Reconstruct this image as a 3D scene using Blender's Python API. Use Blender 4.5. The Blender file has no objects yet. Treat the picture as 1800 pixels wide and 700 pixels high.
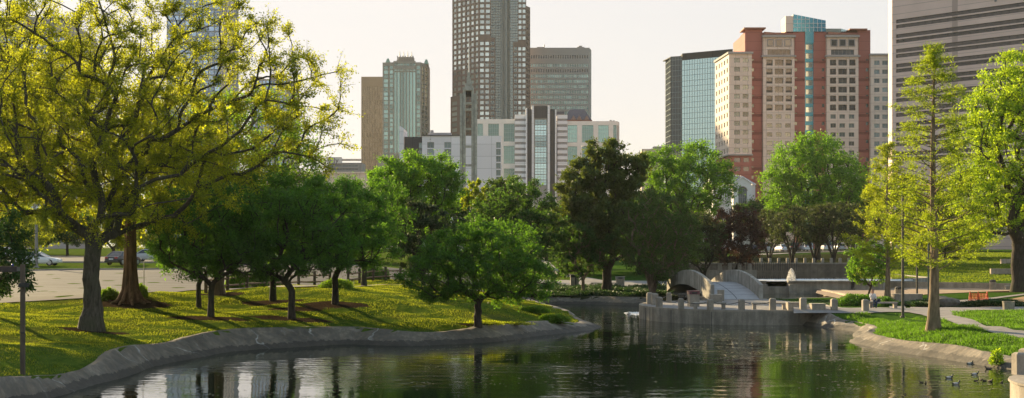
import bpy, bmesh, math, random
import numpy as np
from mathutils import Vector, Matrix

# ------------------------------------------------------------------ basics
F = 2500.0; HZ = 435.0; CAMZ = 5.5          # focal length (px of an 1800 px wide frame), horizon row, eye height
sc = bpy.context.scene
col = sc.collection
R = math.radians
rnd = random.Random(7)

def W(px, py, Y):                            # point of the place seen at (px,py), Y metres ahead
    return Vector(((px-900)*Y/F, Y, CAMZ-(py-HZ)*Y/F))
def WX(px, Y): return (px-900)*Y/F
def WZ(py, Y): return CAMZ-(py-HZ)*Y/F

# ------------------------------------------------------------------ materials
def new_mat(name):
    m = bpy.data.materials.new(name); m.use_nodes = True
    nt = m.node_tree; nt.nodes.clear()
    out = nt.nodes.new('ShaderNodeOutputMaterial')
    return m, nt, out
def N(nt, t, **kw):
    n = nt.nodes.new(t)
    for k, v in kw.items(): setattr(n, k, v)
    return n
def mixrgb(nt, fac, a, b, blend='MIX'):
    n = nt.nodes.new('ShaderNodeMix'); n.data_type = 'RGBA'; n.blend_type = blend
    for i, v in ((0, fac), (6, a), (7, b)):
        if isinstance(v, (int, float)): n.inputs[i].default_value = v
        elif isinstance(v, tuple): n.inputs[i].default_value = (*v, 1) if len(v) == 3 else v
        else: nt.links.new(v, n.inputs[i])
    return n.outputs[2]
def ramp(nt, fac, stops):
    r = nt.nodes.new('ShaderNodeValToRGB')
    e = r.color_ramp.elements
    while len(e) < len(stops): e.new(0.5)
    for i, (p, c) in enumerate(stops):
        e[i].position = p; e[i].color = (*c, 1) if len(c) == 3 else c
    nt.links.new(fac, r.inputs[0]); return r.outputs[0]
def noise(nt, scale, detail=4, rough=.55, stretch=None, coord='pos', dist=0):
    if coord == 'pos': c = N(nt, 'ShaderNodeNewGeometry').outputs['Position']
    else: c = N(nt, 'ShaderNodeTexCoord').outputs['Object']
    if stretch:
        mp = N(nt, 'ShaderNodeMapping'); mp.inputs['Scale'].default_value = stretch
        nt.links.new(c, mp.inputs[0]); c = mp.outputs[0]
    n = N(nt, 'ShaderNodeTexNoise'); n.inputs['Scale'].default_value = scale
    n.inputs['Detail'].default_value = detail; n.inputs['Roughness'].default_value = rough
    n.inputs['Distortion'].default_value = dist
    nt.links.new(c, n.inputs['Vector']); return n.outputs['Fac']
def principled(nt, out, colr, rough=.8, metal=0., spec=.5):
    b = N(nt, 'ShaderNodeBsdfPrincipled')
    if isinstance(colr, tuple): b.inputs['Base Color'].default_value = (*colr, 1)
    else: nt.links.new(colr, b.inputs['Base Color'])
    if isinstance(rough, (int, float)): b.inputs['Roughness'].default_value = rough
    else: nt.links.new(rough, b.inputs['Roughness'])
    b.inputs['Metallic'].default_value = metal
    b.inputs['Specular IOR Level'].default_value = spec
    nt.links.new(b.outputs[0], out.inputs[0]); return b
def bump(nt, b, h, strength, dist):
    n = N(nt, 'ShaderNodeBump'); n.inputs['Strength'].default_value = strength; n.inputs['Distance'].default_value = dist
    nt.links.new(h, n.inputs['Height']); nt.links.new(n.outputs[0], b.inputs['Normal'])
def M(name, c, rough=.8, scale=2., var=.2, bmp=0., metal=0., spec=.5, stretch=None, coord='pos'):
    m, nt, out = new_mat(name)
    lo = tuple(x*(1-var) for x in c); hi = tuple(min(1, x*(1+var)) for x in c)
    n = noise(nt, scale, 5, .6, stretch, coord)
    cc = ramp(nt, n, [(.3, lo), (.7, hi)])
    b = principled(nt, out, cc, rough, metal, spec)
    if bmp: bump(nt, b, noise(nt, scale*6, 4, .6, stretch, coord), .5, bmp)
    return m
def leaf_mat(name, c, t, trans=.45, gloss=.05, patch=None):
    """c: reflected colour, t: colour of light coming through a leaf"""
    m, nt, out = new_mat(name)
    geo = N(nt, 'ShaderNodeNewGeometry')
    v = ramp(nt, geo.outputs['Random Per Island'], [(0, tuple(x*.55 for x in c)), (.6, c), (1, tuple(x*1.45 for x in c))])
    vt = ramp(nt, geo.outputs['Random Per Island'], [(0, tuple(x*.55 for x in t)), (.6, t), (1, tuple(x*1.3 for x in t))])
    big = noise(nt, .45, 3)
    p = patch or tuple(x*y for x, y in zip(c, (.6, .75, .6)))
    f = ramp(nt, big, [(.42, (0, 0, 0)), (.62, (1, 1, 1))])
    v = mixrgb(nt, f, v, mixrgb(nt, .55, v, p))
    d = N(nt, 'ShaderNodeBsdfDiffuse'); nt.links.new(v, d.inputs[0])
    tr = N(nt, 'ShaderNodeBsdfTranslucent'); nt.links.new(vt, tr.inputs[0])
    mx = N(nt, 'ShaderNodeMixShader'); mx.inputs[0].default_value = trans
    nt.links.new(d.outputs[0], mx.inputs[1]); nt.links.new(tr.outputs[0], mx.inputs[2])
    g = N(nt, 'ShaderNodeBsdfGlossy'); g.inputs['Roughness'].default_value = .45
    m2 = N(nt, 'ShaderNodeMixShader'); m2.inputs[0].default_value = gloss
    nt.links.new(mx.outputs[0], m2.inputs[1]); nt.links.new(g.outputs[0], m2.inputs[2])
    nt.links.new(m2.outputs[0], out.inputs[0]); return m
def bark_mat(name, c, scale=3):
    m, nt, out = new_mat(name)
    n = noise(nt, scale*3, 6, .7, (1, 1, .18))
    n2 = noise(nt, .8, 3)
    cc = ramp(nt, n, [(.35, tuple(x*.4 for x in c)), (.6, c), (.75, tuple(x*1.4 for x in c))])
    cc = mixrgb(nt, ramp(nt, n2, [(.45, (0, 0, 0)), (.7, (1, 1, 1))]), cc, mixrgb(nt, .5, cc, (.07, .08, .04)))
    b = principled(nt, out, cc, .95, 0, .2); bump(nt, b, n, .9, .05); return m
def glass_mat(name, c, rough=.12, metal=.75, wob=.004, scale=.25):
    m, nt, out = new_mat(name)
    geo = N(nt, 'ShaderNodeNewGeometry')
    oi = N(nt, 'ShaderNodeObjectInfo')
    add = N(nt, 'ShaderNodeMath', operation='ADD'); nt.links.new(geo.outputs['Random Per Island'], add.inputs[0]); nt.links.new(oi.outputs['Random'], add.inputs[1])
    fr = N(nt, 'ShaderNodeMath', operation='FRACT'); nt.links.new(add.outputs[0], fr.inputs[0])
    v = ramp(nt, fr.outputs[0], [(0, tuple(x*.45 for x in c)), (.5, tuple(x*.9 for x in c)), (1, tuple(min(1, x*1.35) for x in c))])
    b = principled(nt, out, v, rough, metal, .8)
    bump(nt, b, noise(nt, scale, 2), .25, wob*10); return m

MAT = {}
MAT['concrete'] = None
def concrete(name, c, streak=.2):
    m, nt, out = new_mat(name)
    a = noise(nt, 1.2, 6, .65); s = noise(nt, 2.2, 4, .6, (1, 1, .12)); f = noise(nt, 14, 3)
    cc = ramp(nt, a, [(.3, tuple(x*.7 for x in c)), (.65, tuple(x*1.2 for x in c))])
    cc = mixrgb(nt, ramp(nt, s, [(.42, (streak*2.2,)*3), (.6, (0, 0, 0))]), cc, tuple(x*.5 for x in c))
    cc = mixrgb(nt, .25, cc, f, 'OVERLAY')
    b = principled(nt, out, cc, .9, 0, .3); bump(nt, b, a, .6, .05); return m
MAT['concrete'] = concrete('weathered_concrete', (.33, .285, .235))
MAT['bridge_concrete'] = concrete('bridge_concrete', (.36, .33, .29), .3)
MAT['tan_concrete'] = concrete('tan_concrete', (.42, .33, .25), .15)
MAT['tower_concrete'] = concrete('tower_concrete', (.44, .41, .37), .12)
MAT['brown_wall'] = concrete('brown_wall_concrete', (.19, .15, .115), .2)
def bank_material():
    m, nt, out = new_mat('bank_concrete')
    a = noise(nt, .5, 7, .7); b2 = noise(nt, 2.3, 5, .7)
    v = N(nt, 'ShaderNodeTexVoronoi', feature='DISTANCE_TO_EDGE'); v.inputs['Scale'].default_value = .22
    geo = N(nt, 'ShaderNodeNewGeometry'); nz = N(nt, 'ShaderNodeTexNoise'); nz.inputs['Scale'].default_value = 1.1
    va = N(nt, 'ShaderNodeVectorMath', operation='ADD'); nt.links.new(geo.outputs['Position'], nz.inputs['Vector'])
    nt.links.new(geo.outputs['Position'], va.inputs[0]); nt.links.new(nz.outputs['Color'], va.inputs[1]); nt.links.new(va.outputs[0], v.inputs['Vector'])
    cc = ramp(nt, a, [(.33, (.10, .08, .06)), (.52, (.21, .17, .13)), (.72, (.34, .285, .22))])
    cc = mixrgb(nt, ramp(nt, b2, [(.5, (0, 0, 0)), (.66, (.6, .6, .6))]), cc, (.16, .14, .12))
    crack = ramp(nt, v.outputs['Distance'], [(.004, (1, 1, 1)), (.012, (0, 0, 0))])
    crack = mixrgb(nt, 1., crack, ramp(nt, noise(nt, .21, 2), [(.5, (0, 0, 0)), (.58, (1, 1, 1))]), 'MULTIPLY')
    cc = mixrgb(nt, ramp(nt, noise(nt, .9, 3), [(.62, (0, 0, 0)), (.7, (.35, .35, .35))]), cc, (.42, .39, .36))
    cc = mixrgb(nt, crack, cc, (.46, .44, .41))
    st = noise(nt, 3.5, 3, .6, (1, 1, .2)); cc = mixrgb(nt, ramp(nt, st, [(.45, (.5, .5, .5)), (.62, (0, 0, 0))]), cc, (.09, .085, .075))
    # wet, dark foot of the slope where the pond laps at it
    sx = N(nt, 'ShaderNodeSeparateXYZ'); nt.links.new(geo.outputs['Position'], sx.inputs[0])
    zz = N(nt, 'ShaderNodeMath', operation='MULTIPLY_ADD'); nt.links.new(b2, zz.inputs[0]); zz.inputs[1].default_value = -.5; nt.links.new(sx.outputs['Z'], zz.inputs[2])
    wet = ramp(nt, zz.outputs[0], [(0, (1, 1, 1)), (.02, (0, 0, 0))])
    cc = mixrgb(nt, wet, cc, mixrgb(nt, .7, cc, (.04, .035, .03)))
    b = principled(nt, out, cc, .85, 0, .35); bump(nt, b, a, .8, .18); return m
MAT['bank'] = bank_material()
MAT['bark'] = bark_mat('oak_bark', (.11, .095, .075))
MAT['bark_brown'] = bark_mat('fluted_brown_bark', (.24, .135, .08), 2)
MAT['bark_dark'] = bark_mat('dark_bark', (.07, .055, .045))
MAT['bark_tan'] = bark_mat('cypress_bark', (.30, .215, .14), 2.5)
MAT['bark_pale'] = bark_mat('pale_bark', (.26, .18, .13), 2.5)
MAT['asphalt'] = M('asphalt', (.065, .066, .075), .9, 3, .25, .01, spec=.05)
MAT['road'] = M('worn_road_asphalt', (.066, .068, .08), .9, .35, .22, .01, spec=.05, stretch=(.3, 1.4, 1))
MAT['path'] = M('path_concrete', (.27, .25, .24), .9, 1.2, .2, .01, spec=.05)
MAT['plaza'] = M('tan_plaza_paving', (.36, .27, .20), .9, 1.3, .2, .01, spec=.05)
MAT['dirt'] = M('dry_trodden_dirt', (.34, .22, .13), .95, 1.4, .25, .02, spec=.05)
MAT['white'] = M('white_render', (.62, .62, .66), .8, .2, .05)
MAT['offwhite'] = M('off_white_precast', (.78, .73, .71), .8, .3, .06)
MAT['metal_grey'] = M('grey_metal', (.25, .25, .26), .5, 2, .1, metal=.5)
MAT['black'] = M('black_metal', (.02, .02, .02), .5, 2, .1)
MAT['wood_post'] = M('weathered_timber', (.10, .075, .055), .9, 5, .3, .01, stretch=(1, 1, .2))
MAT['rail_wood'] = M('fence_timber', (.24, .15, .10), .9, 5, .3, .01)
MAT['rock'] = M('grey_rock', (.12, .105, .09), .9, 3, .35, .05)
MAT['mulch'] = M('bark_mulch', (.085, .045, .028), .95, 9, .5, .05)

# ------------------------------------------------------------------ mesh builder
class MB:
    def __init__(s): s.v = []; s.f = []; s.m = []
    def add(s, verts, faces, mi=0):
        k = len(s.v); s.v += [tuple(p) for p in verts]; s.f += [tuple(i+k for i in f) for f in faces]; s.m += [mi]*len(faces)
        return s
    def quad(s, a, b, c, d, mi=0): return s.add([a, b, c, d], [(0, 1, 2, 3)], mi)
    def box(s, x0, x1, y0, y1, z0, z1, mi=0, taper=0.):
        t = taper
        v = [(x0, y0, z0), (x1, y0, z0), (x1, y1, z0), (x0, y1, z0), (x0+t, y0+t, z1), (x1-t, y0+t, z1), (x1-t, y1-t, z1), (x0+t, y1-t, z1)]
        return s.add(v, [(3, 2, 1, 0), (4, 5, 6, 7), (0, 1, 5, 4), (1, 2, 6, 5), (2, 3, 7, 6), (3, 0, 4, 7)], mi)
    def prism(s, pts, z0, z1, mi=0, top=None, bottom=True):
        n = len(pts)
        if sum(pts[i][0]*pts[(i+1) % n][1]-pts[(i+1) % n][0]*pts[i][1] for i in range(n)) < 0: pts = pts[::-1]
        tp = top or pts
        v = [(p[0], p[1], z0) for p in pts]+[(p[0], p[1], z1) for p in tp]
        f = [(i, (i+1) % n, n+(i+1) % n, n+i) for i in range(n)]+[tuple(range(n, 2*n))]
        if bottom: f.append(tuple(range(n-1, -1, -1)))
        return s.add(v, f, mi)
    def tube(s, pts, rad, n=6, mi=0, cap=True):
        pts = [Vector(p) for p in pts]; m = len(pts)
        if not hasattr(rad, '__len__'): rad = [rad]*m
        vs = []
        a = None
        for i, p in enumerate(pts):
            d = (pts[min(i+1, m-1)]-pts[max(i-1, 0)]).normalized()
            if a is None: a = d.orthogonal().normalized()
            else: a = (a-d*a.dot(d)).normalized()
            b = d.cross(a)
            for k in range(n):
                t = 2*math.pi*k/n; vs.append(p+(a*math.cos(t)+b*math.sin(t))*rad[i])
        fs = [(i*n+k, i*n+(k+1) % n, (i+1)*n+(k+1) % n, (i+1)*n+k) for i in range(m-1) for k in range(n)]
        if cap: fs += [tuple(range(n-1, -1, -1)), tuple(range((m-1)*n, m*n))]
        return s.add(vs, fs, mi)
    def lathe(s, prof, cx=0, cy=0, n=20, mi=0):
        vs = [(cx+r*math.cos(2*math.pi*k/n), cy+r*math.sin(2*math.pi*k/n), z) for r, z in prof for k in range(n)]
        m = len(prof)
        fs = [(i*n+k, i*n+(k+1) % n, (i+1)*n+(k+1) % n, (i+1)*n+k) for i in range(m-1) for k in range(n)]
        fs += [tuple(range(n-1, -1, -1)), tuple(range((m-1)*n, m*n))]
        return s.add(vs, fs, mi)
    def build(s, name, mats, parent=None, world=True, smooth=False, bevel=0., loc=None):
        if not isinstance(mats, (list, tuple)): mats = [mats]
        o = (0, 0, 0)
        if parent is not None and world: o = tuple(parent.location)
        if loc is not None: o = tuple(loc)
        me = bpy.data.meshes.new(name)
        v = [(p[0]-o[0], p[1]-o[1], p[2]-o[2]) for p in s.v]
        me.from_pydata(v, [], s.f)
        for m in mats: me.materials.append(m)
        me.polygons.foreach_set('material_index', s.m)
        if smooth: me.polygons.foreach_set('use_smooth', [True]*len(me.polygons))
        me.update()
        ob = bpy.data.objects.new(name, me); col.objects.link(ob)
        if parent is not None: ob.parent = parent
        elif loc is not None: ob.location = loc
        if bevel:
            b = ob.modifiers.new('bevel', 'BEVEL'); b.width = bevel; b.segments = 2; b.limit_method = 'ANGLE'
        return ob
def tag(o, label=None, cat=None, group=None, kind=None):
    if label: o['label'] = label
    if cat: o['category'] = cat
    if group: o['group'] = group
    if kind: o['kind'] = kind
    return o
def thing(name, label, cat, loc=(0, 0, 0), rz=0., group=None):
    e = bpy.data.objects.new(name, None); e.empty_display_size = .3; col.objects.link(e)
    e.location = loc; e.rotation_euler = (0, 0, rz)
    return tag(e, label, cat, group)
def dup(o, loc=None, rz=None, label=None, group=None, scale=None, parent=None):
    c = o.copy(); col.objects.link(c)
    if parent is not None: c.parent = parent
    if loc is not None: c.location = loc
    if rz is not None: c.rotation_euler = (0, 0, rz)
    if scale is not None: c.scale = scale if hasattr(scale, '__len__') else (scale,)*3
    if label: c['label'] = label
    if group: c['group'] = group
    for ch in list(o.children): dup(ch, parent=c)
    return c
def np_mesh(name, V, Fq, mat, k=4, smooth=False):
    me = bpy.data.meshes.new(name); V = np.asarray(V, np.float32); Fq = np.asarray(Fq, np.int32)
    me.vertices.add(len(V)); me.vertices.foreach_set('co', V.ravel())
    me.loops.add(Fq.size); me.loops.foreach_set('vertex_index', Fq.ravel())
    me.polygons.add(len(Fq)); me.polygons.foreach_set('loop_start', np.arange(0, Fq.size, k, dtype=np.int32))
    me.update(calc_edges=True)
    if smooth: me.polygons.foreach_set('use_smooth', np.ones(len(Fq), bool))
    me.materials.append(mat); return me

# ------------------------------------------------------------------ terrain
ctl_px = [  # (px, py, Y)
 (40,660,52),(-60,640,52),(0,600,66),(162,580,74),(100,545,86),(0,533,90),(250,516,93),(430,508,100),(228,532,88),
 (60,630,57),(250,612,64.5),(513,558,84),(371,557,82),(349,543,88),(479,528,93),(589,533,90),(625,512,96),(700,521,96),(720,503,115),(800,562,87),
 (840,569,85),(900,543,95),(980,560,97),(940,547,100),(870,527,115),(600,502,118),(500,504,112),(400,512,100),(500,505,108),(720,495,125),
 (0,480,132),(250,475,138),(450,471,140),(700,473,150),(100,453,190),(300,452,190),(-250,500,110),(-250,450,200),(-150,560,70),
 (150,662,56.5),(300,605,69.5),(400,583,76),(500,576,79.5),(600,575,82),(700,577,82),(800,579,83),(900,580,85),(1000,573,92),
 (1405,562,98),(1500,575,90.5),(1560,603,77),(1640,600,74),(1700,613,69.5),(1790,630,65.5),(1640,583,77),(1950,640,62),
 (1400,550,99),(1500,549,99),(1600,547,101),(1700,566,86),(1800,597,71),(1760,575,82),(1800,556,92),(1700,545,103),(1950,545,100),(1900,600,70),
 (1480,541,107),(1560,541,107),(1600,530,119),(1500,515,141),(1600,517,138),(1700,530,117),(1760,525,125),(1520,508,155),(1640,508,152),(1750,509,150),(1790,512,137),
 (1600,497,172),(1750,497,165),(1750,480,185),(1850,475,190),(1700,455,235),(1800,455,230),(1600,462,225),(1600,445,260),(1530,470,215),(2100,460,200),(2100,530,120),
 (1400,462,214),(1480,462,214),(1340,463,212),(1450,446,262),(1430,441,300),(1340,446,270),(1300,470,200),(1250,480,180),(1200,490,172),
 (1000,498,163),(900,500,160),(1100,497,165),(1000,515,145),(900,517,143),(1100,518,143),(980,472,225),(860,485,190),(1000,456,280),(800,480,175),(1150,470,220),
]
P = [tuple(W(*c)) for c in ctl_px]
for X in (-900, -300, -60, 60, 300, 900):
    for Y in (330, 480, 900, 3200): P.append((X, Y, 4.9))
for X in (-60, 0, 60, 200, -200): P += [(X, 10, 2.0), (X, -60, 3.2)]
P += [(60, 40, 1.0), (80, 70, 1.2), (-60, 30, 1.2), (200, 100, 2), (-200, 100, 3), (200, 200, 4), (-200, 200, 4.5), (17, 110, .8), (14, 118, .7), (20, 105, .8)]
P = np.array(P)
_d = np.sqrt(((P[:, None, :2]-P[None, :, :2])**2).sum(-1)+9.)
_w = np.linalg.solve(_d-np.eye(len(P))*.02, P[:, 2])
def zraw(x, y):
    x = np.asarray(x, float); y = np.asarray(y, float); sh = x.shape; x = x.ravel(); y = y.ravel()
    out = np.empty(len(x))
    for i in range(0, len(x), 20000):
        d = np.sqrt((x[i:i+20000, None]-P[None, :, 0])**2+(y[i:i+20000, None]-P[None, :, 1])**2+9.)
        out[i:i+20000] = d@_w
    return out.reshape(sh)
_Ys = np.concatenate([np.arange(44, 120, .5), np.arange(120, 420, 1.5)])
def gp(px, py):
    """where the sight line through (px,py) first meets the ground"""
    z = zraw((px-900)*_Ys/F, _Ys); r = HZ+(CAMZ-z)*F/_Ys
    idx = np.nonzero((r[:-1] > py) & (r[1:] <= py))[0]
    if len(idx) == 0: i = int(np.argmin(abs(r-py))); Y = _Ys[i]
    else:
        i = idx[0]; t = (r[i]-py)/(r[i]-r[i+1]); Y = _Ys[i]+t*(_Ys[i+1]-_Ys[i])
    X = (px-900)*Y/F
    return Vector((X, Y, float(zraw(X, Y))))
def gy(px, Y):
    X = (px-900)*Y/F; return Vector((X, Y, float(zraw(X, Y))))
def wl(px, py, z=0.):                        # point of a water level at (px,py)
    s = (py-HZ)/(CAMZ-z); return ((px-900)/s, F/s)
pond_left = [(-160,735),(0,717),(100,698),(190,672),(235,655),(300,637),(350,628),(400,620),(450,615),(500,612),(600,606),(650,607),(700,608),(760,607),(850,602),(900,597),(950,590),(1010,584),(1045,581),(1056,577),
             (1050,573),(1031,568),(1010,563),(990,557),(955,548),(915,541),(880,538.5)]
pond_far = [(878,534),(930,534.5),(990,535),(1051,536),(1100,537),(1140,538)]
pond_right = [(1397,570.5),(1420,573),(1450,577),(1480,580),(1502,586),(1506,594),(1500,601),(1520,609),(1560,617),(1610,625),(1650,630),(1700,638),(1750,645),(1790,651),(1860,662)]
L1 = [wl(*p) for p in pond_left]; L2 = [wl(*p) for p in pond_far]; L3 = [wl(*p) for p in pond_right]
pond_poly = L1+L2+[(17, 136), (18.6, 129), (15, 122), (13.2, 117), (12.5, 110), (13.5, 105), (17, 103), (20.5, 102)]+L3+[(40, 57), (44, 30), (-50, 20), (-52, 40)]
pool2 = [(13.5, 131), (23.0, 129.5), (31.2, 133.4), (32.2, 150.5), (13.5, 150.5)]
pool2 = [(18.8, 129.3), (23.0, 129.5), (31.2, 133.4), (32.2, 150.5), (17.5, 150.5), (17.2, 137)]
pool3 = [(20, 151.2), (38.5, 151.2), (41, 158), (49, 170), (52, 208), (20, 208)]
terr = [(17+7.1*math.cos(a), 110.3+9.7*math.sin(a)) for a in np.linspace(R(268), R(95), 34)]
terr_poly = terr+[(17.2, 124.5), (22.6, 124.5), (24.5, 112), (24.3, 100.6)]
cor_poly = [(21.75+5*math.cos(a), 47+5*math.sin(a)) for a in np.linspace(0, 2*math.pi, 40, endpoint=False)]
def inside(x, y, poly):
    c = np.zeros(x.shape, bool); n = len(poly)
    for i in range(n):
        x1, y1 = poly[i]; x2, y2 = poly[(i+1) % n]
        if y1 == y2: continue
        k = ((y1 > y) != (y2 > y)) & (x < (x2-x1)*(y-y1)/(y2-y1)+x1)
        c ^= k
    return c
def dist(x, y, poly, closed=True):
    d = np.full(x.shape, 1e9); n = len(poly)
    for i in range(n if closed else n-1):
        x1, y1 = poly[i]; x2, y2 = poly[(i+1) % n]
        dx, dy = x2-x1, y2-y1; L = dx*dx+dy*dy+1e-9
        t = np.clip(((x-x1)*dx+(y-y1)*dy)/L, 0, 1)
        d = np.minimum(d, np.hypot(x-x1-t*dx, y-y1-t*dy))
    return d
def sdf(x, y, poly):
    d = dist(x, y, poly); return np.where(inside(x, y, poly), -d, d)
def catmull(pts, n=6):
    out = []; m = len(pts)
    for i in range(m-1):
        p0, p1, p2, p3 = [np.array(pts[max(0, min(m-1, j))], float) for j in (i-1, i, i+1, i+2)]
        for k in range(n):
            t = k/n; out.append(tuple(.5*((2*p1)+(-p0+p2)*t+(2*p0-5*p1+4*p2-p3)*t*t+(-p0+3*p1-3*p2+p3)*t**3)))
    out.append(tuple(map(float, pts[-1]))); return out

def BWf(x, y):
    return np.where(np.asarray(x) > 15, .95, np.clip(.62+(np.asarray(y)-52)*.026, .62, 1.2))
xs = np.concatenate([[-3500, -2000, -1200, -700, -400, -250, -160, -110, -85], np.arange(-70, -40, 1.5), np.arange(-40, 44, .45), np.arange(44, 75, 1.5), [85, 110, 160, 250, 400, 700, 1200, 2000, 3500]])
ys = np.concatenate([[-150, -60, -20, 0, 12, 24], np.arange(34, 44, 2), np.arange(44, 160, .45), np.arange(160, 225, 1.5), np.arange(228, 330, 6), [350, 400, 480, 600, 800, 1100, 1600, 2400, 3600]])
GX, GY = np.meshgrid(xs, ys)
GZ = zraw(GX, GY)
und = .05*np.sin(GX*.9+GY*.4)*np.sin(GY*.7-GX*.3)+.03*np.sin(GX*2.3)*np.cos(GY*1.9)
GZ = GZ+np.where((GY < 135) & (GX < 12), und, 0)
sd1 = sdf(GX, GY, pond_poly)
BWG = BWf(GX, GY); GZ = np.where(sd1 < BWG, np.maximum(GZ-(BWG-sd1)*5, -1.6), GZ)
for pl, lev in ((pool2, -.2), (pool3, .9)):
    sdd = sdf(GX, GY, pl); GZ = np.where(sdd < .5, np.minimum(GZ, np.maximum(GZ-(.5-sdd)*6, lev)), GZ)
for pl in (terr_poly, cor_poly):
    GZ = np.where(sdf(GX, GY, pl) < .3, np.minimum(GZ, .6), GZ)
nx, ny = len(xs), len(ys)
idx = np.arange(nx*ny).reshape(ny, nx)
Fq = np.stack([idx[:-1, :-1], idx[:-1, 1:], idx[1:, 1:], idx[1:, :-1]], -1).reshape(-1, 4)
me = np_mesh('ground', np.stack([GX, GY, GZ], -1).reshape(-1, 3), Fq, None, 4, True)
me.materials.clear()
# attribute: bare mulch beds under the trees
beds = []                                     # filled: (x, y, rx, ry)
for px, py, rx, ry in ((228,533,2.6,2.0),(371,560,2.4,1.2),(479,532,2.2,1.4),(513,561,2.6,.8),(520,543,2.0,.9),(589,535,2.2,1.5),(162,582,2.0,.8),(385,517,1.8,1.6),(840,572,1.2,.5),(1790,512,3.2,2.6)):
    g = gp(px, py); beds.append((g.x, g.y, rx, ry))
bed = np.zeros(GX.shape)
for bx_, by_, rx, ry in beds:
    q = np.hypot((GX-bx_)/rx, (GY-by_)/ry); bed = np.maximum(bed, np.clip(1.4-q, 0, 1))
ivy = np.zeros(GX.shape)
ivy[(GX > -2) & (GX < 17) & (GY > 134) & (GY < 158)] = 1
ivy[(GX > 20) & (GX/GY < .245) & (GY > 208) & (GY < 261)] = 1
at = me.attributes.new('bed', 'FLOAT', 'POINT'); at.data.foreach_set('value', bed.ravel().astype(np.float32))
at = me.attributes.new('ivy', 'FLOAT', 'POINT'); at.data.foreach_set('value', ivy.ravel().astype(np.float32))
lush = np.clip((GX-6)/6, 0, 1)*np.clip((GX*0+1), 0, 1)
at = me.attributes.new('lush', 'FLOAT', 'POINT'); at.data.foreach_set('value', lush.ravel().astype(np.float32))
def ground_material():
    m, nt, out = new_mat('lawn_ground')
    n1 = noise(nt, .35, 5, .6); n2 = noise(nt, 2.5, 5, .65, (1, .5, 1)); n3 = noise(nt, 9, 4)
    dry = ramp(nt, n2, [(.3, (.035, .06, .01)), (.5, (.065, .105, .015)), (.72, (.11, .13, .022))])
    dry = mixrgb(nt, ramp(nt, n1, [(.52, (0, 0, 0)), (.7, (.45, .45, .45))]), dry, (.13, .10, .035))
    wet = ramp(nt, n2, [(.3, (.025, .055, .01)), (.6, (.055, .105, .018)), (.8, (.09, .13, .03))])
    def A(nm):
        a = N(nt, 'ShaderNodeAttribute'); a.attribute_name = nm; return a.outputs['Fac']
    c = mixrgb(nt, A('lush'), dry, wet)
    mul = ramp(nt, n3, [(.3, (.025, .018, .012)), (.7, (.065, .045, .03))])
    jag = N(nt, 'ShaderNodeMath', operation='ADD'); nt.links.new(A('bed'), jag.inputs[0]); nt.links.new(n2, jag.inputs[1])
    c = mixrgb(nt, ramp(nt, jag.outputs[0], [(.85, (0, 0, 0)), (1, (1, 1, 1))]), c, mul)
    c = mixrgb(nt, A('ivy'), c, ramp(nt, n3, [(.35, (.02, .03, .01)), (.7, (.06, .055, .03))]))
    b = principled(nt, out, c, 1.0, 0, 0.); bump(nt, b, n3, .5, .04); return m
me.materials.append(ground_material())
ground = bpy.data.objects.new('ground', me); col.objects.link(ground); ground['kind'] = 'structure'

def resample(c, n):
    c = np.array(c, float); d = np.r_[0, np.cumsum(np.hypot(*np.diff(c, axis=0).T))]
    t = np.linspace(0, d[-1], n); return np.stack([np.interp(t, d, c[:, 0]), np.interp(t, d, c[:, 1])], -1)
def sheet(name, A, B, mat, off=.04, n=60, m=12, kind='structure', smooth_curve=True):
    """a paved sheet draped on the ground between two edge lines given in plan"""
    if smooth_curve: A = catmull(A); B = catmull(B)
    a = resample(A, n); b = resample(B, n); t = np.linspace(0, 1, m)[:, None, None]
    q = a[None]*(1-t)+b[None]*t
    z = zraw(q[..., 0], q[..., 1])+off
    V = np.concatenate([q, z[..., None]], -1).reshape(-1, 3)
    ii = np.arange(n*m).reshape(m, n)
    fq = np.stack([ii[:-1, :-1], ii[:-1, 1:], ii[1:, 1:], ii[1:, :-1]], -1).reshape(-1, 4)
    me = np_mesh(name, V, fq, mat); o = bpy.data.objects.new(name, me); col.objects.link(o); o['kind'] = kind
    return o
def G2(l): return [tuple(gp(*p))[:2] for p in l]
road_near = G2([(-350,553),(-150,541),(0,534),(100,528),(180,523),(250,516),(340,511),(430,508)])+[tuple(gy(520,113))[:2], tuple(gy(620,124))[:2], tuple(gy(720,131))[:2], tuple(gy(850,145))[:2]]
road_far = G2([(-350,482),(-100,479),(0,478),(100,476),(200,475),(300,474)])+[tuple(gy(430,146))[:2], tuple(gy(560,152))[:2], tuple(gy(720,160))[:2], tuple(gy(850,170))[:2]]
sheet('road', road_near, road_far, MAT['road'], .05, 120, 30)
lotn = [tuple(gy(p, 158))[:2] for p in (-300, -100, 100, 300, 440)]; lotf = [tuple(gy(p, 225))[:2] for p in (-300, -100, 100, 300, 440)]
sheet('parking_lot', lotn, lotf, MAT['asphalt'], .06, 60, 30)
def kerb(name, line, w=.16, h=.13, mat=None, off=0.):
    c = catmull(line); c = resample(c, 140); mb = MB(); vs = []
    for i, p in enumerate(c):
        t = c[min(i+1, len(c)-1)]-c[max(i-1, 0)]; t /= np.linalg.norm(t); nn = np.array((-t[1], t[0]))
        for q in (p, p+nn*w):
            z = float(zraw(q[0], q[1])); vs += [(q[0], q[1], z-.1), (q[0], q[1], z+h+.05)]
    fs = []
    for i in range(len(c)-1):
        k = i*4; fs += [(k, k+4, k+5, k+1), (k+1, k+5, k+7, k+3), (k+3, k+7, k+6, k+2)]
    mb.add(vs, fs); o = mb.build(name, mat or MAT['path']); o['kind'] = 'structure'; return o
kerb('kerb', road_far); kerb('kerb', lotn, h=.12)
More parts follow.
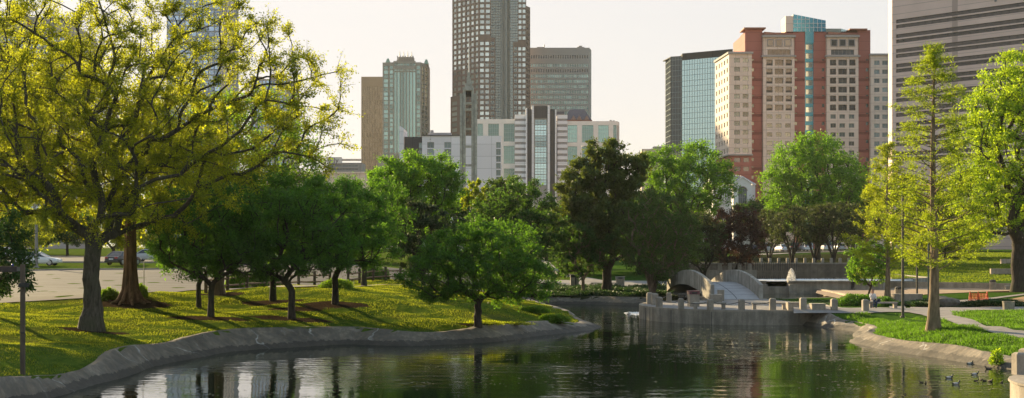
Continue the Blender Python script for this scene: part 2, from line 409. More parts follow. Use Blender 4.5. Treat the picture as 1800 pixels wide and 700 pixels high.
# footpaths
sheet('footpath', G2([(470,506),(560,504),(650,503),(760,503)])+[tuple(gy(850,122))[:2]], [(x, y+1.6) for x, y in G2([(470,506),(560,504),(650,503),(760,503)])+[tuple(gy(850,122))[:2]]], MAT['path'], .05, 60, 4)
sheet('footpath', [tuple(gy(p, 156))[:2] for p in (870, 950, 1050, 1150, 1230)], [tuple(gy(p, 168))[:2] for p in (870, 950, 1050, 1150, 1230)], MAT['path'], .05, 60, 8)
sheet('footpath', [tuple(gy(1030, 166))[:2], tuple(gy(985, 185))[:2], tuple(gy(955, 230))[:2], tuple(gy(940, 290))[:2]], [tuple(gy(1070, 166))[:2], tuple(gy(1010, 185))[:2], tuple(gy(975, 230))[:2], tuple(gy(955, 290))[:2]], MAT['path'], .06, 60, 6)
sheet('footpath', [tuple(gy(p, y))[:2] for p, y in ((1300,262),(1360,262),(1430,268),(1500,270),(1560,262))], [tuple(gy(p, y+5))[:2] for p, y in ((1300,262),(1360,262),(1430,268),(1500,270),(1560,262))], MAT['path'], .1, 60, 4)
sheet('footpath', G2([(1395,552),(1460,551.5),(1525,551.5),(1565,549.5),(1605,551),(1635,559),(1675,568),(1730,581),(1800,597),(1880,620)]),
      G2([(1395,541),(1460,541.5),(1530,541.5),(1576,542.5),(1650,543),(1685,555),(1712,564),(1772,578.5),(1800,583),(1880,600)]), MAT['path'], .05, 160, 14)
sheet('footpath', G2([(1600,551),(1640,556),(1672,553.5),(1710,547),(1760,546),(1850,546)]), G2([(1600,541),(1640,541.5),(1690,541.5),(1720,541.5),(1760,541),(1850,540)]), MAT['path'], .056, 100, 10)
sheet('plaza', G2([(1434,516),(1486,527),(1540,527),(1590,527),(1622,519),(1700,515),(1800,512)]), [tuple(gy(p, y))[:2] for p, y in ((1438,156),(1510,157),(1600,156),(1700,154),(1800,152))], MAT['plaza'], .05, 120, 16)
sheet('footpath', G2([(1552,527),(1560,535),(1565,543)]), G2([(1588,527),(1590,535),(1592,543)]), MAT['path'], .058, 20, 6)
sheet('footpath', G2([(1800,517),(1760,522),(1710,527),(1670,530)]), G2([(1800,519.5),(1760,524.5),(1710,530),(1670,533)]), MAT['path'], .05, 40, 3)
sheet('dirt_track', G2([(1830,519),(1790,524),(1750,532),(1722,541)]), G2([(1830,529),(1800,532),(1770,538),(1750,543)]), MAT['dirt'], .054, 40, 5)

# banks of the pond
def bank(name, line, w0=None, n=8):
    c = catmull(line, 5); c = resample(c, int(len(c)*1.6)); mb = MB(); rr = random.Random(3); vs = []
    prof = [(-.9, -1.2), (-.25, -.25), (0, .02), (.35, .36), (.7, .66), (1.0, .92), (1.12, 1.0), (1.55, .98)]
    m = len(prof)
    for i, p in enumerate(c):
        t = c[min(i+1, len(c)-1)]-c[max(i-1, 0)]; t /= np.linalg.norm(t); nn = np.array((-t[1], t[0]))*SIDE
        w = w0 or float(BWf(p[0], p[1]))
        top = p+nn*(w+.1); zt = float(zraw(top[0], top[1]))+.05
        for k, (a, b) in enumerate(prof):
            j = math.sin(i*.31+k*.3)*.10+math.sin(i*.11)*.14+rr.uniform(-.05, .05)
            a2 = a*w+j*(1 if k > 1 else .3)
            q = p+nn*a2
            z = b*zt if b > 0 else b
            if 1 < k < m-2: z += math.sin(i*.37+k*.8)*.06+rr.uniform(-.04, .04)
            if k >= m-2: z = float(zraw(q[0], q[1]))+(.04 if k == m-2 else -.06)
            vs.append((q[0], q[1], z))
    fs = [(i*m+k, (i+1)*m+k, (i+1)*m+k+1, i*m+k+1) for i in range(len(c)-1) for k in range(m-1)]
    mb.add(vs, fs); o = mb.build(name, MAT['bank'], smooth=True)
    o['kind'] = 'structure'; return o
SIDE = 1
SIDE = 1; bank('pond_bank', L1)
SIDE = 1; bank('pond_bank', L2, 1.4)
SIDE = 1; bank('pond_bank', L3)

# water
def water_mat(name, c, big=.10, scale=1.5, rough=.03):
    m, nt, out = new_mat(name)
    b = principled(nt, out, c, rough, 0, .5); b.inputs['IOR'].default_value = 1.333
    n1 = noise(nt, scale, 3, .5, (.55, 1.0, 1)); n2 = noise(nt, scale*6, 2, .5, (.5, 1.0, 1)); n3 = noise(nt, .06, 2)
    k = ramp(nt, n3, [(.42, (.3, .3, .3)), (.58, (2.2, 2.2, 2.2))])
    a = N(nt, 'ShaderNodeMath', operation='MULTIPLY'); nt.links.new(n2, a.inputs[0]); a.inputs[1].default_value = .13
    s = N(nt, 'ShaderNodeMath', operation='ADD'); nt.links.new(n1, s.inputs[0]); nt.links.new(a.outputs[0], s.inputs[1])
    s2 = N(nt, 'ShaderNodeMath', operation='MULTIPLY'); nt.links.new(s.outputs[0], s2.inputs[0]); nt.links.new(k, s2.inputs[1])
    bump(nt, b, s2.outputs[0], 1.0, big)
    return m
MAT['water'] = water_mat('pond_water', (.006, .016, .008), .021, 1.15, .0)
mb = MB(); mb.add([(x, y, 0) for x, y in ((-60, 12), (50, 12), (50, 139), (-60, 139))], [(0, 1, 2, 3)])
o = mb.build('pond_water', MAT['water']); o['kind'] = 'structure'
MAT['water2'] = water_mat('pool_water', (.014, .02, .014), .01, .8, .0)
def offset_poly(poly, d):
    c = np.mean(poly, axis=0); return [tuple(np.array(p)+(np.array(p)-c)/np.linalg.norm(np.array(p)-c)*d) for p in poly]
for pl, z, nm in ((pool2, .6, 'pool_water'), (pool3, 1.9, 'basin_water')):
    mb = MB(); q = offset_poly(pl, .12); mb.add([(x, y, z) for x, y in q], [tuple(range(len(q)))]); o = mb.build(nm, MAT['water2']); o['kind'] = 'structure'
# ------------------------------------------------------------------ trees
def frustums(P0, P1, R0, R1, n):
    """tapered tube pieces, one per segment, as numpy arrays"""
    P0 = np.asarray(P0, float); P1 = np.asarray(P1, float); d = P1-P0; L = np.linalg.norm(d, axis=1, keepdims=True)+1e-9; d = d/L
    ref = np.where(np.abs(d[:, 2:3]) < .9, np.array([[0, 0, 1.]]), np.array([[1., 0, 0]]))
    a = np.cross(d, ref); a /= np.linalg.norm(a, axis=1, keepdims=True); b = np.cross(d, a)
    t = np.arange(n)*2*math.pi/n
    ring = a[:, None]*np.cos(t)[None, :, None]+b[:, None]*np.sin(t)[None, :, None]
    V = np.concatenate([P0[:, None]+ring*np.asarray(R0)[:, None, None], (P1+d*np.asarray(R1)[:, None]*.3)[:, None]+ring*np.asarray(R1)[:, None, None]], 1)
    k = np.arange(n); k2 = (k+1) % n
    f = np.stack([k, k2, n+k2, n+k], -1)
    Fq = (np.arange(len(P0))*2*n)[:, None, None]+f[None]
    return V.reshape(-1, 3), Fq.reshape(-1, 4)
def leaves_mesh(name, C, D, size, mat, rs, flat=.5, aspect=.5):
    n = len(C); D = D/(np.linalg.norm(D, axis=1, keepdims=True)+1e-9)
    up = rs.normal(size=(n, 3)); up[:, 2] = np.abs(up[:, 2])+flat
    S = np.cross(D, up); S /= (np.linalg.norm(S, axis=1, keepdims=True)+1e-9)
    s = (size*rs.uniform(.65, 1.35, n))[:, None]
    V = np.stack([C, C+D*s*.45+S*s*aspect*.5, C+D*s, C+D*s*.45-S*s*aspect*.5], 1).reshape(-1, 3)
    return np_mesh(name, V, np.arange(4*n).reshape(-1, 4), mat)
def rand_dir(rs, n):
    v = rs.normal(size=(n, 3)); return v/np.linalg.norm(v, axis=1, keepdims=True)

def grow(targets, trunk, rs, step=.8, pen=.35, sag=.12, wig=.12):
    """joins every target to the skeleton; returns nodes, parents, end node of each target"""
    nodes = [np.array(p, float) for p in trunk]; par = [-1]+list(range(len(trunk)-1)); path = [0.]
    for i in range(1, len(trunk)): path.append(path[-1]+np.linalg.norm(nodes[i]-nodes[i-1]))
    usable = [False]*(len(trunk)); 
    for i in range(len(trunk)): usable[i] = i >= len(trunk)*0.6
    fork = nodes[int(len(trunk)*.8)]
    order = np.argsort(np.linalg.norm(targets-fork, axis=1))
    ends = np.zeros(len(targets), int)
    A = np.array(nodes); PA = np.array(path); U = np.array(usable)
    for t in order:
        T = targets[t]; d = np.linalg.norm(A-T, axis=1)
        down = np.clip((A[:, 2]-T[2])/(d+.01), 0, 1)
        cost = d*(1+.8*down)+pen*PA+np.where(U, 0, 1e6)
        i = int(np.argmin(cost)); L = d[i]; n = max(1, int(round(L/step)))
        p0 = A[i]; new = []
        pd = (A[i]-A[par[i]]) if par[i] >= 0 else np.array([0, 0, 1.]); pd = pd/(np.linalg.norm(pd)+1e-9)
        c1 = p0+pd*L*.28+np.array([0, 0, L*sag])
        prev = i
        for k in range(1, n+1):
            u = k/n; q = (1-u)**2*p0+2*u*(1-u)*(c1*.65+(p0+T)*.5*.35)+u*u*T
            if k < n: q = q+rs.normal(size=3)*wig*min(1, L*.2)
            par.append(prev); new.append(q); path.append(path[prev]+L/n); prev = len(path)-1
        A = np.vstack([A, new]); PA = np.array(path); U = np.concatenate([U, [True]*n]); ends[t] = prev
    return A, np.array(par), ends
def radii(A, par, ends, r0, rtip=.02, ex=2.3):
    n = len(A); cnt = np.zeros(n); 
    for e in ends: cnt[e] += 1
    for i in range(n-1, 0, -1): cnt[par[i]] += cnt[i]
    r = (np.maximum(cnt, .5)/cnt[0])**(1/ex)*r0
    return np.maximum(r, rtip)
def sample_env(env, n, rs, shell=.5, noise_amp=.0):
    w = np.array([e[6]*e[3]*e[4]*e[5] if len(e) > 6 else e[3]*e[4]*e[5] for e in env], float); w /= w.sum()
    ch = rs.choice(len(env), n, p=w); E = np.array([e[:6] for e in env])[ch]
    d = rand_dir(rs, n); r = (shell**3+(1-shell**3)*rs.uniform(0, 1, n))**(1/3)
    return E[:, :3]+d*E[:, 3:6]*r[:, None]
def relax(T, dmin, rs):
    keep = []; 
    for p in T:
        if all(np.sum((p-q)**2) > dmin*dmin for q in keep): keep.append(p)
    return np.array(keep)

def make_tree(name, label, cat, loc, H0, r0, env, nT, dmin, leafmat, bark, nleaf, size, seed, shell=.45, clump=.55, twigs=5, twigL=.8,
              group=None, stems=1, spread=.6, flare=1.7, droop=0., zmin=None, sag=.12, pen=.35, aspect=.5, lean=(0, 0), flat=.5, twig_wood=True, vary=.0, wig=.12):
    """trunk with limbs grown towards points of the crown's volume, leaves set along the twigs"""
    rs = np.random.RandomState(seed)
    root = thing(name, label, cat, loc, 0, group)
    T = relax(sample_env(env, nT*3, rs, shell), dmin, rs)[:nT]
    if zmin is not None: T = T[T[:, 2] > zmin]
    V = []; Fc = []; k = 0
    def addtube(P0, P1, R0, R1, n):
        nonlocal k
        v, f = frustums(P0, P1, R0, R1, n); V.append(v); Fc.append(f+k); k += len(v)
    groups = [T]
    if stems > 1:
        ang = rs.uniform(0, 6.28); az = np.arctan2(T[:, 1], T[:, 0]); lab = ((az-ang) % (2*math.pi)/(2*math.pi/stems)).astype(int)
        groups = [T[lab == i] for i in range(stems)]
    EN = []; EP = []
    for gi, Tg in enumerate(groups):
        if len(Tg) == 0: continue
        m = Tg.mean(0) if stems > 1 else np.array([lean[0], lean[1], 0])
        trunk = []; nseg = max(5, int(H0/.5))
        for i in range(nseg+1):
            u = i/nseg
            if stems > 1: off = np.array([m[0], m[1], 0])/(np.hypot(m[0], m[1])+.01)*(.1+spread*u**1.5)
            else: off = np.array([lean[0]*u, lean[1]*u, 0])
            trunk.append(off+np.array([rs.normal()*.03*r0*3, rs.normal()*.03*r0*3, u*H0-(.25 if i == 0 else 0)]))
        A, par, ends = grow(Tg, trunk, rs, step=max(.45, dmin*.5), sag=sag, pen=pen, wig=wig)
        rr0 = r0 if stems == 1 else r0/math.sqrt(stems)*1.1
        r = radii(A, par, ends, rr0)
        nt = len(trunk)
        for i in range(nt):
            u = i/(nt-1); r[i] = max(r[i], rr0*(1-.25*u)) if stems == 1 else r[i]
            z = max(0, A[i][2]); r[i] *= 1+(flare-1)*math.exp(-z/(1.4*rr0+.15))
        sel = np.arange(1, len(A)); big = r[sel] > r0*.45
        for q, ns in ((sel[big], 14), (sel[~big], 6)):
            if len(q): addtube(A[par[q]], A[q], np.where(par[q] >= 0, np.minimum(r[par[q]], r[q]*1.6), r[q]), r[q], ns)
        # fluting of the flare
        EN.append(A[ends]); EP.append(A[ends]-A[par[ends]])
    EN = np.concatenate(EN); EP = np.concatenate(EP); EP /= np.linalg.norm(EP, axis=1, keepdims=True)+1e-9
    # twigs
    nt = twigs; B = np.repeat(EN, nt, 0); D = np.repeat(EP, nt, 0)*.45+rand_dir(rs, len(B))*.85
    cen = np.mean(EN, 0); out = B-cen; out /= np.linalg.norm(out, axis=1, keepdims=True)+1e-9
    D = D+out*.3; D[:, 2] += .1-droop; D /= np.linalg.norm(D, axis=1, keepdims=True)
    L = twigL*rs.uniform(.55, 1.25, len(B)); E = B+D*L[:, None]; E[:, 2] -= droop*L*.3
    if twig_wood: addtube(B, E, np.full(len(B), .014), np.full(len(B), .005), 3)
    per = rs.multinomial(nleaf, rs.dirichlet(np.full(len(B), 1.2 if vary == 0 else vary)))
    ix = np.repeat(np.arange(len(B)), per); u = rs.uniform(.1, 1.05, len(ix))
    C = B[ix]+(E[ix]-B[ix])*u[:, None]+rs.normal(size=(len(ix), 3))*clump*.42*(np.array([1, 1, .7]))
    LD = D[ix]*.5+rand_dir(rs, len(ix))*.9; LD[:, 2] -= .15+droop
    if zmin is not None: ok = C[:, 2] > zmin-.6; C = C[ok]; LD = LD[ok]
    tm = np_mesh('trunk', np.concatenate(V), np.concatenate(Fc), bark, 4, True)
    t = bpy.data.objects.new('trunk', tm); col.objects.link(t); t.parent = root
    cm = leaves_mesh('crown', C, LD, size, leafmat, rs, flat, aspect)
    c = bpy.data.objects.new('crown', cm); col.objects.link(c); c.parent = root
    return root

LM = {}
LM['oak'] = leaf_mat('spring_oak_leaf', (.13, .18, .018), (.52, .55, .02), .57, .02, (.17, .19, .025))
LM['oak2'] = leaf_mat('yellow_spring_leaf', (.21, .22, .018), (.64, .66, .02), .57, .02)
LM['mid'] = leaf_mat('fresh_green_leaf', (.09, .17, .02), (.26, .42, .02), .5, .03)
LM['dark'] = leaf_mat('dark_maple_leaf', (.04, .115, .015), (.17, .36, .02), .45, .03, (.028, .085, .02))
LM['dark2'] = leaf_mat('deep_green_leaf', (.032, .085, .02), (.12, .24, .02), .4, .03)
LM['bright'] = leaf_mat('bright_green_leaf', (.095, .20, .02), (.24, .46, .02), .46, .03)
LM['lime'] = leaf_mat('lime_green_leaf', (.21, .34, .015), (.52, .68, .02), .5, .03, (.17, .31, .02))
LM['magnolia'] = leaf_mat('glossy_magnolia_leaf', (.05, .10, .02), (.20, .25, .02), .3, .04, (.09, .10, .02))
LM['holly'] = leaf_mat('grey_green_leaf', (.06, .085, .04), (.09, .14, .03), .28, .03)
LM['olive'] = leaf_mat('olive_green_leaf', (.045, .10, .022), (.15, .24, .02), .4, .03)
LM['maroon'] = leaf_mat('maroon_leaf', (.045, .022, .016), (.16, .05, .02), .38, .04)
LM['russet'] = leaf_mat('sparse_dark_green_leaf', (.045, .07, .025), (.12, .15, .03), .38, .03)
LM['cypress'] = leaf_mat('feathery_cypress_leaf', (.15, .23, .018), (.42, .52, .02), .5, .02)
LM['yellowgreen'] = leaf_mat('yellow_green_leaf', (.18, .25, .018), (.50, .56, .02), .5, .02)

def base(px, py): return gp(px, py)
# --- the big oak on the left lawn
g = base(162, 579)
make_tree('oak_tree', 'huge spreading oak with dark limbs and sparse yellow-green leaves on the left lawn', 'tree', g, 5.2, .41,
  [(-1.5, 0, 12, 9.0, 7, 6.6), (6.5, -1, 12.4, 5.8, 4.5, 5.0, 1.0), (10.6, -1.5, 11.6, 3.2, 3, 3.8, 1.1), (-6.5, 0, 9.0, 4.5, 5, 3.4), (-.5, 1, 6.0, 4.0, 4, 1.2), (4, 0, 7.5, 4, 4, 2.4)],
  520, .85, LM['oak'], MAT['bark'], 200000, .12, 11, wig=.07, shell=.25, clump=.28, twigs=8, twigL=.95, flare=1.9, sag=.10, pen=.28, zmin=4.2, vary=1.3)
# --- fluted brown trunk behind
g = base(229, 531)
T2 = make_tree('fluted_trunk_tree', 'old tree with fluted brown trunk and dense yellow leaves beside the road', 'tree', g, 6.2, .34,
  [(-3.5, 0, 11, 9, 6, 5), (-9, 0, 9.5, 5, 5, 4.5), (3, 0, 8.0, 5.5, 4, 3.2), (0, 0, 6.0, 4.2, 4, 1.4)],
  360, 1.05, LM['oak2'], MAT['bark_brown'], 105000, .18, 12, shell=.2, clump=.8, twigs=6, twigL=1.0, flare=1.9, zmin=3.7)
# flutes and root spurs of the brown trunk
mb = MB()
for k in range(9):
    a = k*2*math.pi/9+.2; rr = .27
    pts = [(g.x+math.cos(a)*(rr+.95), g.y+math.sin(a)*(rr+.95), g.z-.12), (g.x+math.cos(a)*(rr+.45), g.y+math.sin(a)*(rr+.45), g.z+.12), (g.x+math.cos(a)*(rr+.12), g.y+math.sin(a)*(rr+.12), g.z+.75), (g.x+math.cos(a)*rr, g.y+math.sin(a)*rr, g.z+2.2), (g.x+math.cos(a)*rr*.9, g.y+math.sin(a)*rr*.9, g.z+5.2)]
    mb.tube(pts, [.08, .15, .17, .14, .10], 7)
mb.build('root_flare', MAT['bark_brown'], T2, smooth=True)
# --- tree with pale trunk at the fence
g = base(384, 516)
make_tree('shade_tree', 'tall mid green tree with pale trunk beside the timber fence', 'tree', g, 4.4, .32,
  [(1.5, 0, 9.2, 5.2, 4.5, 4.6), (-3.5, 0, 8.4, 4, 4, 3.8), (4.0, 0, 7.6, 3.2, 3, 3)], 190, 1.0, LM['mid'], MAT['bark_pale'], 42000, .2, 13, shell=.3, clump=.8, twigs=5, zmin=3.6)
# --- far left fringe of dark green foliage (trunk just out of frame)
g = gy(-92, 66)
make_tree('maple_tree', 'dark green small tree hanging in from the left edge behind the post', 'tree', g, 2.4, .17,
  [(.4, 0, 4.2, 3.2, 3, 2.6), (1.6, 0, 2.9, 2.2, 2, 1.6)], 120, .55, LM['dark2'], MAT['bark_dark'], 26000, .16, 14, shell=.4, clump=.4, twigs=5, twigL=.6, zmin=1.3, droop=.2)
g = gy(-75, 84)
make_tree('ash_tree', 'thin bare-branched tree with few leaves at the top left corner', 'tree', g, 8.5, .2,
  [(2.0, 0, 14, 4.5, 3.5, 4.0), (3.6, 0, 16, 3, 3, 3)], 110, .9, LM['oak'], MAT['bark_dark'], 6000, .16, 15, shell=.3, clump=.4, twigs=6, twigL=.9)
# --- mound trees
md = [((371, 558), 3.3, 1.0, 'dark green maple with upright limbs, nearest the big oak on the mound'),
      ((349, 542), 3.3, 1.0, 'thin forked maple just behind and left of the maple nearest the oak'),
      ((513, 560), 2.7, 1.0, 'dark green maple at the foot of the mound close above the concrete bank'),
      ((480, 529), 2.6, 1.0, 'dark maple with straight slim trunk on the back of the mound'),
      ((589, 534), 2.6, 1.0, 'rightmost dark green maple of the mound group')]
g0 = base(*md[0][0])
mA = make_tree('maple_tree', md[0][3], 'tree', g0, 1.5, .17, [(0, 0, 5.0, 3.7, 3.4, 2.6), (.2, 0, 3.6, 3.3, 3.2, 1.3)], 120, .78, LM['dark'], MAT['bark_dark'], 30000, .15, 21,
   shell=.3, clump=.4, twigs=5, twigL=.6, group='maples on the mound', stems=1, zmin=2.1, flare=1.4, sag=.05, pen=.2)
g1 = base(*md[2][0])
mB = make_tree('maple_tree', md[2][3], 'tree', g1, 1.6, .19, [(0, 0, 4.9, 3.9, 3.5, 2.8), (-.8, 0, 3.5, 3.6, 3.3, 1.2), (1.4, 0, 5.6, 2.6, 2.6, 2.2)], 130, .78, LM['dark'], MAT['bark_dark'], 33000, .15, 22,
   shell=.3, clump=.4, twigs=5, twigL=.6, group='maples on the mound', zmin=2.0, flare=1.4, sag=.05, pen=.2)
g = base(*md[1][0]); dup(mA, g, 2.1, md[1][3], scale=(.85, .85, .95))
g = base(*md[3][0]); dup(mA, g, 4.0, md[3][3], scale=(1.12, 1.12, 1.1))
g = base(*md[4][0]); dup(mB, g, 2.6, md[4][3], scale=(.98, .98, 1.0))
g = gy(640, 112); dup(mB, g, .9, 'dark green maple behind the mound, left of the grey-leaved tree', scale=(1.0, 1.0, 1.12))
# --- round tree on the point
g = gy(840, 84)
make_tree('maple_tree', 'round dense green tree standing alone near the tip of the lawn', 'tree', g, 1.5, .2,
   [(.2, 0, 3.7, 4.0, 3.7, 2.1), (1.0, 0, 4.6, 2.6, 2.6, 1.7), (-2.0, 0, 2.9, 2.6, 2.4, 1.4), (2.3, 0, 2.8, 2.2, 2.4, 1.4)], 210, .55, LM['dark'], MAT['bark_dark'], 52000, .14, 23,
   shell=.5, clump=.4, twigs=5, twigL=.5, zmin=1.35, flare=1.4, sag=.03, pen=.2)
# --- middle distance
def far_tree(px, Y, top, cx, rpx, label, leaf, bark='bark_dark', low=None, seed=0, nl=26000, size=.26, name='broadleaf_tree', nT=140, H0=None, r0=.28, extra=(), shell=.4, base_g=None, clump=None, twigs=5, **kw):
    g = gy(px, Y); s = F/Y
    zt = WZ(top, Y)-g.z; zl = (WZ(low, Y)-g.z) if low else zt*.25
    rx = rpx/s; c = (cx-px)/s
    env = [(c, 0, (zt+zl)/2, rx, rx*.9, (zt-zl)/2)]+[((e[0]-px)/s, 0, WZ(e[1], Y)-g.z, e[2]/s, e[2]/s, e[3]/s) for e in extra]
    sc_ = rx/4.
    return make_tree(name, label, 'tree', g, H0 or max(zl*.9, 1.2), r0, env, nT, .62*sc_**.8, LM[leaf], MAT[bark], nl, size, 100+seed, shell=shell, clump=clump or .5*sc_, twigs=twigs, twigL=.7*sc_, flare=1.3, zmin=max(zl*.8, .4), **kw)
far_tree(735, 135, 270, 730, 78, 'bright green rounded tree in front of the white hotel', 'bright', seed=1, nl=34000, size=.24, low=400, extra=((775, 330, 45, 45), (690, 330, 40, 40)), name='elm_tree', nT=190)
far_tree(744, 120, 350, 742, 48, 'dull grey-green evergreen between the mound maples and the round tree', 'holly', seed=2, nl=22000, size=.22, low=492, name='holly_tree', r0=.2)
far_tree(832, 150, 315, 832, 20, 'small yellow-green tree behind the bright elm, below the bell tower', 'yellowgreen', seed=3, nl=5000, size=.24, low=372, name='birch_tree', r0=.12, nT=60)
far_tree(858, 175, 308, 885, 42, 'small dark tree beneath the office with the glass bay, left of the magnolia', 'olive', seed=4, nl=12000, size=.3, low=400, name='cedar_tree')
far_tree(905, 140, 318, 918, 72, 'broad dark cedar behind the round tree', 'dark2', seed=5, nl=26000, size=.24, low=478, name='cedar_tree', extra=((860, 400, 40, 50),))
far_tree(1067, 146, 246, 1060, 66, 'tall glossy magnolia with bronze-lit top and a thick dark trunk', 'magnolia', seed=6, nl=90000, size=.3, low=470, name='magnolia_tree', r0=.45, nT=290, extra=((1100, 300, 36, 44), (1016, 330, 42, 66), (1095, 380, 62, 75), (1030, 400, 60, 60)))
far_tree(1025, 143, 392, 1020, 52, 'slim pale-trunked tree on the ivy bank left of the magnolia trunk', 'dark2', 'bark_pale', seed=7, nl=14000, size=.22, low=490, name='young_tree', r0=.16, nT=90)
far_tree(1147, 138, 336, 1160, 74, 'multi-stemmed crape myrtle with brownish new leaves left of the bridge', 'olive', 'bark_pale', seed=8, nl=26000, size=.2, low=495, name='crape_myrtle', r0=.34, stems=5, spread=.8, nT=190, H0=3.)
far_tree(1205, 190, 254, 1210, 76, 'light green rounded tree behind the crape myrtle', 'bright', seed=9, nl=30000, size=.3, low=390, name='ash_tree', nT=180, extra=((1155, 300, 30, 35), (1262, 330, 30, 35)))
far_tree(1290, 178, 366, 1290, 54, 'dark maroon-leaved tree with low forked limbs behind the footbridge', 'maroon', seed=10, nl=24000, size=.22, low=468, name='plum_tree', stems=4, spread=.8, r0=.3, H0=1.5)
far_tree(1437, 238, 240, 1430, 88, 'big rounded green tree in front of the brick apartment tower', 'bright', seed=11, nl=46000, size=.36, low=415, name='oak_tree', nT=240, r0=.5, extra=((1490, 320, 36, 50), (1375, 330, 38, 60)))
far_tree(1237, 175, 372, 1232, 44, 'small brown-green tree left of the maroon-leaved tree', 'russet', seed=12, nl=12000, size=.24, low=470, name='young_tree', stems=3, r0=.2)
# dark see-through crape myrtles beyond the fountain
cm0 = far_tree(1392, 214, 362, 1392, 40, 'open dark crape myrtle directly behind the fountain plume', 'russet', seed=13, nl=9000, size=.24, low=432, name='crape_myrtle', stems=5, spread=1.2, r0=.24, nT=110, H0=3.5, group='crape myrtles beyond the fountain', vary=.5)
for px, Y, rz, s_, lb in ((1352, 222, 1.0, .95, 'open dark crape myrtle between the maroon tree and the fountain'), (1432, 218, 2.2, 1.0, 'open dark crape myrtle in front of the big oak trunk'), (1465, 216, 3.3, 1.05, 'open dark crape myrtle right of the big oak trunk'), (1500, 220, 4.6, 1.1, 'rightmost open dark crape myrtle beside the yellow cypress')):
    dup(cm0, gy(px, Y), rz, lb, scale=s_)
# right side
far_tree(1790, 136, 84, 1812, 112, 'large lime green tree with a thick dark trunk at the right edge', 'lime', seed=14, nl=80000, size=.23, low=395, name='lime_tree', r0=.62, nT=330, H0=4.5, extra=((1716, 300, 48, 130), (1735, 190, 42, 62), (1840, 170, 60, 80), (1755, 420, 55, 40), (1700, 400, 30, 50)), clump=.6)
far_tree(1526, 132, 425, 1526, 38, 'small leaning bright green tree beside the plaza steps', 'bright', seed=15, nl=12000, size=.18, low=500, name='young_tree', r0=.1, nT=90, lean=(.3, 0))
far_tree(1660, 240, 395, 1660, 70, 'yellow-green tree on the hillside behind the tall cypress', 'yellowgreen', seed=16, nl=20000, size=.34, low=442, name='hill_tree', H0=3)

def make_cypress(name, label, g, H, r0, Lmax, seed, nl, size, leaf, z0=.28, lean=0., nb=90, apex=.2, group=None, gap=1.):
    rs = np.random.RandomState(seed); root = thing(name, label, 'tree', g, 0, group)
    zs = np.linspace(0, H, 26); A = np.stack([np.sin(zs*.5)*.05+lean*zs/H, np.cos(zs*.4)*.05, zs-.2], -1); r = r0*(1-zs/H)**.85+.015
    r = r*(1+.7*np.exp(-zs/.9))
    V = []; Fc = []; k = 0
    def add(a, b, c, d, n):
        nonlocal k
        v, f = frustums(a, b, c, d, n); V.append(v); Fc.append(f+k); k += len(v)
    add(A[:-1], A[1:], r[:-1], r[1:], 14)
    B = []; D = []
    P0 = []; P1 = []; Q0 = []; Q1 = []
    for i in range(nb):
        t = z0+(1-z0)*((i+rs.uniform(0, .8))/nb)**.95; z = t*H; az = i*2.4+rs.uniform(-.5, .5)
        prof = (1-(t-z0)/(1-z0))**.75*(.55+.45*min(1, (t-z0)/.12+.3)); L = max(apex, Lmax*prof*rs.uniform(.6, 1.15))
        d = np.array([math.cos(az), math.sin(az), rs.uniform(.12, .5)]); n = max(3, int(L/.45)); p = np.array([lean*t, 0, z]); rb = max(.018, .05*L/Lmax*r0/.3)
        for j in range(n):
            u = j/n; q = p+d*L/n+rs.normal(size=3)*.03; P0.append(p); P1.append(q); Q0.append(rb*(1-u)+.008); Q1.append(rb*(1-u-1/n)+.008)
            if u > .22*gap:
                m = 3
                for _ in range(m):
                    sd = rs.normal(size=3)*np.array([1, 1, .45]); sd /= np.linalg.norm(sd); B.append(q); D.append((sd*.8+d*.5)*rs.uniform(.4, 1.)*(.35+.3*L/Lmax*1.2))
            p = q; d = d*np.array([1, 1, .93])+np.array([0, 0, rs.uniform(-.02, .04)])
    add(P0, P1, Q0, Q1, 5)
    B = np.array(B); D = np.array(D); add(B, B+D, np.full(len(B), .012), np.full(len(B), .004), 3)
    ix = rs.choice(len(B), nl, p=rs.dirichlet(np.full(len(B), .9))); u = rs.uniform(0, 1.1, nl)
    C = B[ix]+D[ix]*u[:, None]+rs.normal(size=(nl, 3))*np.array([.13, .13, .09])
    LD = D[ix]/np.linalg.norm(D[ix], axis=1, keepdims=True)+rand_dir(rs, nl)*.8
    t = bpy.data.objects.new('trunk', np_mesh('trunk', np.concatenate(V), np.concatenate(Fc), MAT['bark_tan'], 4, True)); col.objects.link(t); t.parent = root
    c = bpy.data.objects.new('crown', leaves_mesh('crown', C, LD, size, LM[leaf], rs, .2, .3)); col.objects.link(c); c.parent = root
    return root
g = base(1641, 582)
make_cypress('cypress_tree', 'tall feathery bald cypress with a straight tan trunk on the near right lawn', g, WZ(82, g.y)-g.z, .27, 3.9, 31, 36000, .13, 'cypress', z0=.2, nb=125)
g = gy(1560, 118)
make_cypress('cypress_tree', 'slimmer yellow-green cypress behind and left of the tall one', g, WZ(255, 118)-g.z, .2, 3.9, 32, 30000, .16, 'yellowgreen', z0=.18, nb=90)
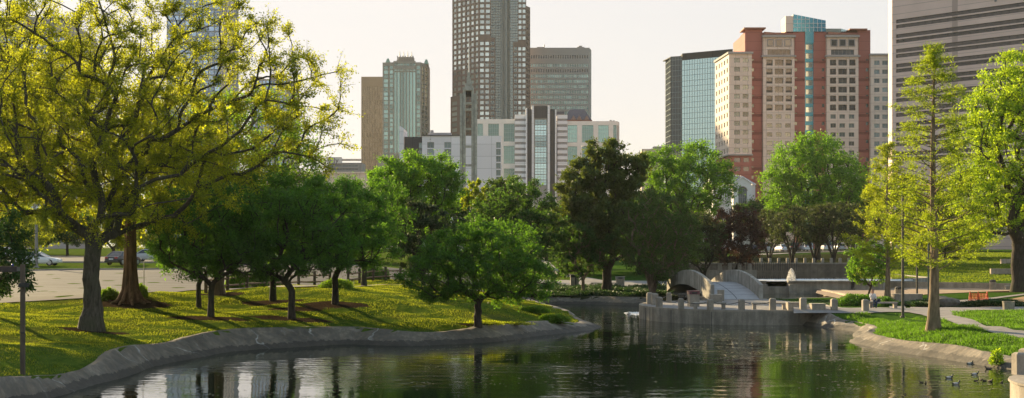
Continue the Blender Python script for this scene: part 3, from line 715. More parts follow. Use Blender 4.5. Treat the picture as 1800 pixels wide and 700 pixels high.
# distant rows of trees that close the view (individual trees, shared meshes)
bgA = far_tree(60, 250, 330, 60, 70, 'yellow-lit tree beyond the car park behind the big oak', 'yellowgreen', seed=41, nl=16000, size=.45, low=430, name='distant_tree', nT=90, group='trees beyond the roads')
bgB = far_tree(960, 260, 372, 960, 60, 'dark tree behind the cedar, far side of the park road', 'dark2', seed=42, nl=16000, size=.45, low=432, name='distant_tree', nT=90, group='trees beyond the roads')
spots = [(-60, 240, 'A', 1.0, 'leftmost yellow-lit tree beyond the car park'), (200, 235, 'A', .9, 'yellow-lit tree seen left of the fluted brown trunk'), (330, 250, 'B', 1.3, 'dark tree beyond the road behind the forked maple'), (430, 240, 'B', 1.15, 'dark tree beyond the road behind the slim maple'), (560, 250, 'B', 1.25, 'dark tree beyond the road behind the mound'), (660, 230, 'B', 1.2, 'dark tree beyond the road right of the mound'),
         (800, 240, 'B', 1.2, 'dark tree far behind the lone round tree'), (880, 280, 'B', 1.1, 'dark tree far behind the broad cedar'), (1110, 270, 'B', 1.25, 'dark tree far behind the magnolia'), (1190, 300, 'B', 1.1, 'dark tree far behind the light green ash'), (1340, 330, 'B', 1.25, 'dark tree below the arched window chapel'), (1300, 340, 'A', .8, 'yellow-green tree beside the chapel wall'), (1500, 300, 'B', 1.3, 'dark tree on the hilltop right of the big rounded oak'), (1590, 290, 'A', 1.3, 'yellow-green hilltop tree behind the two cypresses'), (1700, 280, 'A', 1.3, 'yellow-green hilltop tree left of the lime tree'), (1840, 300, 'B', 1.4, 'dark hilltop tree at the right edge')]
spots += [(985, 185, 'B', .95, 'mid height dark tree filling the gap left of the magnolia'), (1125, 182, 'B', .95, 'mid height dark tree filling the gap right of the magnolia'), (1040, 200, 'B', 1.0, 'dark tree directly behind the magnolia trunk'), (905, 195, 'B', .95, 'dark tree close behind the broad cedar'), (118, 215, 'B', .7, 'low dark tree beyond the road, just left of the huge oak trunk'), (268, 205, 'A', .62, 'low yellow-green tree beyond the road, right of the fluted trunk'), (372, 225, 'A', .7, 'low yellow-green tree beyond the road behind the pale trunk'), (40, 205, 'A', .6, 'low yellow-green tree behind the utility pole')]
for i, (px, Y, k, s_, lb) in enumerate(spots): dup(bgA if k == 'A' else bgB, gy(px, Y), i*1.3, lb, scale=s_)

# ------------------------------------------------------------------ shrubs, ivy, grass
def make_shrub(name, label, g, rx, ry, rz, leaf, n, size, seed, group=None, cat='shrub', flat=.3):
    rs = np.random.RandomState(seed); root = thing(name, label, cat, g, 0, group)
    nb = 16; d = rand_dir(rs, nb); d[:, 2] = abs(d[:, 2]); Pn = d*np.array([rx, ry, rz])*.9
    v, f = frustums(np.zeros((nb, 3)), Pn, np.full(nb, .025), np.full(nb, .008), 4)
    t = bpy.data.objects.new('stem', np_mesh('stem', v, f, MAT['bark_dark'])); col.objects.link(t); t.parent = root
    d = rand_dir(rs, n); d[:, 2] = abs(d[:, 2]); r = rs.uniform(.3, 1, n)**.4*(1+.16*np.sin(d[:, 0]*7+seed)*np.cos(d[:, 1]*6))
    C = d*np.array([rx, ry, rz])*r[:, None]
    c = bpy.data.objects.new('foliage', leaves_mesh('foliage', C, d*.6+rand_dir(rs, n)*.8, size, LM[leaf], rs, flat)); col.objects.link(c); c.parent = root
    return root
sh = make_shrub('round_shrub', 'round clipped shrub at the road edge left of the fluted brown trunk', base(192, 526), .62, .6, .68, 'mid', 3500, .11, 1)
dup(sh, base(247, 522), 1., 'upright clipped shrub right of the fluted brown trunk', scale=(.75, .75, 1.15))
dup(sh, gy(412, 106), 2., 'light green shrub behind the fence near its left end', scale=(1.15, 1.1, 1.4))
sd = make_shrub('dark_shrub', 'dark green shrub behind the second fence bay', gy(446, 109), 1.1, .8, 1.2, 'dark2', 3500, .13, 2)
for px, Y, s_, lb in ((476, 112, .8, 'dark shrub behind the third fence bay'), (650, 127, 1.0, 'dark shrub behind the fence right of the mound'), (668, 129, .9, 'dark shrub behind the fence beside the grey-leaved evergreen')):
    dup(sd, gy(px, Y), px*.1, lb, scale=s_)
make_shrub('low_shrub', 'low green shrub at the back of the mound beside the rightmost maple', base(592, 506), 1.2, .8, .6, 'mid', 3000, .12, 3)
jn = make_shrub('juniper_shrub', 'wide dark juniper left of the seated woman', gy(1508, 111.5), 1.9, 1.5, .85, 'dark', 9000, .13, 4)
dup(jn, gy(1549, 110.5), 1.7, 'wide dark juniper behind the seated woman', scale=(.95, .9, .8))
hb = make_shrub('clumped_grass_hedge', 'left low clump of greenery near the tip of the lawn', gy(938, 97), 1.15, .55, .42, 'mid', 4200, .12, 5)
dup(hb, gy(972, 93), .4, 'right low clump of greenery nearest the tip of the lawn', scale=(1.05, 1, 1))
make_shrub('weed_clump', 'bright yellow-green weed growing out of the bank behind the ducks', Vector((*wl(1751, 642, .1), .15)), .3, .25, .62, 'lime', 700, .12, 6)
make_shrub('flower_clump', 'yellow weeds around the foot of the lone round tree', gy(850, 85.0), 1.2, .4, .22, 'yellowgreen', 1200, .09, 7)
make_shrub('flower_clump', 'yellow weeds along the bank right of the lone round tree', gy(900, 87.6), 1.5, .35, .18, 'yellowgreen', 1100, .08, 8)
make_shrub('low_shrub', 'leafy shrubs over the channel bank behind the lone round tree', gy(885, 124), 2.3, 1.2, .9, 'mid', 5000, .14, 9)

def ground_scatter(name, kind_mat, n, xr, yr, keep, h, w, seed, leaf=True, lean=.4):
    """blades or leaves of ground cover standing on the ground"""
    rs = np.random.RandomState(seed); x = rs.uniform(*xr, n); y = rs.uniform(*yr, n)
    ok = keep(x, y); x = x[ok]; y = y[ok]; n = len(x); z = zraw(x, y)
    a = rs.uniform(0, 6.28, n); hh = h*rs.uniform(.5, 1.3, n)*(.75+.5*np.sin(x*1.1+np.cos(y*.8))*np.cos(y*1.4)); ww = w*rs.uniform(.6, 1.3, n)
    und_ = np.where((y < 135) & (x < 12), .05*np.sin(x*.9+y*.4)*np.sin(y*.7-x*.3)+.03*np.sin(x*2.3)*np.cos(y*1.9), 0)
    B = np.stack([x, y, z+und_-.02], -1); s = np.stack([np.cos(a), np.sin(a), 0*a], -1)*ww[:, None]/2; ln = rs.normal(size=(n, 3))*lean*hh[:, None]; ln[:, 2] = hh
    V = np.stack([B-s, B+s, B+ln+s*.25, B+ln-s*.25], 1).reshape(-1, 3)
    o = bpy.data.objects.new(name, np_mesh(name, V, np.arange(4*n).reshape(-1, 4), kind_mat)); col.objects.link(o); o['kind'] = 'stuff'; return o
def near_bed(x, y):
    k = np.zeros(x.shape, bool)
    for bx_, by_, rx, ry in beds: k |= np.hypot((x-bx_)/rx, (y-by_)/ry) < .95
    return k
GM1 = leaf_mat('dry_lawn_blade', (.095, .14, .012), (.33, .37, .02), .47, .01, (.12, .14, .02))
GM2 = leaf_mat('lush_lawn_blade', (.06, .13, .014), (.18, .36, .02), .45, .02, (.045, .10, .018))
roadpoly = [tuple(p) for p in road_near]+[(-60, 200)]
def worn(x, y): return (np.sin(x*.9+1.3*np.sin(y*.5))*np.sin(y*.8+x*.3)+.35*np.sin(x*3.1+y)*np.sin(y*2.3) > .62) & (np.sin(x*37.7+y*91.3) < .3)
def kl(x, y):
    lim = np.interp(x, [p[0] for p in road_near], [p[1] for p in road_near])
    return (sdf(x, y, pond_poly) > BWf(x, y)+.28) & (y < lim-.2) & ~near_bed(x, y) & ~worn(x, y) & (x/y > -.45) & (x/y < .1)
ground_scatter('grass', GM1, 520000, (-42, 12), (48, 128), kl, .075, .035, 1)
prom_lo = np.array(G2([(1395,552),(1460,551.5),(1525,551.5),(1565,549.5),(1605,551),(1635,559),(1675,568),(1730,581),(1800,597),(1880,620)]))
prom_hi = np.array(G2([(1395,541),(1460,541.5),(1530,541.5),(1576,542.5),(1650,543),(1685,555),(1712,564),(1772,578.5),(1800,583),(1880,600)]))
promA = [tuple(p) for p in prom_lo]+[tuple(p) for p in prom_hi[::-1]]
lawnB = G2([(1672,554),(1710,548),(1760,547.5),(1860,547.5),(1860,597),(1800,583),(1772,578.5),(1712,564)])
def kr(x, y):
    return (sdf(x, y, pond_poly) > BWf(x, y)+.3) & (x > 18) & (y < 98.8) & ~inside(x, y, promA) & ~inside(x, y, lawnB) & (x/y < .42) & ~inside(x, y, cor_poly) & (x > 20+(y-60)*.02) & ((y < np.interp(x, prom_lo[::1, 0][np.argsort(prom_lo[:, 0])], prom_lo[np.argsort(prom_lo[:, 0]), 1])))
ground_scatter('grass', GM2, 260000, (18, 42), (56, 99), kr, .2, .05, 2, lean=.5)
ground_scatter('grass', GM2, 110000, (28, 44), (70, 104), lambda x, y: inside(x, y, lawnB) & (x/y < .42), .2, .05, 3, lean=.5)
def kh(x, y): return (x/y > .24) & (x/y < .42)
ground_scatter('grass', leaf_mat('hill_grass_blade', (.085, .14, .015), (.27, .34, .02), .45, .01), 220000, (30, 110), (168, 262), kh, .16, .09, 4)
def kx(x, y): return ((x > -3) & (x < 16.5) & (y > 138.5) & (y < 155.5))
IV = leaf_mat('ivy_leaf', (.03, .07, .015), (.06, .12, .02), .3, .06)
ground_scatter('ivy', IV, 60000, (-4, 17), (138, 156), kx, .4, .2, 5, lean=.8)
def ki(x, y): # strip beside the promenade and pool
    return ((y > 110.8) & (y < 128) & (x > 22.8) & (x < 35) & (sdf(x, y, pool2) > .5) & (y > 112-0*(x-22))) & (y < np.interp(x, [22, 27, 31, 36], [128.5, 120, 116.5, 114.5])+0)
ground_scatter('ivy', leaf_mat('planting_leaf', (.05, .10, .02), (.10, .18, .02), .35, .05), 40000, (22, 36), (107, 129), ki, .2, .14, 6, lean=.7)
ground_scatter('ivy', IV, 26000, (30.5, 39), (107.2, 110.5), lambda x, y: x > 0, .35, .14, 7, lean=.7)
# ------------------------------------------------------------------ buildings
GL = {}
GL['teal'] = glass_mat('teal_window_glass', (.15, .20, .20), .15, .6)
GL['dark'] = glass_mat('dark_window_glass', (.09, .11, .12), .15, .55)
GL['pale'] = glass_mat('pale_window_glass', (.62, .68, .66), .2, .6)
GL['blue'] = glass_mat('blue_curtain_glass', (.07, .36, .52), .12, .6)
GL['curtain'] = glass_mat('green_grey_curtain_glass', (.42, .56, .56), .05, .85, .002)
GL['black'] = glass_mat('black_curtain_glass', (.05, .06, .065), .1, .5)
GL['sage'] = glass_mat('sage_window_glass', (.28, .42, .38), .15, .7)
BM = {}
def wallmat(name, c, jx=0, jz=0, var=.06, jc=None):
    """masonry or precast with panel joints: jx, jz panel size in metres"""
    m, nt, out = new_mat(name)
    n = noise(nt, .12, 5); cc = ramp(nt, n, [(.3, tuple(x*(1-var) for x in c)), (.7, tuple(x*(1+var) for x in c))])
    if jz:
        geo = N(nt, 'ShaderNodeNewGeometry'); sx = N(nt, 'ShaderNodeSeparateXYZ'); nt.links.new(geo.outputs['Position'], sx.inputs[0])
        cb = N(nt, 'ShaderNodeCombineXYZ'); 
        ad = N(nt, 'ShaderNodeMath', operation='ADD'); nt.links.new(sx.outputs['X'], ad.inputs[0]); nt.links.new(sx.outputs['Y'], ad.inputs[1])
        nt.links.new(ad.outputs[0], cb.inputs[0]); nt.links.new(sx.outputs['Z'], cb.inputs[1])
        b = N(nt, 'ShaderNodeTexBrick'); b.offset = 0; b.inputs['Scale'].default_value = 1
        b.inputs['Brick Width'].default_value = jx or 1000; b.inputs['Row Height'].default_value = jz; b.inputs['Mortar Size'].default_value = .07
        b.inputs['Color1'].default_value = (1, 1, 1, 1); b.inputs['Color2'].default_value = (.9, .9, .9, 1); b.inputs['Mortar'].default_value = (*([.62]*3), 1)
        nt.links.new(cb.outputs[0], b.inputs['Vector']); cc = mixrgb(nt, 1., cc, b.outputs[0], 'MULTIPLY')
    principled(nt, out, cc, .85, 0, .3); return m
BM['cream'] = wallmat('cream_precast', (.70, .585, .52), 4, 3.0)
BM['brick'] = wallmat('red_brick', (.36, .14, .12), 0, 3.0, .1)
BM['granite'] = wallmat('brown_granite', (.17, .118, .108))
BM['pinkstone'] = wallmat('pinkish_stone', (.76, .565, .52), 3.4, 1.9, .08)
BM['grey'] = wallmat('grey_precast', (.34, .32, .32))
BM['lav'] = wallmat('pale_lavender_panel', (.80, .79, .85), 6, 3.6, .03)
BM['dk'] = wallmat('charcoal_panel', (.075, .075, .085), 2, 60, .05)
BM['tan'] = wallmat('tan_stone', (.31, .235, .165))
BM['sagewall'] = wallmat('grey_green_stone', (.33, .30, .27))
BM['black'] = wallmat('black_panel', (.035, .04, .045), 3, 3.8, .1)
BM['steel'] = M('metal_roof', (.26, .27, .31), .5, .5, .1, metal=.4)
BM['slate'] = M('slate_roof', (.13, .11, .13), .7, .5, .15)

def islands(mb):
    par = list(range(len(mb.v)))
    def fd(i):
        while par[i] != i: par[i] = par[par[i]]; i = par[i]
        return i
    for f in mb.f:
        for k in f[1:]: par[fd(k)] = fd(f[0])
    out = {}
    for f, m in zip(mb.f, mb.m): out.setdefault(fd(f[0]), []).append((f, m))
    res = []
    for fs in out.values():
        t = MB(); idx = {}
        for f, m in fs:
            for k in f:
                if k not in idx: idx[k] = len(t.v); t.v.append(mb.v[k])
            t.f.append(tuple(idx[k] for k in f)); t.m.append(m)
        res.append(t)
    return res
class Bld:
    """a building: collects wall surfaces and windows; the 100 largest windows are parts of their own"""
    def __init__(s, name, label, px, Y, cat='building', group=None):
        s.root = thing(name, label, cat, (WX(px, Y), Y, float(zraw(WX(px, Y), Y))-.3), 0, group); s.win = []; s.Y = Y; s.mb = {}; s.nwin = 'window'
    def m(s, part): return s.mb.setdefault(part, MB())
    def face(s, part, a, b, z0, z1, cols, rows, depth=.35, glass='teal', mi=0, mull=(0, 0), skip=None, fmi=1):
        """wall from a to b (seen left to right) between z0 and z1, with openings at cols x rows (metres from a / world z)"""
        a = Vector((a[0], a[1])); b = Vector((b[0], b[1])); L = (b-a).length; u = (b-a)/L; n = Vector((u.y, -u.x)); mb = s.m(part)
        def pt(t, z, d=0): return (a.x+u.x*t-n.x*d, a.y+u.y*t-n.y*d, z)
        xs_ = sorted(set([0, L]+[x for c in cols for x in c])); zs_ = sorted(set([z0, z1]+[z for r in rows for z in r]))
        if not cols or not rows: mb.quad(pt(0, z0), pt(L, z0), pt(L, z1), pt(0, z1), mi); return
        cset = {round(c[0], 4) for c in cols}; rset = {round(r[0], 4) for r in rows}
        for x0, x1 in zip(xs_, xs_[1:]):
            cw = round(x0, 4) in cset
            if not cw: mb.quad(pt(x0, z0), pt(x1, z0), pt(x1, z1), pt(x0, z1), mi); continue
            for q0, q1 in zip(zs_, zs_[1:]):
                if round(q0, 4) in rset and not (skip and skip(x0, q0)):
                    mb.quad(pt(x0, q0), pt(x1, q0), pt(x1, q0, depth), pt(x0, q0, depth), mi); mb.quad(pt(x0, q1), pt(x0, q1, depth), pt(x1, q1, depth), pt(x1, q1), mi)
                    mb.quad(pt(x0, q0), pt(x0, q0, depth), pt(x0, q1, depth), pt(x0, q1), mi); mb.quad(pt(x1, q0), pt(x1, q1), pt(x1, q1, depth), pt(x1, q0, depth), mi)
                    s.win.append((pt(x0, q0, depth), u, n, x1-x0, q1-q0, glass, mull))
                else: mb.quad(pt(x0, q0), pt(x1, q0), pt(x1, q1), pt(x0, q1), mi)
    def core(s, part, foot, z0, z1, mi=0): s.m(part).prism(foot, z0, z1, mi); return s
    def winmesh(s, mb, w, sill=False):
        (p, u, n, W_, H_, gl, mull) = w; p = Vector(p); U = Vector((u.x, u.y, 0)); Nn = Vector((n.x, n.y, 0)); Z = Vector((0, 0, 1))
        mb.quad(p, p+U*W_, p+U*W_+Z*H_, p+Z*H_, 0)
        fr = min(.09, W_*.05); d = Nn*.06
        def bar(x0, x1, z0, z1):
            q = [p+U*x0+Z*z0+d, p+U*x1+Z*z0+d, p+U*x1+Z*z1+d, p+U*x0+Z*z1+d]; mb.quad(*q, 1)
        if W_ < 90 and mull is not None:
            bar(0, W_, 0, fr); bar(0, W_, H_-fr, H_); bar(0, fr, fr, H_-fr); bar(W_-fr, W_, fr, H_-fr)
            for k in range(mull[0]): x = W_*(k+1)/(mull[0]+1); bar(x-fr*.5, x+fr*.5, fr, H_-fr)
            for k in range(mull[1]):
                z = H_*(k+1)/(mull[1]+1); p2 = d; q = [p+U*fr+Z*(z-fr*.5)+d*1.1, p+U*(W_-fr)+Z*(z-fr*.5)+d*1.1, p+U*(W_-fr)+Z*(z+fr*.5)+d*1.1, p+U*fr+Z*(z+fr*.5)+d*1.1]; mb.quad(*q, 1)
    def finish(s, mats, frame='metal_grey'):
        for part, mb in s.mb.items():
            mm = mats[part]
            if part in ('string_course', 'cornice', 'white_band', 'grey_band', 'roof_slab', 'window_surround', 'gable', 'roof_plant', 'white_fin', 'pinnacle', 'corner_finial', 'charcoal_pier', 'roof_vent', 'roof_deck', 'roof_sign', 'balcony_rail'):
                for piece in islands(mb): piece.build(part, mm, s.root)
            else: mb.build(part, mm, s.root)
        fm = MAT[frame]; key = lambda w: -(w[3]*w[4])
        def vis(w):
            px = 900+w[0][0]*F/w[0][1]; py = HZ-(w[0][2]-CAMZ)*F/w[0][1]
            return 0 <= px <= 1800 and 0 <= py <= 400
        order = sorted(s.win, key=lambda w: (not vis(w), -(w[3]*w[4]), w[0][2]))
        first, rest = (order, []) if len(order) <= 100 else (order[:100], order[100:])
        cache = {}
        for w in first:
            k = (round(w[3], 2), round(w[4], 2), w[5], round(w[1].x, 3), w[6])
            if k not in cache:
                mb = MB(); s.winmesh(mb, ((0, 0, 0),)+w[1:]); o = mb.build(s.nwin, [GL[w[5]], fm], None); cache[k] = o; o.parent = s.root
            else: o = cache[k].copy(); col.objects.link(o)
            o.location = Vector(w[0])-s.root.location
        if rest:
            by = {}
            for w in rest: by.setdefault(w[5], []).append(w)
            mb = MB(); keys = list(by); allm = [GL[k] for k in keys]+[fm]
            for gi, k in enumerate(keys):
                for w in by[k]:
                    t = MB(); s.winmesh(t, w)
                    kk = len(mb.v); mb.v += t.v; mb.f += [tuple(i+kk for i in f) for f in t.f]; mb.m += [gi if x == 0 else len(keys) for x in t.m]
            o = mb.build('windows', allm, s.root); o['kind'] = 'stuff'
        return s.root
def spans(x0, x1, n, frac):                   # n openings between x0 and x1, each frac of its bay
    b = (x1-x0)/n; return [(x0+b*i+b*(1-frac)/2, x0+b*(i+1)-b*(1-frac)/2) for i in range(n)]
def rel(pxs, x0, Y): return [(WX(a, Y)-x0, WX(b, Y)-x0) for a, b in pxs]
def zr(pys, Y): return [(WZ(b, Y), WZ(a, Y)) for a, b in pys]

# --- apartment tower, brick and cream --------------------------------------------------
Y = 480; s_ = F/Y
B = Bld('apartment_tower', 'brick and cream apartment tower with a blue glass spine and slanted glass top', 1410, Y)
zb = 3.5
def X(px): return WX(px, Y)
def Zp(py): return WZ(py, Y)
ROW = [82+15.75*i for i in range(22)]
def rows(y0, n, step=15.75, h=9.2): return zr([(y0+step*i, y0+step*i+h) for i in range(n)], Y)
# red body
rw = rows(104, 17, 15.75, 6)
def redband(a, b, top, side):
    x0 = X(a); cols = [(X(side)-x0, X(side+5)-x0)]
    B.face('brick_wall', (x0, Y), (X(b), Y), zb, Zp(top), cols, rw, .3, 'teal')
redband(1310, 1340, 52, 1320.5); redband(1394, 1415, 56, 1396.5); redband(1430, 1452, 56, 1444.5); redband(1507, 1530, 53, 1522)
B.core('brick_wall', [(X(1310), Y+.4), (X(1530), Y+.4), (X(1530), Y+26), (X(1310), Y+26)], zb, Zp(57))
B.core('brick_wall', [(X(1313), Y+.9), (X(1337), Y+.9), (X(1337), Y+14), (X(1313), Y+14)], Zp(58), Zp(52.5))
B.core('brick_wall', [(X(1394.2), Y+.5), (X(1414.8), Y+.5), (X(1414.8), Y+12), (X(1394.2), Y+12)], Zp(58), Zp(56.3))
B.core('brick_wall', [(X(1430.2), Y+.5), (X(1451.8), Y+.5), (X(1451.8), Y+12), (X(1430.2), Y+12)], Zp(58), Zp(56.3))
for k in range(1, 11): # darker brick string courses
    z = Zp(80+k*31.3)
    for a, b in ((1310.3, 1340), (1394.2, 1414.8), (1430.2, 1451.8), (1507.2, 1529.7)):
        B.m('string_course').box(X(a), X(b), Y-.12, Y+.2, z, z+.9)
# cream bays
def bays(a, b):
    fr = Y-1.6; x0 = X(a); w3 = b-a; x1 = X(b)
    c_bal = [(5.6/s_, 16.6/s_), (20.4/s_, 35.7/s_), (39.4/s_, 50.4/s_)]
    c_low = [(6.5/s_, 16/s_), (22.2/s_, 32/s_), (38.6/s_, 48.2/s_)]
    zs_ = Zp(200)
    B.face('cream_wall', (x0, fr), (x1, fr), zs_, Zp(101), c_bal, rows(106, 6, 15.75, 10.4), .9, 'dark', mull=(1, 0))
    B.face('cream_wall', (x0, fr), (x1, fr), zb, zs_, c_low, rows(202, 11, 15.75, 7.6), .3, 'teal', mull=(1, 0))
    # narrower upper storeys
    a2, b2 = a+.5, b-.5; w2 = b2-a2; X0 = X(a2)
    B.face('cream_wall', (X0, fr+.3), (X(b2), fr+.3), Zp(98), Zp(66), [(7.5/s_, 48/s_)], [(Zp(97.5), Zp(88))], .5, 'dark', mull=(5, 0))
    B.m('cornice').box(x0-.5, x1+.5, fr-.6, fr+1.2, Zp(101.5), Zp(98.5)); B.m('cornice').box(x0-.3, x1+.3, fr-.5, fr+1.2, Zp(67), Zp(63))
    for t in (7.5, 22.5, 38):                      # top storey windows
        B.m('window_surround').box(X(a2+t)-.25, X(a2+t+10)+.25, fr+.1, fr+.25, Zp(83), Zp(70))
        B.win.append(((X(a2+t), fr+.06, Zp(82)), Vector((1, 0)), Vector((0, -1)), 10/s_, 11/s_, 'dark', (0, 0)))
    B.core('cream_wall', [(x0+.01, fr+1.0), (x1-.01, fr+1.0), (x1-.01, Y+3), (x0+.01, Y+3)], zb, Zp(66.5))
    B.m('cream_wall').quad((x0, fr, zb), (x0, fr, Zp(66)), (x0, Y+3, Zp(66)), (x0, Y+3, zb)); B.m('cream_wall').quad((x1, fr, zb), (x1, Y+3, zb), (x1, Y+3, Zp(66)), (x1, fr, Zp(66)))
    # balcony rails
    for r in rows(106, 6, 15.75, 10.4):
        for c in (c_bal[0], c_bal[2]): B.m('balcony_rail').box(x0+c[0]+.05, x0+c[1]-.05, fr+.15, fr+.2, r[0]+.02, r[0]+.75)
    B.m('roof_slab').add([(x0+.5, fr+.2, Zp(62)), (x1, fr+.2, Zp(62)), (x1, Y+8, Zp(60)), (x0+.5, Y+8, Zp(60)), (x0+.5, fr+.2, Zp(57)), (x1, fr+.2, Zp(61)), (x1, Y+8, Zp(59)), (x0+.5, Y+8, Zp(55))], [(0, 1, 5, 4), (1, 2, 6, 5), (2, 3, 7, 6), (3, 0, 4, 7), (4, 5, 6, 7), (3, 2, 1, 0)])
bays(1340, 1395); bays(1451.5, 1507)
# flat roof wings with overhang
for a, b, t in ((1309, 1345, 50), (1494, 1523, 52)): B.m('roof_slab').box(X(a)-.4, X(b), Y-1.5, Y+8, Zp(t+1.5), Zp(t-.6))
# blue glass spine and head
B.face('blue_spandrel', (X(1415), Y+.2), (X(1430), Y+.2), zb, Zp(75), [(.25, 15/s_-.25)], [r for r in rows(78, 20, 15.75, 9.5)], .12, 'curtain', mull=(1, 0))
B.core('brick_wall', [(X(1415)+.01, Y+.6), (X(1430)-.01, Y+.6), (X(1430)-.01, Y+2), (X(1415)+.01, Y+2)], zb, Zp(58))
hx0, hx1 = X(1394), X(1451); bzz = Zp(56)
v = [(hx0, Y-.4, bzz), (hx1, Y-.4, bzz), (hx1, Y+9, bzz), (hx0, Y+9, bzz), (hx0, Y-.4, Zp(25.5)), (hx1, Y-.4, Zp(36.5)), (hx1, Y+9, Zp(36.5)), (hx0, Y+9, Zp(25.5))]
mbh = MB().add(v, [(0, 1, 5, 4), (1, 2, 6, 5), (2, 3, 7, 6), (4, 5, 6, 7)], 0).add(v, [(3, 0, 4, 7)], 1)
mbh.box(X(1415), X(1430), Y-.4, Y+.1, Zp(76), bzz, 0)
GB = M('sky_blue_glazing', (.03, .24, .38), .15, .4, .2, metal=.55, spec=.8)
for i in range(1, 8): x = hx0+(hx1-hx0)*i/8; mbh.box(x-.07, x+.07, Y-.5, Y-.4, bzz, Zp(25.5+11*i/8)-.1, 2)
for j in range(1, 4): zz = bzz+(Zp(30)-bzz)*j/3.6; mbh.box(hx0, hx1 if zz < Zp(36.5) else hx0+(hx1-hx0)*.5, Y-.52, Y-.41, zz-.07, zz+.07, 2)
B.mb['glass_head'] = mbh
hb_ = MB().box(X(1381), X(1394), Y-.2, Y+8, bzz, Zp(28.5)); B.mb['head_wall'] = hb_
mbp = MB().prism([(X(1451.5), Y+3), (X(1482), Y+3), (X(1508), Y+9), (X(1508), Y+16), (X(1451.5), Y+16)], bzz-.1, Zp(48)); B.mb['penthouse'] = mbp
# left wing with lit flank, right wing
wl0, wl1 = X(1279), X(1319); wy = Y-3; flank = (X(1257)+0, Y+24)
fx = WX(1257, Y+20)
B.face('cream_wall', (wl0, wy), (wl1, wy), Zp(273), Zp(97), [(9/s_, 19/s_), (24/s_, 34/s_)], rows(104, 11, 15.75, 8.2), .35, 'teal', mull=(1, 0))
Lf = math.hypot(wl0-fx, 23+0)
B.face('cream_wall', (fx, Y+20), (wl0, wy), Zp(273), Zp(97), spans(.6, Lf-.6, 5, .42), rows(104, 11, 15.75, 8.2), .35, 'teal')
B.face('brick_wall', (wl0+.3, wy+.5), (wl1, wy+.5), zb, Zp(273), [(8/s_, 19/s_), (24/s_, 34/s_)], rows(278, 2, 15.75, 8), .35, 'dark')
B.m('brick_wall').quad((fx+.4, Y+20.4, zb), (wl0+.3, wy+.5, zb), (wl0+.3, wy+.5, Zp(273)), (fx+.4, Y+20.4, Zp(273)))
B.m('cream_wall').quad((wl1, wy, Zp(273)), (wl1, Y, Zp(273)), (wl1, Y, Zp(97)), (wl1, wy, Zp(97)))
B.core('cream_wall', [(fx+1, Y+21), (wl0+1, wy+1.2), (wl1-.05, wy+1.2), (wl1-.05, Y+26), (fx+1, Y+26)], Zp(272.5), Zp(98))
B.m('cornice').prism([(fx-.5, Y+20), (wl0-.4, wy-.7), (wl1+.4, wy-.7), (wl1+.4, wy+1), (fx+.5, Y+21)], Zp(97), Zp(93.5)); B.m('cornice').prism([(fx-.4, Y+20), (wl0-.4, wy-.5), (wl1+.3, wy-.5), (wl1+.3, wy+1), (fx+.5, Y+21)], Zp(274.5), Zp(272))
r0, r1 = X(1528), X(1562)
B.face('cream_wall', (r0, Y-2), (r1, Y-2), zb, Zp(99), [(6/s_, 15.5/s_), (20/s_, 30/s_)], rows(108, 18, 15.75, 7.8), .35, 'teal', mull=(1, 0))
B.core('cream_wall', [(r0+.02, Y-1), (r1+6, Y-1), (r1+6, Y+20), (r0+.02, Y+20)], zb, Zp(99.5)); B.m('cream_wall').quad((r0, Y-2, zb), (r0, Y-2, Zp(99)), (r0, Y, Zp(99)), (r0, Y, zb))
B.m('cornice').box(r0-.3, r1+6, Y-2.6, Y-.8, Zp(99), Zp(96))
B.finish({'brick_wall': BM['brick'], 'string_course': M('dark_brick_band', (.19, .06, .05)), 'cream_wall': BM['cream'], 'cornice': BM['grey'], 'window_surround': BM['grey'], 'balcony_rail': MAT['black'],
  'roof_slab': M('rusty_brown_fascia', (.30, .13, .09)), 'blue_spandrel': GB, 'glass_head': [GB, BM['cream'], MAT['white']], 'head_wall': BM['cream'], 'penthouse': GL['curtain']})

# --- right office slab ------------------------------------------------------------------
B = Bld('office_slab', 'massive pinkish stone office block with long dark window bands at the right edge', 1700, 340)
a = (WX(1568, 350), 350.); b = (WX(1960, 308), 308.); L = math.hypot(b[0]-a[0], b[1]-a[1])
zz = [WZ(py, 350) for py in (36, 46.2, 62.5, 72, 88.5, 97.5, 114.5, 123.5, 140, 149.5, 166, 175, 191, 200.5, 217, 226)]
rws = []
for k in range(10):
    t = 36+25.8*k; rws += [(WZ(t+6.5, 350), WZ(t, 350)), (WZ(t+15.6, 350), WZ(t+9.1, 350))]
B.face('stone_wall', a, b, 4, 96, [(1.1, L-1)], rws, .3, 'bronze' if 'bronze' in GL else 'dark', mull=(26, 0))
a0 = (WX(1561.5, 366), 366.)
B.face('stone_wall', a0, a, 4, 96, [], [])
B.core('stone_wall', [(a[0]+.6, a[1]+.6), (b[0], b[1]+.9), (b[0]+20, b[1]+50), (WX(1600, 410), 410), (WX(1564, 367), 367)], 4, 95.9)
u = (Vector(b)-Vector(a)).normalized()
B.m('roof_bracket').box(a[0]+u.x*27.5, a[0]+u.x*31, a[1]+u.y*27.5-.5, a[1]+u.y*27.5+.4, WZ(8, 333), WZ(-2, 333))
GL['bronze'] = glass_mat('bronze_band_glass', (.06, .045, .042), .25, .1, scale=.6)
B.win = [w[:5]+('bronze',)+w[6:] for w in B.win]
B.finish({'stone_wall': BM['pinkstone'], 'roof_bracket': MAT['metal_grey']}, 'black')

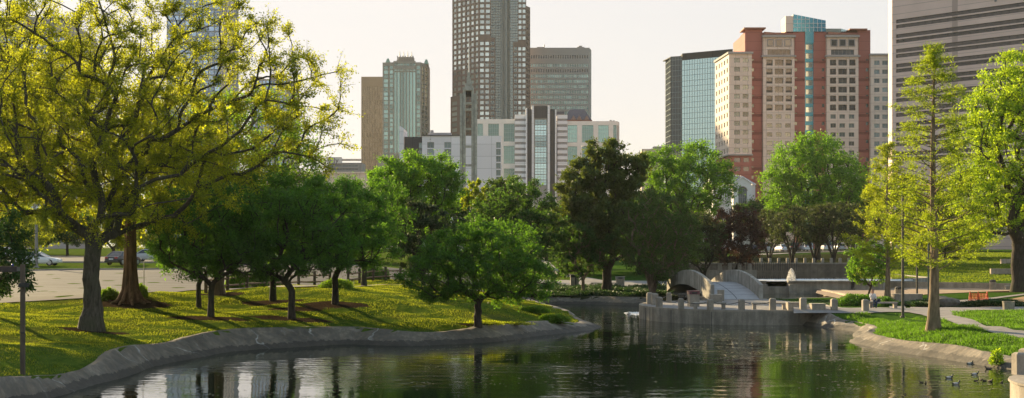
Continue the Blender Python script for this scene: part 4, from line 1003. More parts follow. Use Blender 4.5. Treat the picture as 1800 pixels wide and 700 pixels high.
# --- tall brown granite tower -----------------------------------------------------------
Y = 1000; B = Bld('granite_tower', 'tallest brown granite tower with a square window grid and a dark glass centre', 862, Y)
x0, x1 = WX(795, Y+22), WX(842, Y); f0, f1 = WX(842, Y), WX(925, Y)
RW = [(WZ(-40+9.45*i+6.0, Y), WZ(-40+9.45*i, Y)) for i in range(34)]
zt = WZ(-60, Y); zb = 4
Ll = math.hypot(x1-x0, 22)
RWl = [(z0_, z1_) for z0_, z1_ in RW]
B.face('granite_wall', (x0, Y+22), (x1, Y), zb, zt, spans(.3, Ll-.3, 6, .72), RW, .5, 'pale', mull=None)
cw = (f1-f0)
cols_l = spans(.2, (862-842)/2.5, 2, .70)+spans((862-842)/2.5+.1, (870-842)/2.5, 1, .8)
cols_r = spans((905.5-842)/2.5, (925-842)/2.5-.1, 2, .70)
midc = ((871-842)/2.5, (905-842)/2.5)
wide_z = WZ(66, Y)
B.face('granite_wall', (f0, Y), (f0+(870.5-842)/2.5, Y), zb, wide_z, spans(.2, (870.5-842)/2.5-.1, 3, .7), [r for r in RW if r[1] < wide_z], .5, 'pale', mull=None)
B.face('granite_wall', (f0, Y), (f0+(863-842)/2.5, Y), wide_z, zt, spans(.2, (863-842)/2.5-.1, 2, .7), [r for r in RW if r[0] > wide_z], .5, 'pale', mull=None)
B.face('granite_wall', (WX(902, Y), Y), (f1, Y), zb, WZ(74, Y), spans(.2, f1-WX(902, Y)-.1, 3, .7), [r for r in RW if r[1] < WZ(74, Y)], .5, 'pale', mull=None)
B.face('granite_wall', (WX(910, Y), Y), (f1, Y), WZ(74, Y), zt, spans(.2, f1-WX(910, Y)-.1, 2, .7), [r for r in RW if r[0] > WZ(74, Y)], .5, 'pale', mull=None)
B.face('granite_wall', (f1, Y+.5), (WX(932, Y+8), Y+8), zb, WZ(10, Y), spans(.2, 8, 2, .62), [r for r in RW if r[1] < WZ(10, Y)], .5, 'dark', mull=None)
B.core('granite_wall', [(x0+.8, Y+23), (f0+.5, Y+2.6), (f1-.5, Y+2.6), (WX(932, Y+8)-.6, Y+9), (WX(932, Y+8)-.6, Y+40), (x0+.8, Y+40)], zb, WZ(10.5, Y))
B.core('granite_wall', [(x0+.8, Y+23), (f0+.5, Y+2.6), (f1-.5, Y+2.6), (f1-.5, Y+40), (x0+.8, Y+40)], WZ(10.5, Y), zt)
# centre glass, a folded curtain wall
for a_, b_, d0, d1, key in ((862.5, 880, .4, .4, 'gl'), (880, 889, .4, 2.2, 'gl'), (889, 891.5, 2.2, 2.2, 'gl'), (891.5, 897, 2.2, .4, 'gl'), (897, 911, .4, .4, 'gl')):
    B.m('curtain_wall').quad((WX(a_, Y), Y+d0, zb), (WX(b_, Y), Y+d1, zb), (WX(b_, Y), Y+d1, zt), (WX(a_, Y), Y+d0, zt))
# spandrel lines on the curtain wall
for i in range(0, 70):
    z = WZ(-40+4.72*i, Y)
    for a_, b_ in ((862.8, 880), (897, 910.5)): B.m('curtain_rail').box(WX(a_, Y), WX(b_, Y), Y+.28, Y+.39, z, z+.28)
for a_ in (866, 871, 876, 880, 884.5, 889, 891.5, 897, 901.5, 906): B.m('curtain_rail').box(WX(a_, Y)-.08, WX(a_, Y)+.08, Y+.24, Y+.39, zb, zt)
# lower left extension with wide windows
B.face('granite_wall', (WX(792, Y+10), Y+10), (WX(808, Y), Y-2), zb, WZ(168, Y), spans(.4, 11, 1, .8), [(WZ(-40+9.45*i+6.5, Y), WZ(-40+9.45*i, Y)) for i in range(23, 33)], .5, 'pale', mull=None)
B.core('granite_wall', [(WX(792, Y+10)+.5, Y+11), (WX(808, Y), Y-1.2), (WX(815, Y), Y-1.2), (WX(815, Y), Y+14), (WX(792, Y+10)+.5, Y+14)], zb, WZ(168, Y)-.1)
CWM = glass_mat('tower_curtain_glass', (.15, .18, .175), .06, .85)
B.finish({'granite_wall': BM['granite'], 'curtain_wall': CWM, 'curtain_rail': BM['dk']})

# --- grey striped tower -----------------------------------------------------------------
Y = 1050; B = Bld('striped_tower', 'grey office tower with fine ribs and dark strips near its flat top', 986, Y)
xa, xb = WX(931, Y), WX(1036, Y); Lw = xb-xa
rr_ = [(WZ(96, Y)-0, WZ(96, Y)), ]
rws = [(WZ(103, Y), WZ(97, Y))]+[(WZ(103+9.3*i+5.6, Y), WZ(103+9.3*i, Y)) for i in range(1, 22)]
B.face('ribbed_wall', (xa, Y), (xb, Y), 4, WZ(84, Y), spans(.6, Lw-.6, 24, .55), rws, .5, 'sage', mull=None)
B.win = [w[:5]+('black',)+w[6:] if (w[0][2] > WZ(105, Y) or abs(w[0][2]-rws[2][0]) < .5) else w for w in B.win]
B.face('ribbed_wall', (xb, Y), (WX(1039.5, Y+14), Y+14), 4, WZ(84, Y), [], [])
B.core('ribbed_wall', [(xa, Y+1), (xb-.5, Y+1), (xb+.5, Y+14), (xb+.5, Y+40), (xa, Y+40)], 4, WZ(84.3, Y))
B.m('roof_plant').box(WX(944, Y), WX(957, Y), Y+5, Y+15, WZ(84.3, Y), WZ(81, Y)); B.m('roof_plant').box(WX(1015, Y), WX(1028, Y), Y+5, Y+15, WZ(84.3, Y), WZ(81, Y)); B.m('roof_plant').box(WX(1018, Y), WX(1024, Y), Y+6, Y+12, WZ(81, Y), WZ(78.5, Y))
B.m('mast').tube([(WX(957, Y), Y+6, WZ(84, Y)), (WX(957, Y), Y+6, WZ(76.5, Y))], .35, 6)
B.finish({'ribbed_wall': BM['grey'], 'roof_plant': BM['grey'], 'mast': MAT['metal_grey']})

# --- slim tan tower with gold-coloured glass ----------------------------------------------------------------
Y = 1100; B = Bld('tan_tower', 'slim tan tower with vertical ribs and gold-tinted glass', 654, Y)
xa, xb = WX(635, Y), WX(674, Y); Lw = xb-xa
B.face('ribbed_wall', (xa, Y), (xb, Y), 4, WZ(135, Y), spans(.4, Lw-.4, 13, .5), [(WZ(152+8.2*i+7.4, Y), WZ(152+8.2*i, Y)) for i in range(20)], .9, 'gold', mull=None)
GL['gold'] = glass_mat('gold_tinted_glass', (.42, .33, .22), .25, .7)
B.core('ribbed_wall', [(xa+.1, Y+1.5), (xb, Y+1.5), (xb, Y+30), (xa+.1, Y+30)], 4, WZ(135.2, Y))
B.m('ribbed_wall').quad((xa, Y, 4), (xa, Y, WZ(135, Y)), (xa+.1, Y+30, WZ(135, Y)), (xa+.1, Y+30, 4))
B.finish({'ribbed_wall': BM['tan']})

# --- green glass tower with pinnacles ----------------------------------------------------
Y = 1000; B = Bld('pinnacle_tower', 'green glass tower with stone edges, green corner finials and a crown of spikes', 713, Y)
zt = WZ(110, Y)
def fac(a_, b_, frac, n, gl, top, depth=.5, y0=0.):
    B.face('stone_wall', (WX(a_, Y), Y+y0), (WX(b_, Y), Y+y0), 4, top, spans(.3, (b_-a_)/2.5-.2, n, frac), [(WZ(116+7.7*i+6.3, Y), WZ(116+7.7*i, Y)) for i in range(32)], depth, gl, mull=None)
fac(672.5, 684, .7, 1, 'sage', zt); fac(684, 692, .8, 1, 'sage', zt, y0=-1.2); fac(731, 740, .8, 1, 'sage', zt, y0=-1.2)
B.face('stone_wall', (WX(692, Y), Y-2.), (WX(731, Y), Y-2.), 4, WZ(108, Y), [(.5+i*2.2, .5+i*2.2+1.65) for i in range(7)], [(WZ(330, Y), WZ(127, Y)), (WZ(125, Y), WZ(122.5, Y)), (WZ(116, Y), WZ(112, Y))], .9, 'sage', mull=None)
B.face('stone_wall', (WX(740, Y), Y-.5), (WX(754, Y+14), Y+14), 4, zt, spans(.8, 14, 2, .72), [(WZ(116+7.7*i+6.3, Y), WZ(116+7.7*i, Y)) for i in range(32)], .5, 'sage', mull=None)
for a_, b_, y0, y1 in ((684, 692, -1.2, 0), (692, 731, -2, -1.2), (731, 740, -1.2, 0)):
    for xx in (a_, b_): B.m('stone_wall').quad((WX(xx, Y), Y+y0, 4), (WX(xx, Y), Y+y1+1.5, 4), (WX(xx, Y), Y+y1+1.5, zt), (WX(xx, Y), Y+y0, zt))
B.core('stone_wall', [(WX(672.5, Y)+.1, Y+1), (WX(740, Y), Y+1), (WX(754, Y+14)-.4, Y+15), (WX(754, Y+14)-.4, Y+34), (WX(672.5, Y)+.1, Y+34)], 4, zt-.1)
B.m('crown').box(WX(697, Y), WX(728, Y), Y+.5, Y+10, zt-.2, WZ(105, Y)); B.m('crown').box(WX(700, Y), WX(727, Y), Y+1, Y+9, WZ(105, Y), WZ(100, Y))
for p in (699, 703.5, 708, 712.5, 717, 721.5, 726): B.m('crown').box(WX(p, Y)-.35, WX(p, Y)+.35, Y-.2, Y+.4, zt, WZ(98.5, Y))
for p in (702.5, 709.5, 716.5, 723.5): B.m('pinnacle').tube([(WX(p, Y), Y+1, WZ(99, Y)), (WX(p, Y), Y+1, WZ(90, Y))], [.5, .12], 6)
for p, y0 in ((681, 3), (748, 8)): B.m('corner_finial').prism([(WX(p-4.5, Y), Y+y0), (WX(p+4.5, Y), Y+y0), (WX(p+4.5, Y), Y+y0+4), (WX(p-4.5, Y), Y+y0+4)], zt, WZ(101.5, Y), 0, [(WX(p-1.5, Y), Y+y0+1.4), (WX(p+1.5, Y), Y+y0+1.4), (WX(p+1.5, Y), Y+y0+2.6), (WX(p-1.5, Y), Y+y0+2.6)])
B.m('low_wing').box(WX(664, 940), WX(700, 940), 940, 955, 4, WZ(274, 940)); 
for i in range(4): B.m('low_wing').box(WX(686+i*5, 939), WX(689+i*5, 939), 939, 945, 4, WZ(270-i*1., 939))
B.finish({'stone_wall': BM['sagewall'], 'crown': BM['sagewall'], 'pinnacle': MAT['metal_grey'], 'corner_finial': M('verdigris_copper', (.22, .36, .28), .7), 'low_wing': BM['sagewall']})

# --- white hotel -------------------------------------------------------------------------
Y = 420; B = Bld('white_hotel', 'white rendered hotel with a charcoal stair block and paired teal windows', 800, Y)
def X(px): return WX(px, Y)
def Zp(py): return WZ(py, Y)
B.face('white_wall', (X(742), Y), (X(881), Y), 4, Zp(239), [((751-742)/5.95, (763-742)/5.95), ((781-742)/5.95, (793-742)/5.95), ((872-742)/5.95, (880-742)/5.95)], zr([(250+12.2*i, 250+12.2*i+10.2) for i in range(8)], Y), .3, 'teal', mull=(1, 0))
B.core('white_wall', [(X(742)+.02, Y+1), (X(881)-.02, Y+1), (X(881)-.02, Y+18), (X(742)+.02, Y+18)], 4, Zp(239.3))
B.m('white_wall').quad((X(881), Y, 4), (X(881), Y+18, 4), (X(881), Y+18, Zp(239)), (X(881), Y, Zp(239)))
B.m('roof_edge').box(X(741), X(810), Y-.3, Y+1, Zp(239), Zp(237.5))
B.face('charcoal_wall', (X(710), Y+1.5), (X(742), Y+1.5), 4, Zp(240), [((735.5-710)/5.95, (741.5-710)/5.95)], zr([(250+12.2*i, 250+12.2*i+10.2) for i in range(6)], Y), .3, 'teal')
B.core('charcoal_wall', [(X(710)+.02, Y+2.4), (X(742), Y+2.4), (X(742), Y+18), (X(710)+.02, Y+18)], 4, Zp(240.3))
B.m('white_fin').box(X(702.5), X(710), Y-1, Y+14, 4, Zp(226), 0, 0); B.m('white_fin').prism([(X(702.5), Y-1), (X(710), Y-1), (X(710), Y+6), (X(702.5), Y+6)], Zp(226), Zp(222), 0, [(X(702.5), Y-1), (X(704), Y-1), (X(704), Y+6), (X(702.5), Y+6)])
B.m('roof_plant').box(X(751), X(792), Y+4, Y+9, Zp(239), Zp(231.5)); B.m('roof_plant').box(X(755), X(760), Y+4, Y+7, Zp(231.5), Zp(227))
B.m('wall_lamp').box(X(755.6), X(756.8), Y-.2, Y, Zp(245.5), Zp(244.4))
B.finish({'white_wall': BM['lav'], 'roof_edge': BM['dk'], 'charcoal_wall': BM['dk'], 'white_fin': BM['lav'], 'roof_plant': BM['grey'], 'wall_lamp': MAT['black']})

# --- white and grey office with glass bay --------------------------------------------------
Y = 520; B = Bld('bay_fronted_office', 'broad off-white office with a projecting tall glass bay between charcoal piers', 962, Y)
q = F/Y
def X(px): return WX(px, Y)
def Zp(py): return WZ(py, Y)
hr = zr([(217.5, 249)], Y); 
def winl(a_, b_, rws_, left, right, mb_='precast_wall', top=209.5):
    B.face(mb_, (X(a_), Y), (X(b_), Y), rws_[0][0]-4 if False else 4, Zp(top), [((p0-a_)/q, (p1-a_)/q) for p0, p1 in left], rws_, .4, 'sage', mull=(3, 4))
Rr = zr([(217.5, 249), (256.5, 264)], Y)
B.face('precast_wall', (X(838), Y), (X(884), Y), 4, Zp(209.5), [((839-838)/q, (849-838)/q), ((858-838)/q, (877-838)/q)], Rr, .4, 'sage', mull=(4, 3))
B.face('precast_wall', (X(884), Y), (X(905), Y), 4, Zp(209.5), [(1.5/q, 20.5/q)], zr([(217.5, 249), (256.5, 288), (296.5, 314)], Y), .4, 'sage', mull=(4, 3))
B.face('precast_wall', (X(997), Y), (X(1085), Y), 4, Zp(213), [(0.8/q, 17.5/q), (26/q, 46/q), (54.5/q, 73/q), (81/q, 87/q)], zr([(220, 250.5), (257.5, 290)], Y), .4, 'sage', mull=(4, 3))
B.face('precast_wall', (X(1085), Y), (X(1091), Y+6), 4, Zp(213), [(.4, 4)], zr([(220, 280)], Y), .3, 'dark', mull=(3, 8))
for a_, b_ in ((905, 925), (979, 997)):
    for i in range(12):
        t = 204+10.2*i; B.m('white_band' if True else '').box(X(a_), X(b_), Y-2.5, Y+1, Zp(t+5.8), Zp(t)); B.m('grey_band').box(X(a_)+.05, X(b_)-.05, Y-2.2, Y+1, Zp(t+10.2), Zp(t+5.8))
for a_, b_, t_, y_ in ((924, 926.5, 192, -4.5), (934.5, 938, 188, -5.5), (962, 966, 188, -5.5), (975, 977.5, 195, -4.5)): B.m('white_fin').box(X(a_), X(b_), Y+y_, Y+1, 4, Zp(t_))
B.m('charcoal_pier').box(X(926.5), X(934.5), Y-4, Y+1, 4, Zp(194)); B.m('charcoal_pier').box(X(966), X(975), Y-4, Y+1, 4, Zp(194))
B.m('charcoal_head').box(X(938), X(962), Y-5, Y+1, Zp(210), Zp(189))
B.face('glass_bay_frame', (X(938.1), Y-4.6), (X(961.9), Y-4.6), 4, Zp(210), [(.35, 23.8/q-.35)], [(Zp(212+9.6*(i+1))+.08, Zp(212+9.6*i)) for i in range(12)], .15, 'curtain', mull=(3, 1))
B.core('precast_wall', [(X(838)+.03, Y+1.1), (X(1091)-.05, Y+7), (X(1091)-.05, Y+30), (X(838)+.03, Y+30)], 4, Zp(212))
B.core('precast_wall', [(X(838)+.03, Y+1.1), (X(905), Y+1.1), (X(905), Y+30), (X(838)+.03, Y+30)], Zp(212), Zp(209.8))
B.m('precast_wall').box(X(905), X(925), Y-2.52, Y+20, Zp(204), Zp(202.6)); B.m('precast_wall').box(X(979), X(997), Y-2.52, Y+20, Zp(204), Zp(203))
B.m('roof_vent').box(X(1073), X(1077), Y+4, Y+6, Zp(213), Zp(209.5)); B.m('roof_vent').box(X(1079), X(1082), Y+4, Y+6, Zp(213), Zp(210))
B.finish({'precast_wall': BM['offwhite'] if 'offwhite' in BM else MAT['offwhite'], 'white_band': BM['lav'], 'grey_band': M('grey_band_panel', (.30, .29, .30)), 'white_fin': BM['lav'], 'charcoal_pier': BM['dk'], 'charcoal_head': BM['dk'], 'glass_bay_frame': MAT['metal_grey'], 'roof_vent': MAT['metal_grey']})

# pyramid roofed block
Y = 700; B = Bld('pyramid_roofed_block', 'small block with a slate hipped roof and brick gables behind the bay-fronted office', 1014, Y)
def X(px): return WX(px, Y)
def Zp(py): return WZ(py, Y)
B.m('wall').box(X(985), X(1041), Y, Y+16, 4, Zp(211)); B.m('roof').prism([(X(990), Y-.5), (X(1040), Y-.5), (X(1040), Y+16), (X(990), Y+16)], Zp(211), Zp(190.5), 0, [(X(1003), Y+5), (X(1028), Y+5), (X(1028), Y+10), (X(1003), Y+10)])
B.m('roof').prism([(X(978), Y+1), (X(992), Y+1), (X(992), Y+10), (X(978), Y+10)], 4, Zp(196), 0)
for p in (1008, 1018, 1031): B.m('gable').add([(X(p-4.5), Y-1.2, Zp(211)), (X(p+4.5), Y-1.2, Zp(211)), (X(p), Y-1.2, Zp(203)), (X(p-4.5), Y+3, Zp(211)), (X(p+4.5), Y+3, Zp(211)), (X(p), Y+3, Zp(203))], [(0, 1, 2), (0, 2, 5, 3), (1, 4, 5, 2)])
B.finish({'wall': BM['brick'], 'roof': BM['slate'], 'gable': M('dusky_brick', (.33, .2, .17))})

# --- dark glass building -----------------------------------------------------------------
Y = 620; B = Bld('glass_office', 'glass office with dark flank and pale green reflecting front, left of the brick tower', 1222, Y)
q = F/Y
def X(px): return WX(px, Y)
def Zp(py): return WZ(py, Y)
def curtain(a_, b_, z0, z1, glass, nx, step=2.35):
    a_ = Vector(a_); b_ = Vector(b_); L_ = (b_-a_).length; u_ = (b_-a_)/L_; n_ = Vector((u_.y, -u_.x))
    B.m('glass_front' if glass == 'curtain' else 'dark_glass_wall').quad((a_.x, a_.y, z0), (b_.x, b_.y, z0), (b_.x, b_.y, z1), (a_.x, a_.y, z1))
    for i in range(nx+1):
        p = a_+u_*(L_*i/nx); B.m('mullion').box(p.x-.05, p.x+.05, p.y-.15, p.y-.02, z0, z1)
    z = z0+1
    while z < z1:
        p, r_ = a_+n_*.1, b_+n_*.1; B.m('mullion').quad((p.x, p.y, z), (r_.x, r_.y, z), (r_.x, r_.y, z+.13), (p.x, p.y, z+.13)); z += step
curtain((WX(1170, Y+16), Y+16), (X(1180), Y+2), 4, Zp(100), 'black', 4)
curtain((X(1180), Y+2), (X(1198.5), Y), 4, Zp(100), 'black', 7)
curtain((X(1198.5), Y-.05), (X(1205), Y-.7), 4, Zp(205), 'black', 2)
curtain((X(1198.5), Y-.1), (WX(1290, Y-16), Y-16), 4, Zp(106.5), 'curtain', 20)
B.m('roof_band').prism([(X(1200), Y+1.2), (WX(1290, Y-16), Y-13), (WX(1290, Y-16), Y+20), (X(1200), Y+20)], Zp(107), Zp(93.5)); B.m('roof_band').prism([(X(1180), Y+2.1), (X(1198.4), Y+.3), (X(1198.4), Y+16), (X(1172), Y+16)], Zp(100), Zp(98.5))
B.core('roof_band', [(WX(1170, Y+16)+.3, Y+16.5), (X(1180)+.2, Y+3), (X(1198.5), Y+.6), (WX(1290, Y-16), Y-15), (WX(1290, Y-16), Y+20), (WX(1170, Y+16)+.3, Y+20)], 4, Zp(107))
B.core('roof_band', [(WX(1170, Y+16)+.3, Y+16.5), (X(1180)+.2, Y+3), (X(1198.3), Y+.9), (X(1198.3), Y+20), (WX(1170, Y+16)+.3, Y+20)], Zp(107), Zp(100))
B.finish({'glass_front': GL['curtain'], 'dark_glass_wall': GL['black'], 'mullion': M('teal_mullion', (.20, .27, .29)), 'roof_band': BM['black']})

# --- left towers behind the oak ------------------------------------------------------------
Y = 900; B = Bld('blue_glass_tower', 'tall blue-grey glass tower with a pale right flank behind the oak', 350, Y)
q = F/Y
B.face('spandrel_wall', (WX(293, Y), Y), (WX(388, Y), Y), 4, WZ(-70, Y), spans(.4, 95/q-.4, 9, .82), [(WZ(-68+9.6*i+6.8, Y), WZ(-68+9.6*i, Y)) for i in range(38)], .3, 'bluegrey', mull=None)
GL['bluegrey'] = glass_mat('blue_grey_glass', (.34, .46, .62), .1, .8)
B.face('pale_flank', (WX(388, Y), Y), (WX(411, Y+20), Y+20), 4, WZ(-70, Y), spans(1, 20, 4, .4), [(WZ(-68+9.6*i+6.8, Y), WZ(-68+9.6*i, Y)) for i in range(38)], .3, 'bluegrey', mull=None)
B.core('spandrel_wall', [(WX(293, Y)+.2, Y+1), (WX(388, Y)-.5, Y+1), (WX(411, Y+20)-.7, Y+21), (WX(411, Y+20)-.7, Y+40), (WX(293, Y)+.2, Y+40)], 4, WZ(-70, Y)-.1)
B.finish({'spandrel_wall': M('slate_blue_panel', (.20, .25, .33)), 'pale_flank': BM['cream']})
Y = 760; B = Bld('slim_tower', 'slim grey tower with a glazed upper part, half hidden by the oak branches', 480, Y)
q = F/Y
B.face('grey_wall', (WX(441, Y), Y), (WX(505, Y), Y), 4, WZ(139, Y), spans(.5, 64/q-.3, 10, .7), [(WZ(142+8.4*i+6, Y), WZ(142+8.4*i, Y)) for i in range(26)], .3, 'bluegrey', mull=None)
B.face('grey_wall', (WX(505, Y), Y), (WX(520, Y+14), Y+14), 4, WZ(139, Y), spans(2, 12, 1, .35), [(WZ(142+8.4*i+6, Y), WZ(142+8.4*i, Y)) for i in range(26)], .3, 'dark', mull=None)
B.core('grey_wall', [(WX(441, Y)+.1, Y+1), (WX(505, Y)-.3, Y+1), (WX(520, Y+14)-.4, Y+15), (WX(520, Y+14)-.4, Y+30), (WX(441, Y)+.1, Y+30)], 4, WZ(139, Y)-.1)
B.m('roof_deck').box(WX(441, Y)-.4, WX(460, Y), Y-.4, Y+9, WZ(137, Y), WZ(135, Y)); B.m('roof_deck').box(WX(474, Y), WX(498, Y), Y+3, Y+12, WZ(139, Y), WZ(129, Y))
for p in (442, 447, 452, 458): B.m('roof_deck').box(WX(p, Y)-.15, WX(p, Y)+.15, Y, Y+.4, WZ(139, Y), WZ(137, Y))
B.finish({'grey_wall': BM['sagewall'], 'roof_deck': BM['tan']})
Y = 620; B = Bld('broad_grey_office', 'broad grey office with a sloping right shoulder behind the oak at the far left', 50, Y)
q = F/Y
B.face('grey_wall', (WX(-160, Y), Y), (WX(118, Y), Y), 4, WZ(30, Y), spans(1, 278/q-1, 20, .7), [(WZ(66+11*i+6.5, Y), WZ(66+11*i, Y)) for i in range(28)], .3, 'bluegrey', mull=None)
B.face('grey_wall', (WX(118, Y), Y), (WX(150, Y+20), Y+20), 4, WZ(44, Y), [], [])
B.m('grey_wall').prism([(WX(118, Y), Y+.01), (WX(150, Y+20), Y+20), (WX(110, Y), Y+20)], WZ(44, Y), WZ(30, Y), 0, [(WX(118, Y), Y+.01), (WX(119, Y), Y+1), (WX(110, Y), Y+20)])
B.core('grey_wall', [(WX(-160, Y), Y+1), (WX(118, Y)-.5, Y+1), (WX(150, Y+20)-.7, Y+21), (WX(150, Y+20)-.7, Y+40), (WX(-160, Y), Y+40)], 4, WZ(44.3, Y)); B.core('grey_wall', [(WX(-160, Y), Y+1), (WX(117, Y)-.5, Y+1), (WX(117, Y), Y+20), (WX(-160, Y), Y+40)], WZ(44.3, Y), WZ(30.3, Y))
# roof sign: red and blue mark
B.m('roof_sign').box(WX(49, Y), WX(55, Y), Y-.5, Y-.2, WZ(44, Y), WZ(35, Y), 0); B.m('roof_sign').box(WX(56, Y), WX(61, Y), Y-.5, Y-.2, WZ(43, Y), WZ(36, Y), 1)
B.finish({'grey_wall': BM['grey'], 'roof_sign': [M('red_sign', (.45, .03, .03)), M('blue_sign', (.03, .06, .35))]})

# --- low deck wall, sign building ----------------------------------------------------------
Y = 560; B = Bld('parking_deck', 'long low beige parking deck behind the maples, left of the bright elm', 580, Y)
B.m('wall').box(WX(430, Y), WX(690, Y), Y, Y+25, 4, WZ(303.5, Y)); B.m('parapet').box(WX(428, Y), WX(692, Y), Y-.5, Y+.5, WZ(305, Y), WZ(302.3, Y)); B.m('stair_head').box(WX(517, Y), WX(527, Y), Y+6, Y+12, WZ(304, Y), WZ(294, Y))
for i in range(26): B.m('rib').box(WX(434+10*i, Y)-.12, WX(434+10*i, Y)+.12, Y-.25, Y, 4, WZ(305, Y))
B.finish({'wall': BM['cream'], 'parapet': BM['cream'], 'stair_head': BM['grey'], 'rib': BM['cream']})
Y = 800; B = Bld('sign_topped_building', 'low grey building with a pale rooftop sign board beyond the parking deck', 605, Y)
B.face('wall', (WX(576, Y), Y), (WX(632, Y), Y), 4, WZ(288, Y), [(1, 17)], zr([(290, 293), (296, 299), (302, 305)], Y), .5, 'dark', mull=(8, 0))
B.core('wall', [(WX(576, Y), Y+1), (WX(636, Y), Y+1), (WX(636, Y), Y+20), (WX(576, Y), Y+20)], 4, WZ(286, Y))
B.m('sign_board').box(WX(575, Y), WX(601, Y), Y-.8, Y+1, WZ(287.5, Y), WZ(276.5, Y)); B.m('upper_parapet').box(WX(601, Y), WX(636, Y), Y-.6, Y+1, WZ(283, Y), WZ(279.5, Y))
r_ = B.finish({'wall': BM['grey'], 'sign_board': MAT['offwhite'], 'upper_parapet': BM['cream']})
def text(name, body, size, loc, mat, parent, rot=(R(90), 0, 0), ext=.03):
    cu = bpy.data.curves.new(name, 'FONT'); cu.body = body; cu.size = size; cu.extrude = ext; cu.align_x = 'CENTER'; cu.align_y = 'CENTER'
    t = bpy.data.objects.new(name, cu); col.objects.link(t); bpy.context.view_layer.update()
    dg = bpy.context.evaluated_depsgraph_get(); me = bpy.data.meshes.new_from_object(t.evaluated_get(dg)); bpy.data.objects.remove(t)
    me.materials.clear(); me.materials.append(mat); o = bpy.data.objects.new(name, me); col.objects.link(o)
    o.rotation_euler = rot; o.location = Vector(loc)-(Vector(parent.location) if parent else Vector()); 
    if parent: o.parent = parent
    return o
text('lettering', 'ally', 4.2, (WX(587, Y), Y-.85, WZ(282.5, Y)), M('plum_lettering', (.05, .03, .06)), r_)
Y = 640; B = Bld('far_block', 'small beige block with two window strips between the trees, left of the glass office', 1148, Y)
B.face('wall', (WX(1128, Y), Y), (WX(1168, Y), Y), 4, WZ(262, Y), [(1, 9.2)], zr([(268, 272), (279, 283)], Y), .4, 'dark', mull=(5, 0)); B.core('wall', [(WX(1128, Y), Y+1), (WX(1168, Y), Y+1), (WX(1168, Y), Y+12), (WX(1128, Y), Y+12)], 4, WZ(262.3, Y))
B.m('roof_plant').box(WX(1150, Y), WX(1166, Y), Y+2, Y+8, WZ(262, Y), WZ(257, Y))
B.finish({'wall': BM['cream'], 'roof_plant': BM['grey']})

# --- chapel-like hall with arched window ----------------------------------------------------
Y = 330; B = Bld('arched_hall', 'white gabled hall with a tall arched window and metal roof below the brick tower', 1310, Y)
def X(px): return WX(px, Y)
def Zp(py): return WZ(py, Y)
xc = X(1305.5); aw = 7.5/F*Y; zs0 = Zp(372); zsp = Zp(336)
prof = [(X(1289), zs0-3), (X(1322), zs0-3), (X(1322), Zp(323)), (xc, Zp(312)), (X(1289), Zp(323))]
arc = [(xc+aw*math.cos(t), zsp+aw*math.sin(t)) for t in np.linspace(0, math.pi, 13)]
hole = [(xc-aw, zs0-2.9)]; 
# front wall as quads round the arch
ring = [(xc+aw, zs0-3)]+arc+[(xc-aw, zs0-3)]
outer = []
for (x, z) in ring:
    if z <= zsp+.01: outer.append((X(1322) if x > xc else X(1289), z))
    else:
        dx, dz = x-xc, z-zsp; k = 1e9
        if abs(dx) > 1e-6: k = min(k, ((X(1322)-xc) if dx > 0 else (X(1289)-xc))/dx)
        for sx in (1, -1):                      # gable slopes
            ztop, zed = Zp(312), Zp(323); hw = (X(1322)-xc) if sx > 0 else (xc-X(1289)); den = dz+(ztop-zed)/hw*dx*sx
            if den > 1e-6: k = min(k, (ztop-zsp)/den)
        outer.append((xc+dx*k, zsp+dz*k))
mbw = B.m('front_wall')
for i in range(len(ring)-1):
    a_, b_, c_, d_ = ring[i], ring[i+1], outer[i+1], outer[i]
    mbw.quad((a_[0], Y, a_[1]), (b_[0], Y, b_[1]), (c_[0], Y, c_[1]), (d_[0], Y, d_[1])); mbw.quad((a_[0], Y, a_[1]), (a_[0], Y+.6, a_[1]), (b_[0], Y+.6, b_[1]), (b_[0], Y, b_[1]))
mbw.box(X(1289), X(1322), Y+.02, Y+8, 4, zs0-2.98); mbw.quad((X(1289), Y, zs0-3), (X(1289), Y+8, zs0-3), (X(1289), Y+8, Zp(323)), (X(1289), Y, Zp(323))); mbw.quad((X(1322), Y, zs0-3), (X(1322), Y, Zp(323)), (X(1322), Y+8, Zp(323)), (X(1322), Y+8, zs0-3))
B.m('arched_window').add([(x, Y+.5, z) for x, z in ring], [tuple(range(len(ring)))])
for k in (-.5, 0, .5): B.m('glazing_bar').box(xc+k*aw-.04, xc+k*aw+.04, Y+.4, Y+.47, zs0-3, zsp+aw*math.sqrt(1-k*k)-.05)
for k in range(5): B.m('glazing_bar').box(xc-aw+.02, xc+aw-.02, Y+.37, Y+.395, zs0-2+k*1.3, zs0-1.93+k*1.3)
for i in range(len(arc)-1):
    (x0_, z0_), (x1_, z1_) = arc[i], arc[i+1]
    B.m('arch_trim').tube([(x0_+(x0_-xc)*.06, Y-.04, z0_+(z0_-zsp)*.06), (x1_+(x1_-xc)*.06, Y-.04, z1_+(z1_-zsp)*.06)], .09, 6)
B.m('gable_trim').tube([(X(1288), Y-.1, Zp(323.5)), (xc, Y-.1, Zp(311.5)), (X(1323), Y-.1, Zp(323.5))], .16, 6)
B.m('hall_wall').box(X(1262), X(1338), Y+8, Y+26, 4, Zp(321)); B.m('cornice').box(X(1261), X(1339), Y+7.5, Y+8.2, Zp(322.5), Zp(320.5))
B.m('metal_roof').add([(X(1261), Y+7.6, Zp(321)), (X(1339), Y+7.6, Zp(321)), (X(1339), Y+26, Zp(321)), (X(1261), Y+26, Zp(321)), (X(1269), Y+17, Zp(296)), (X(1326), Y+17, Zp(303))], [(0, 1, 5, 4), (1, 2, 5), (2, 3, 4, 5), (3, 0, 4)])
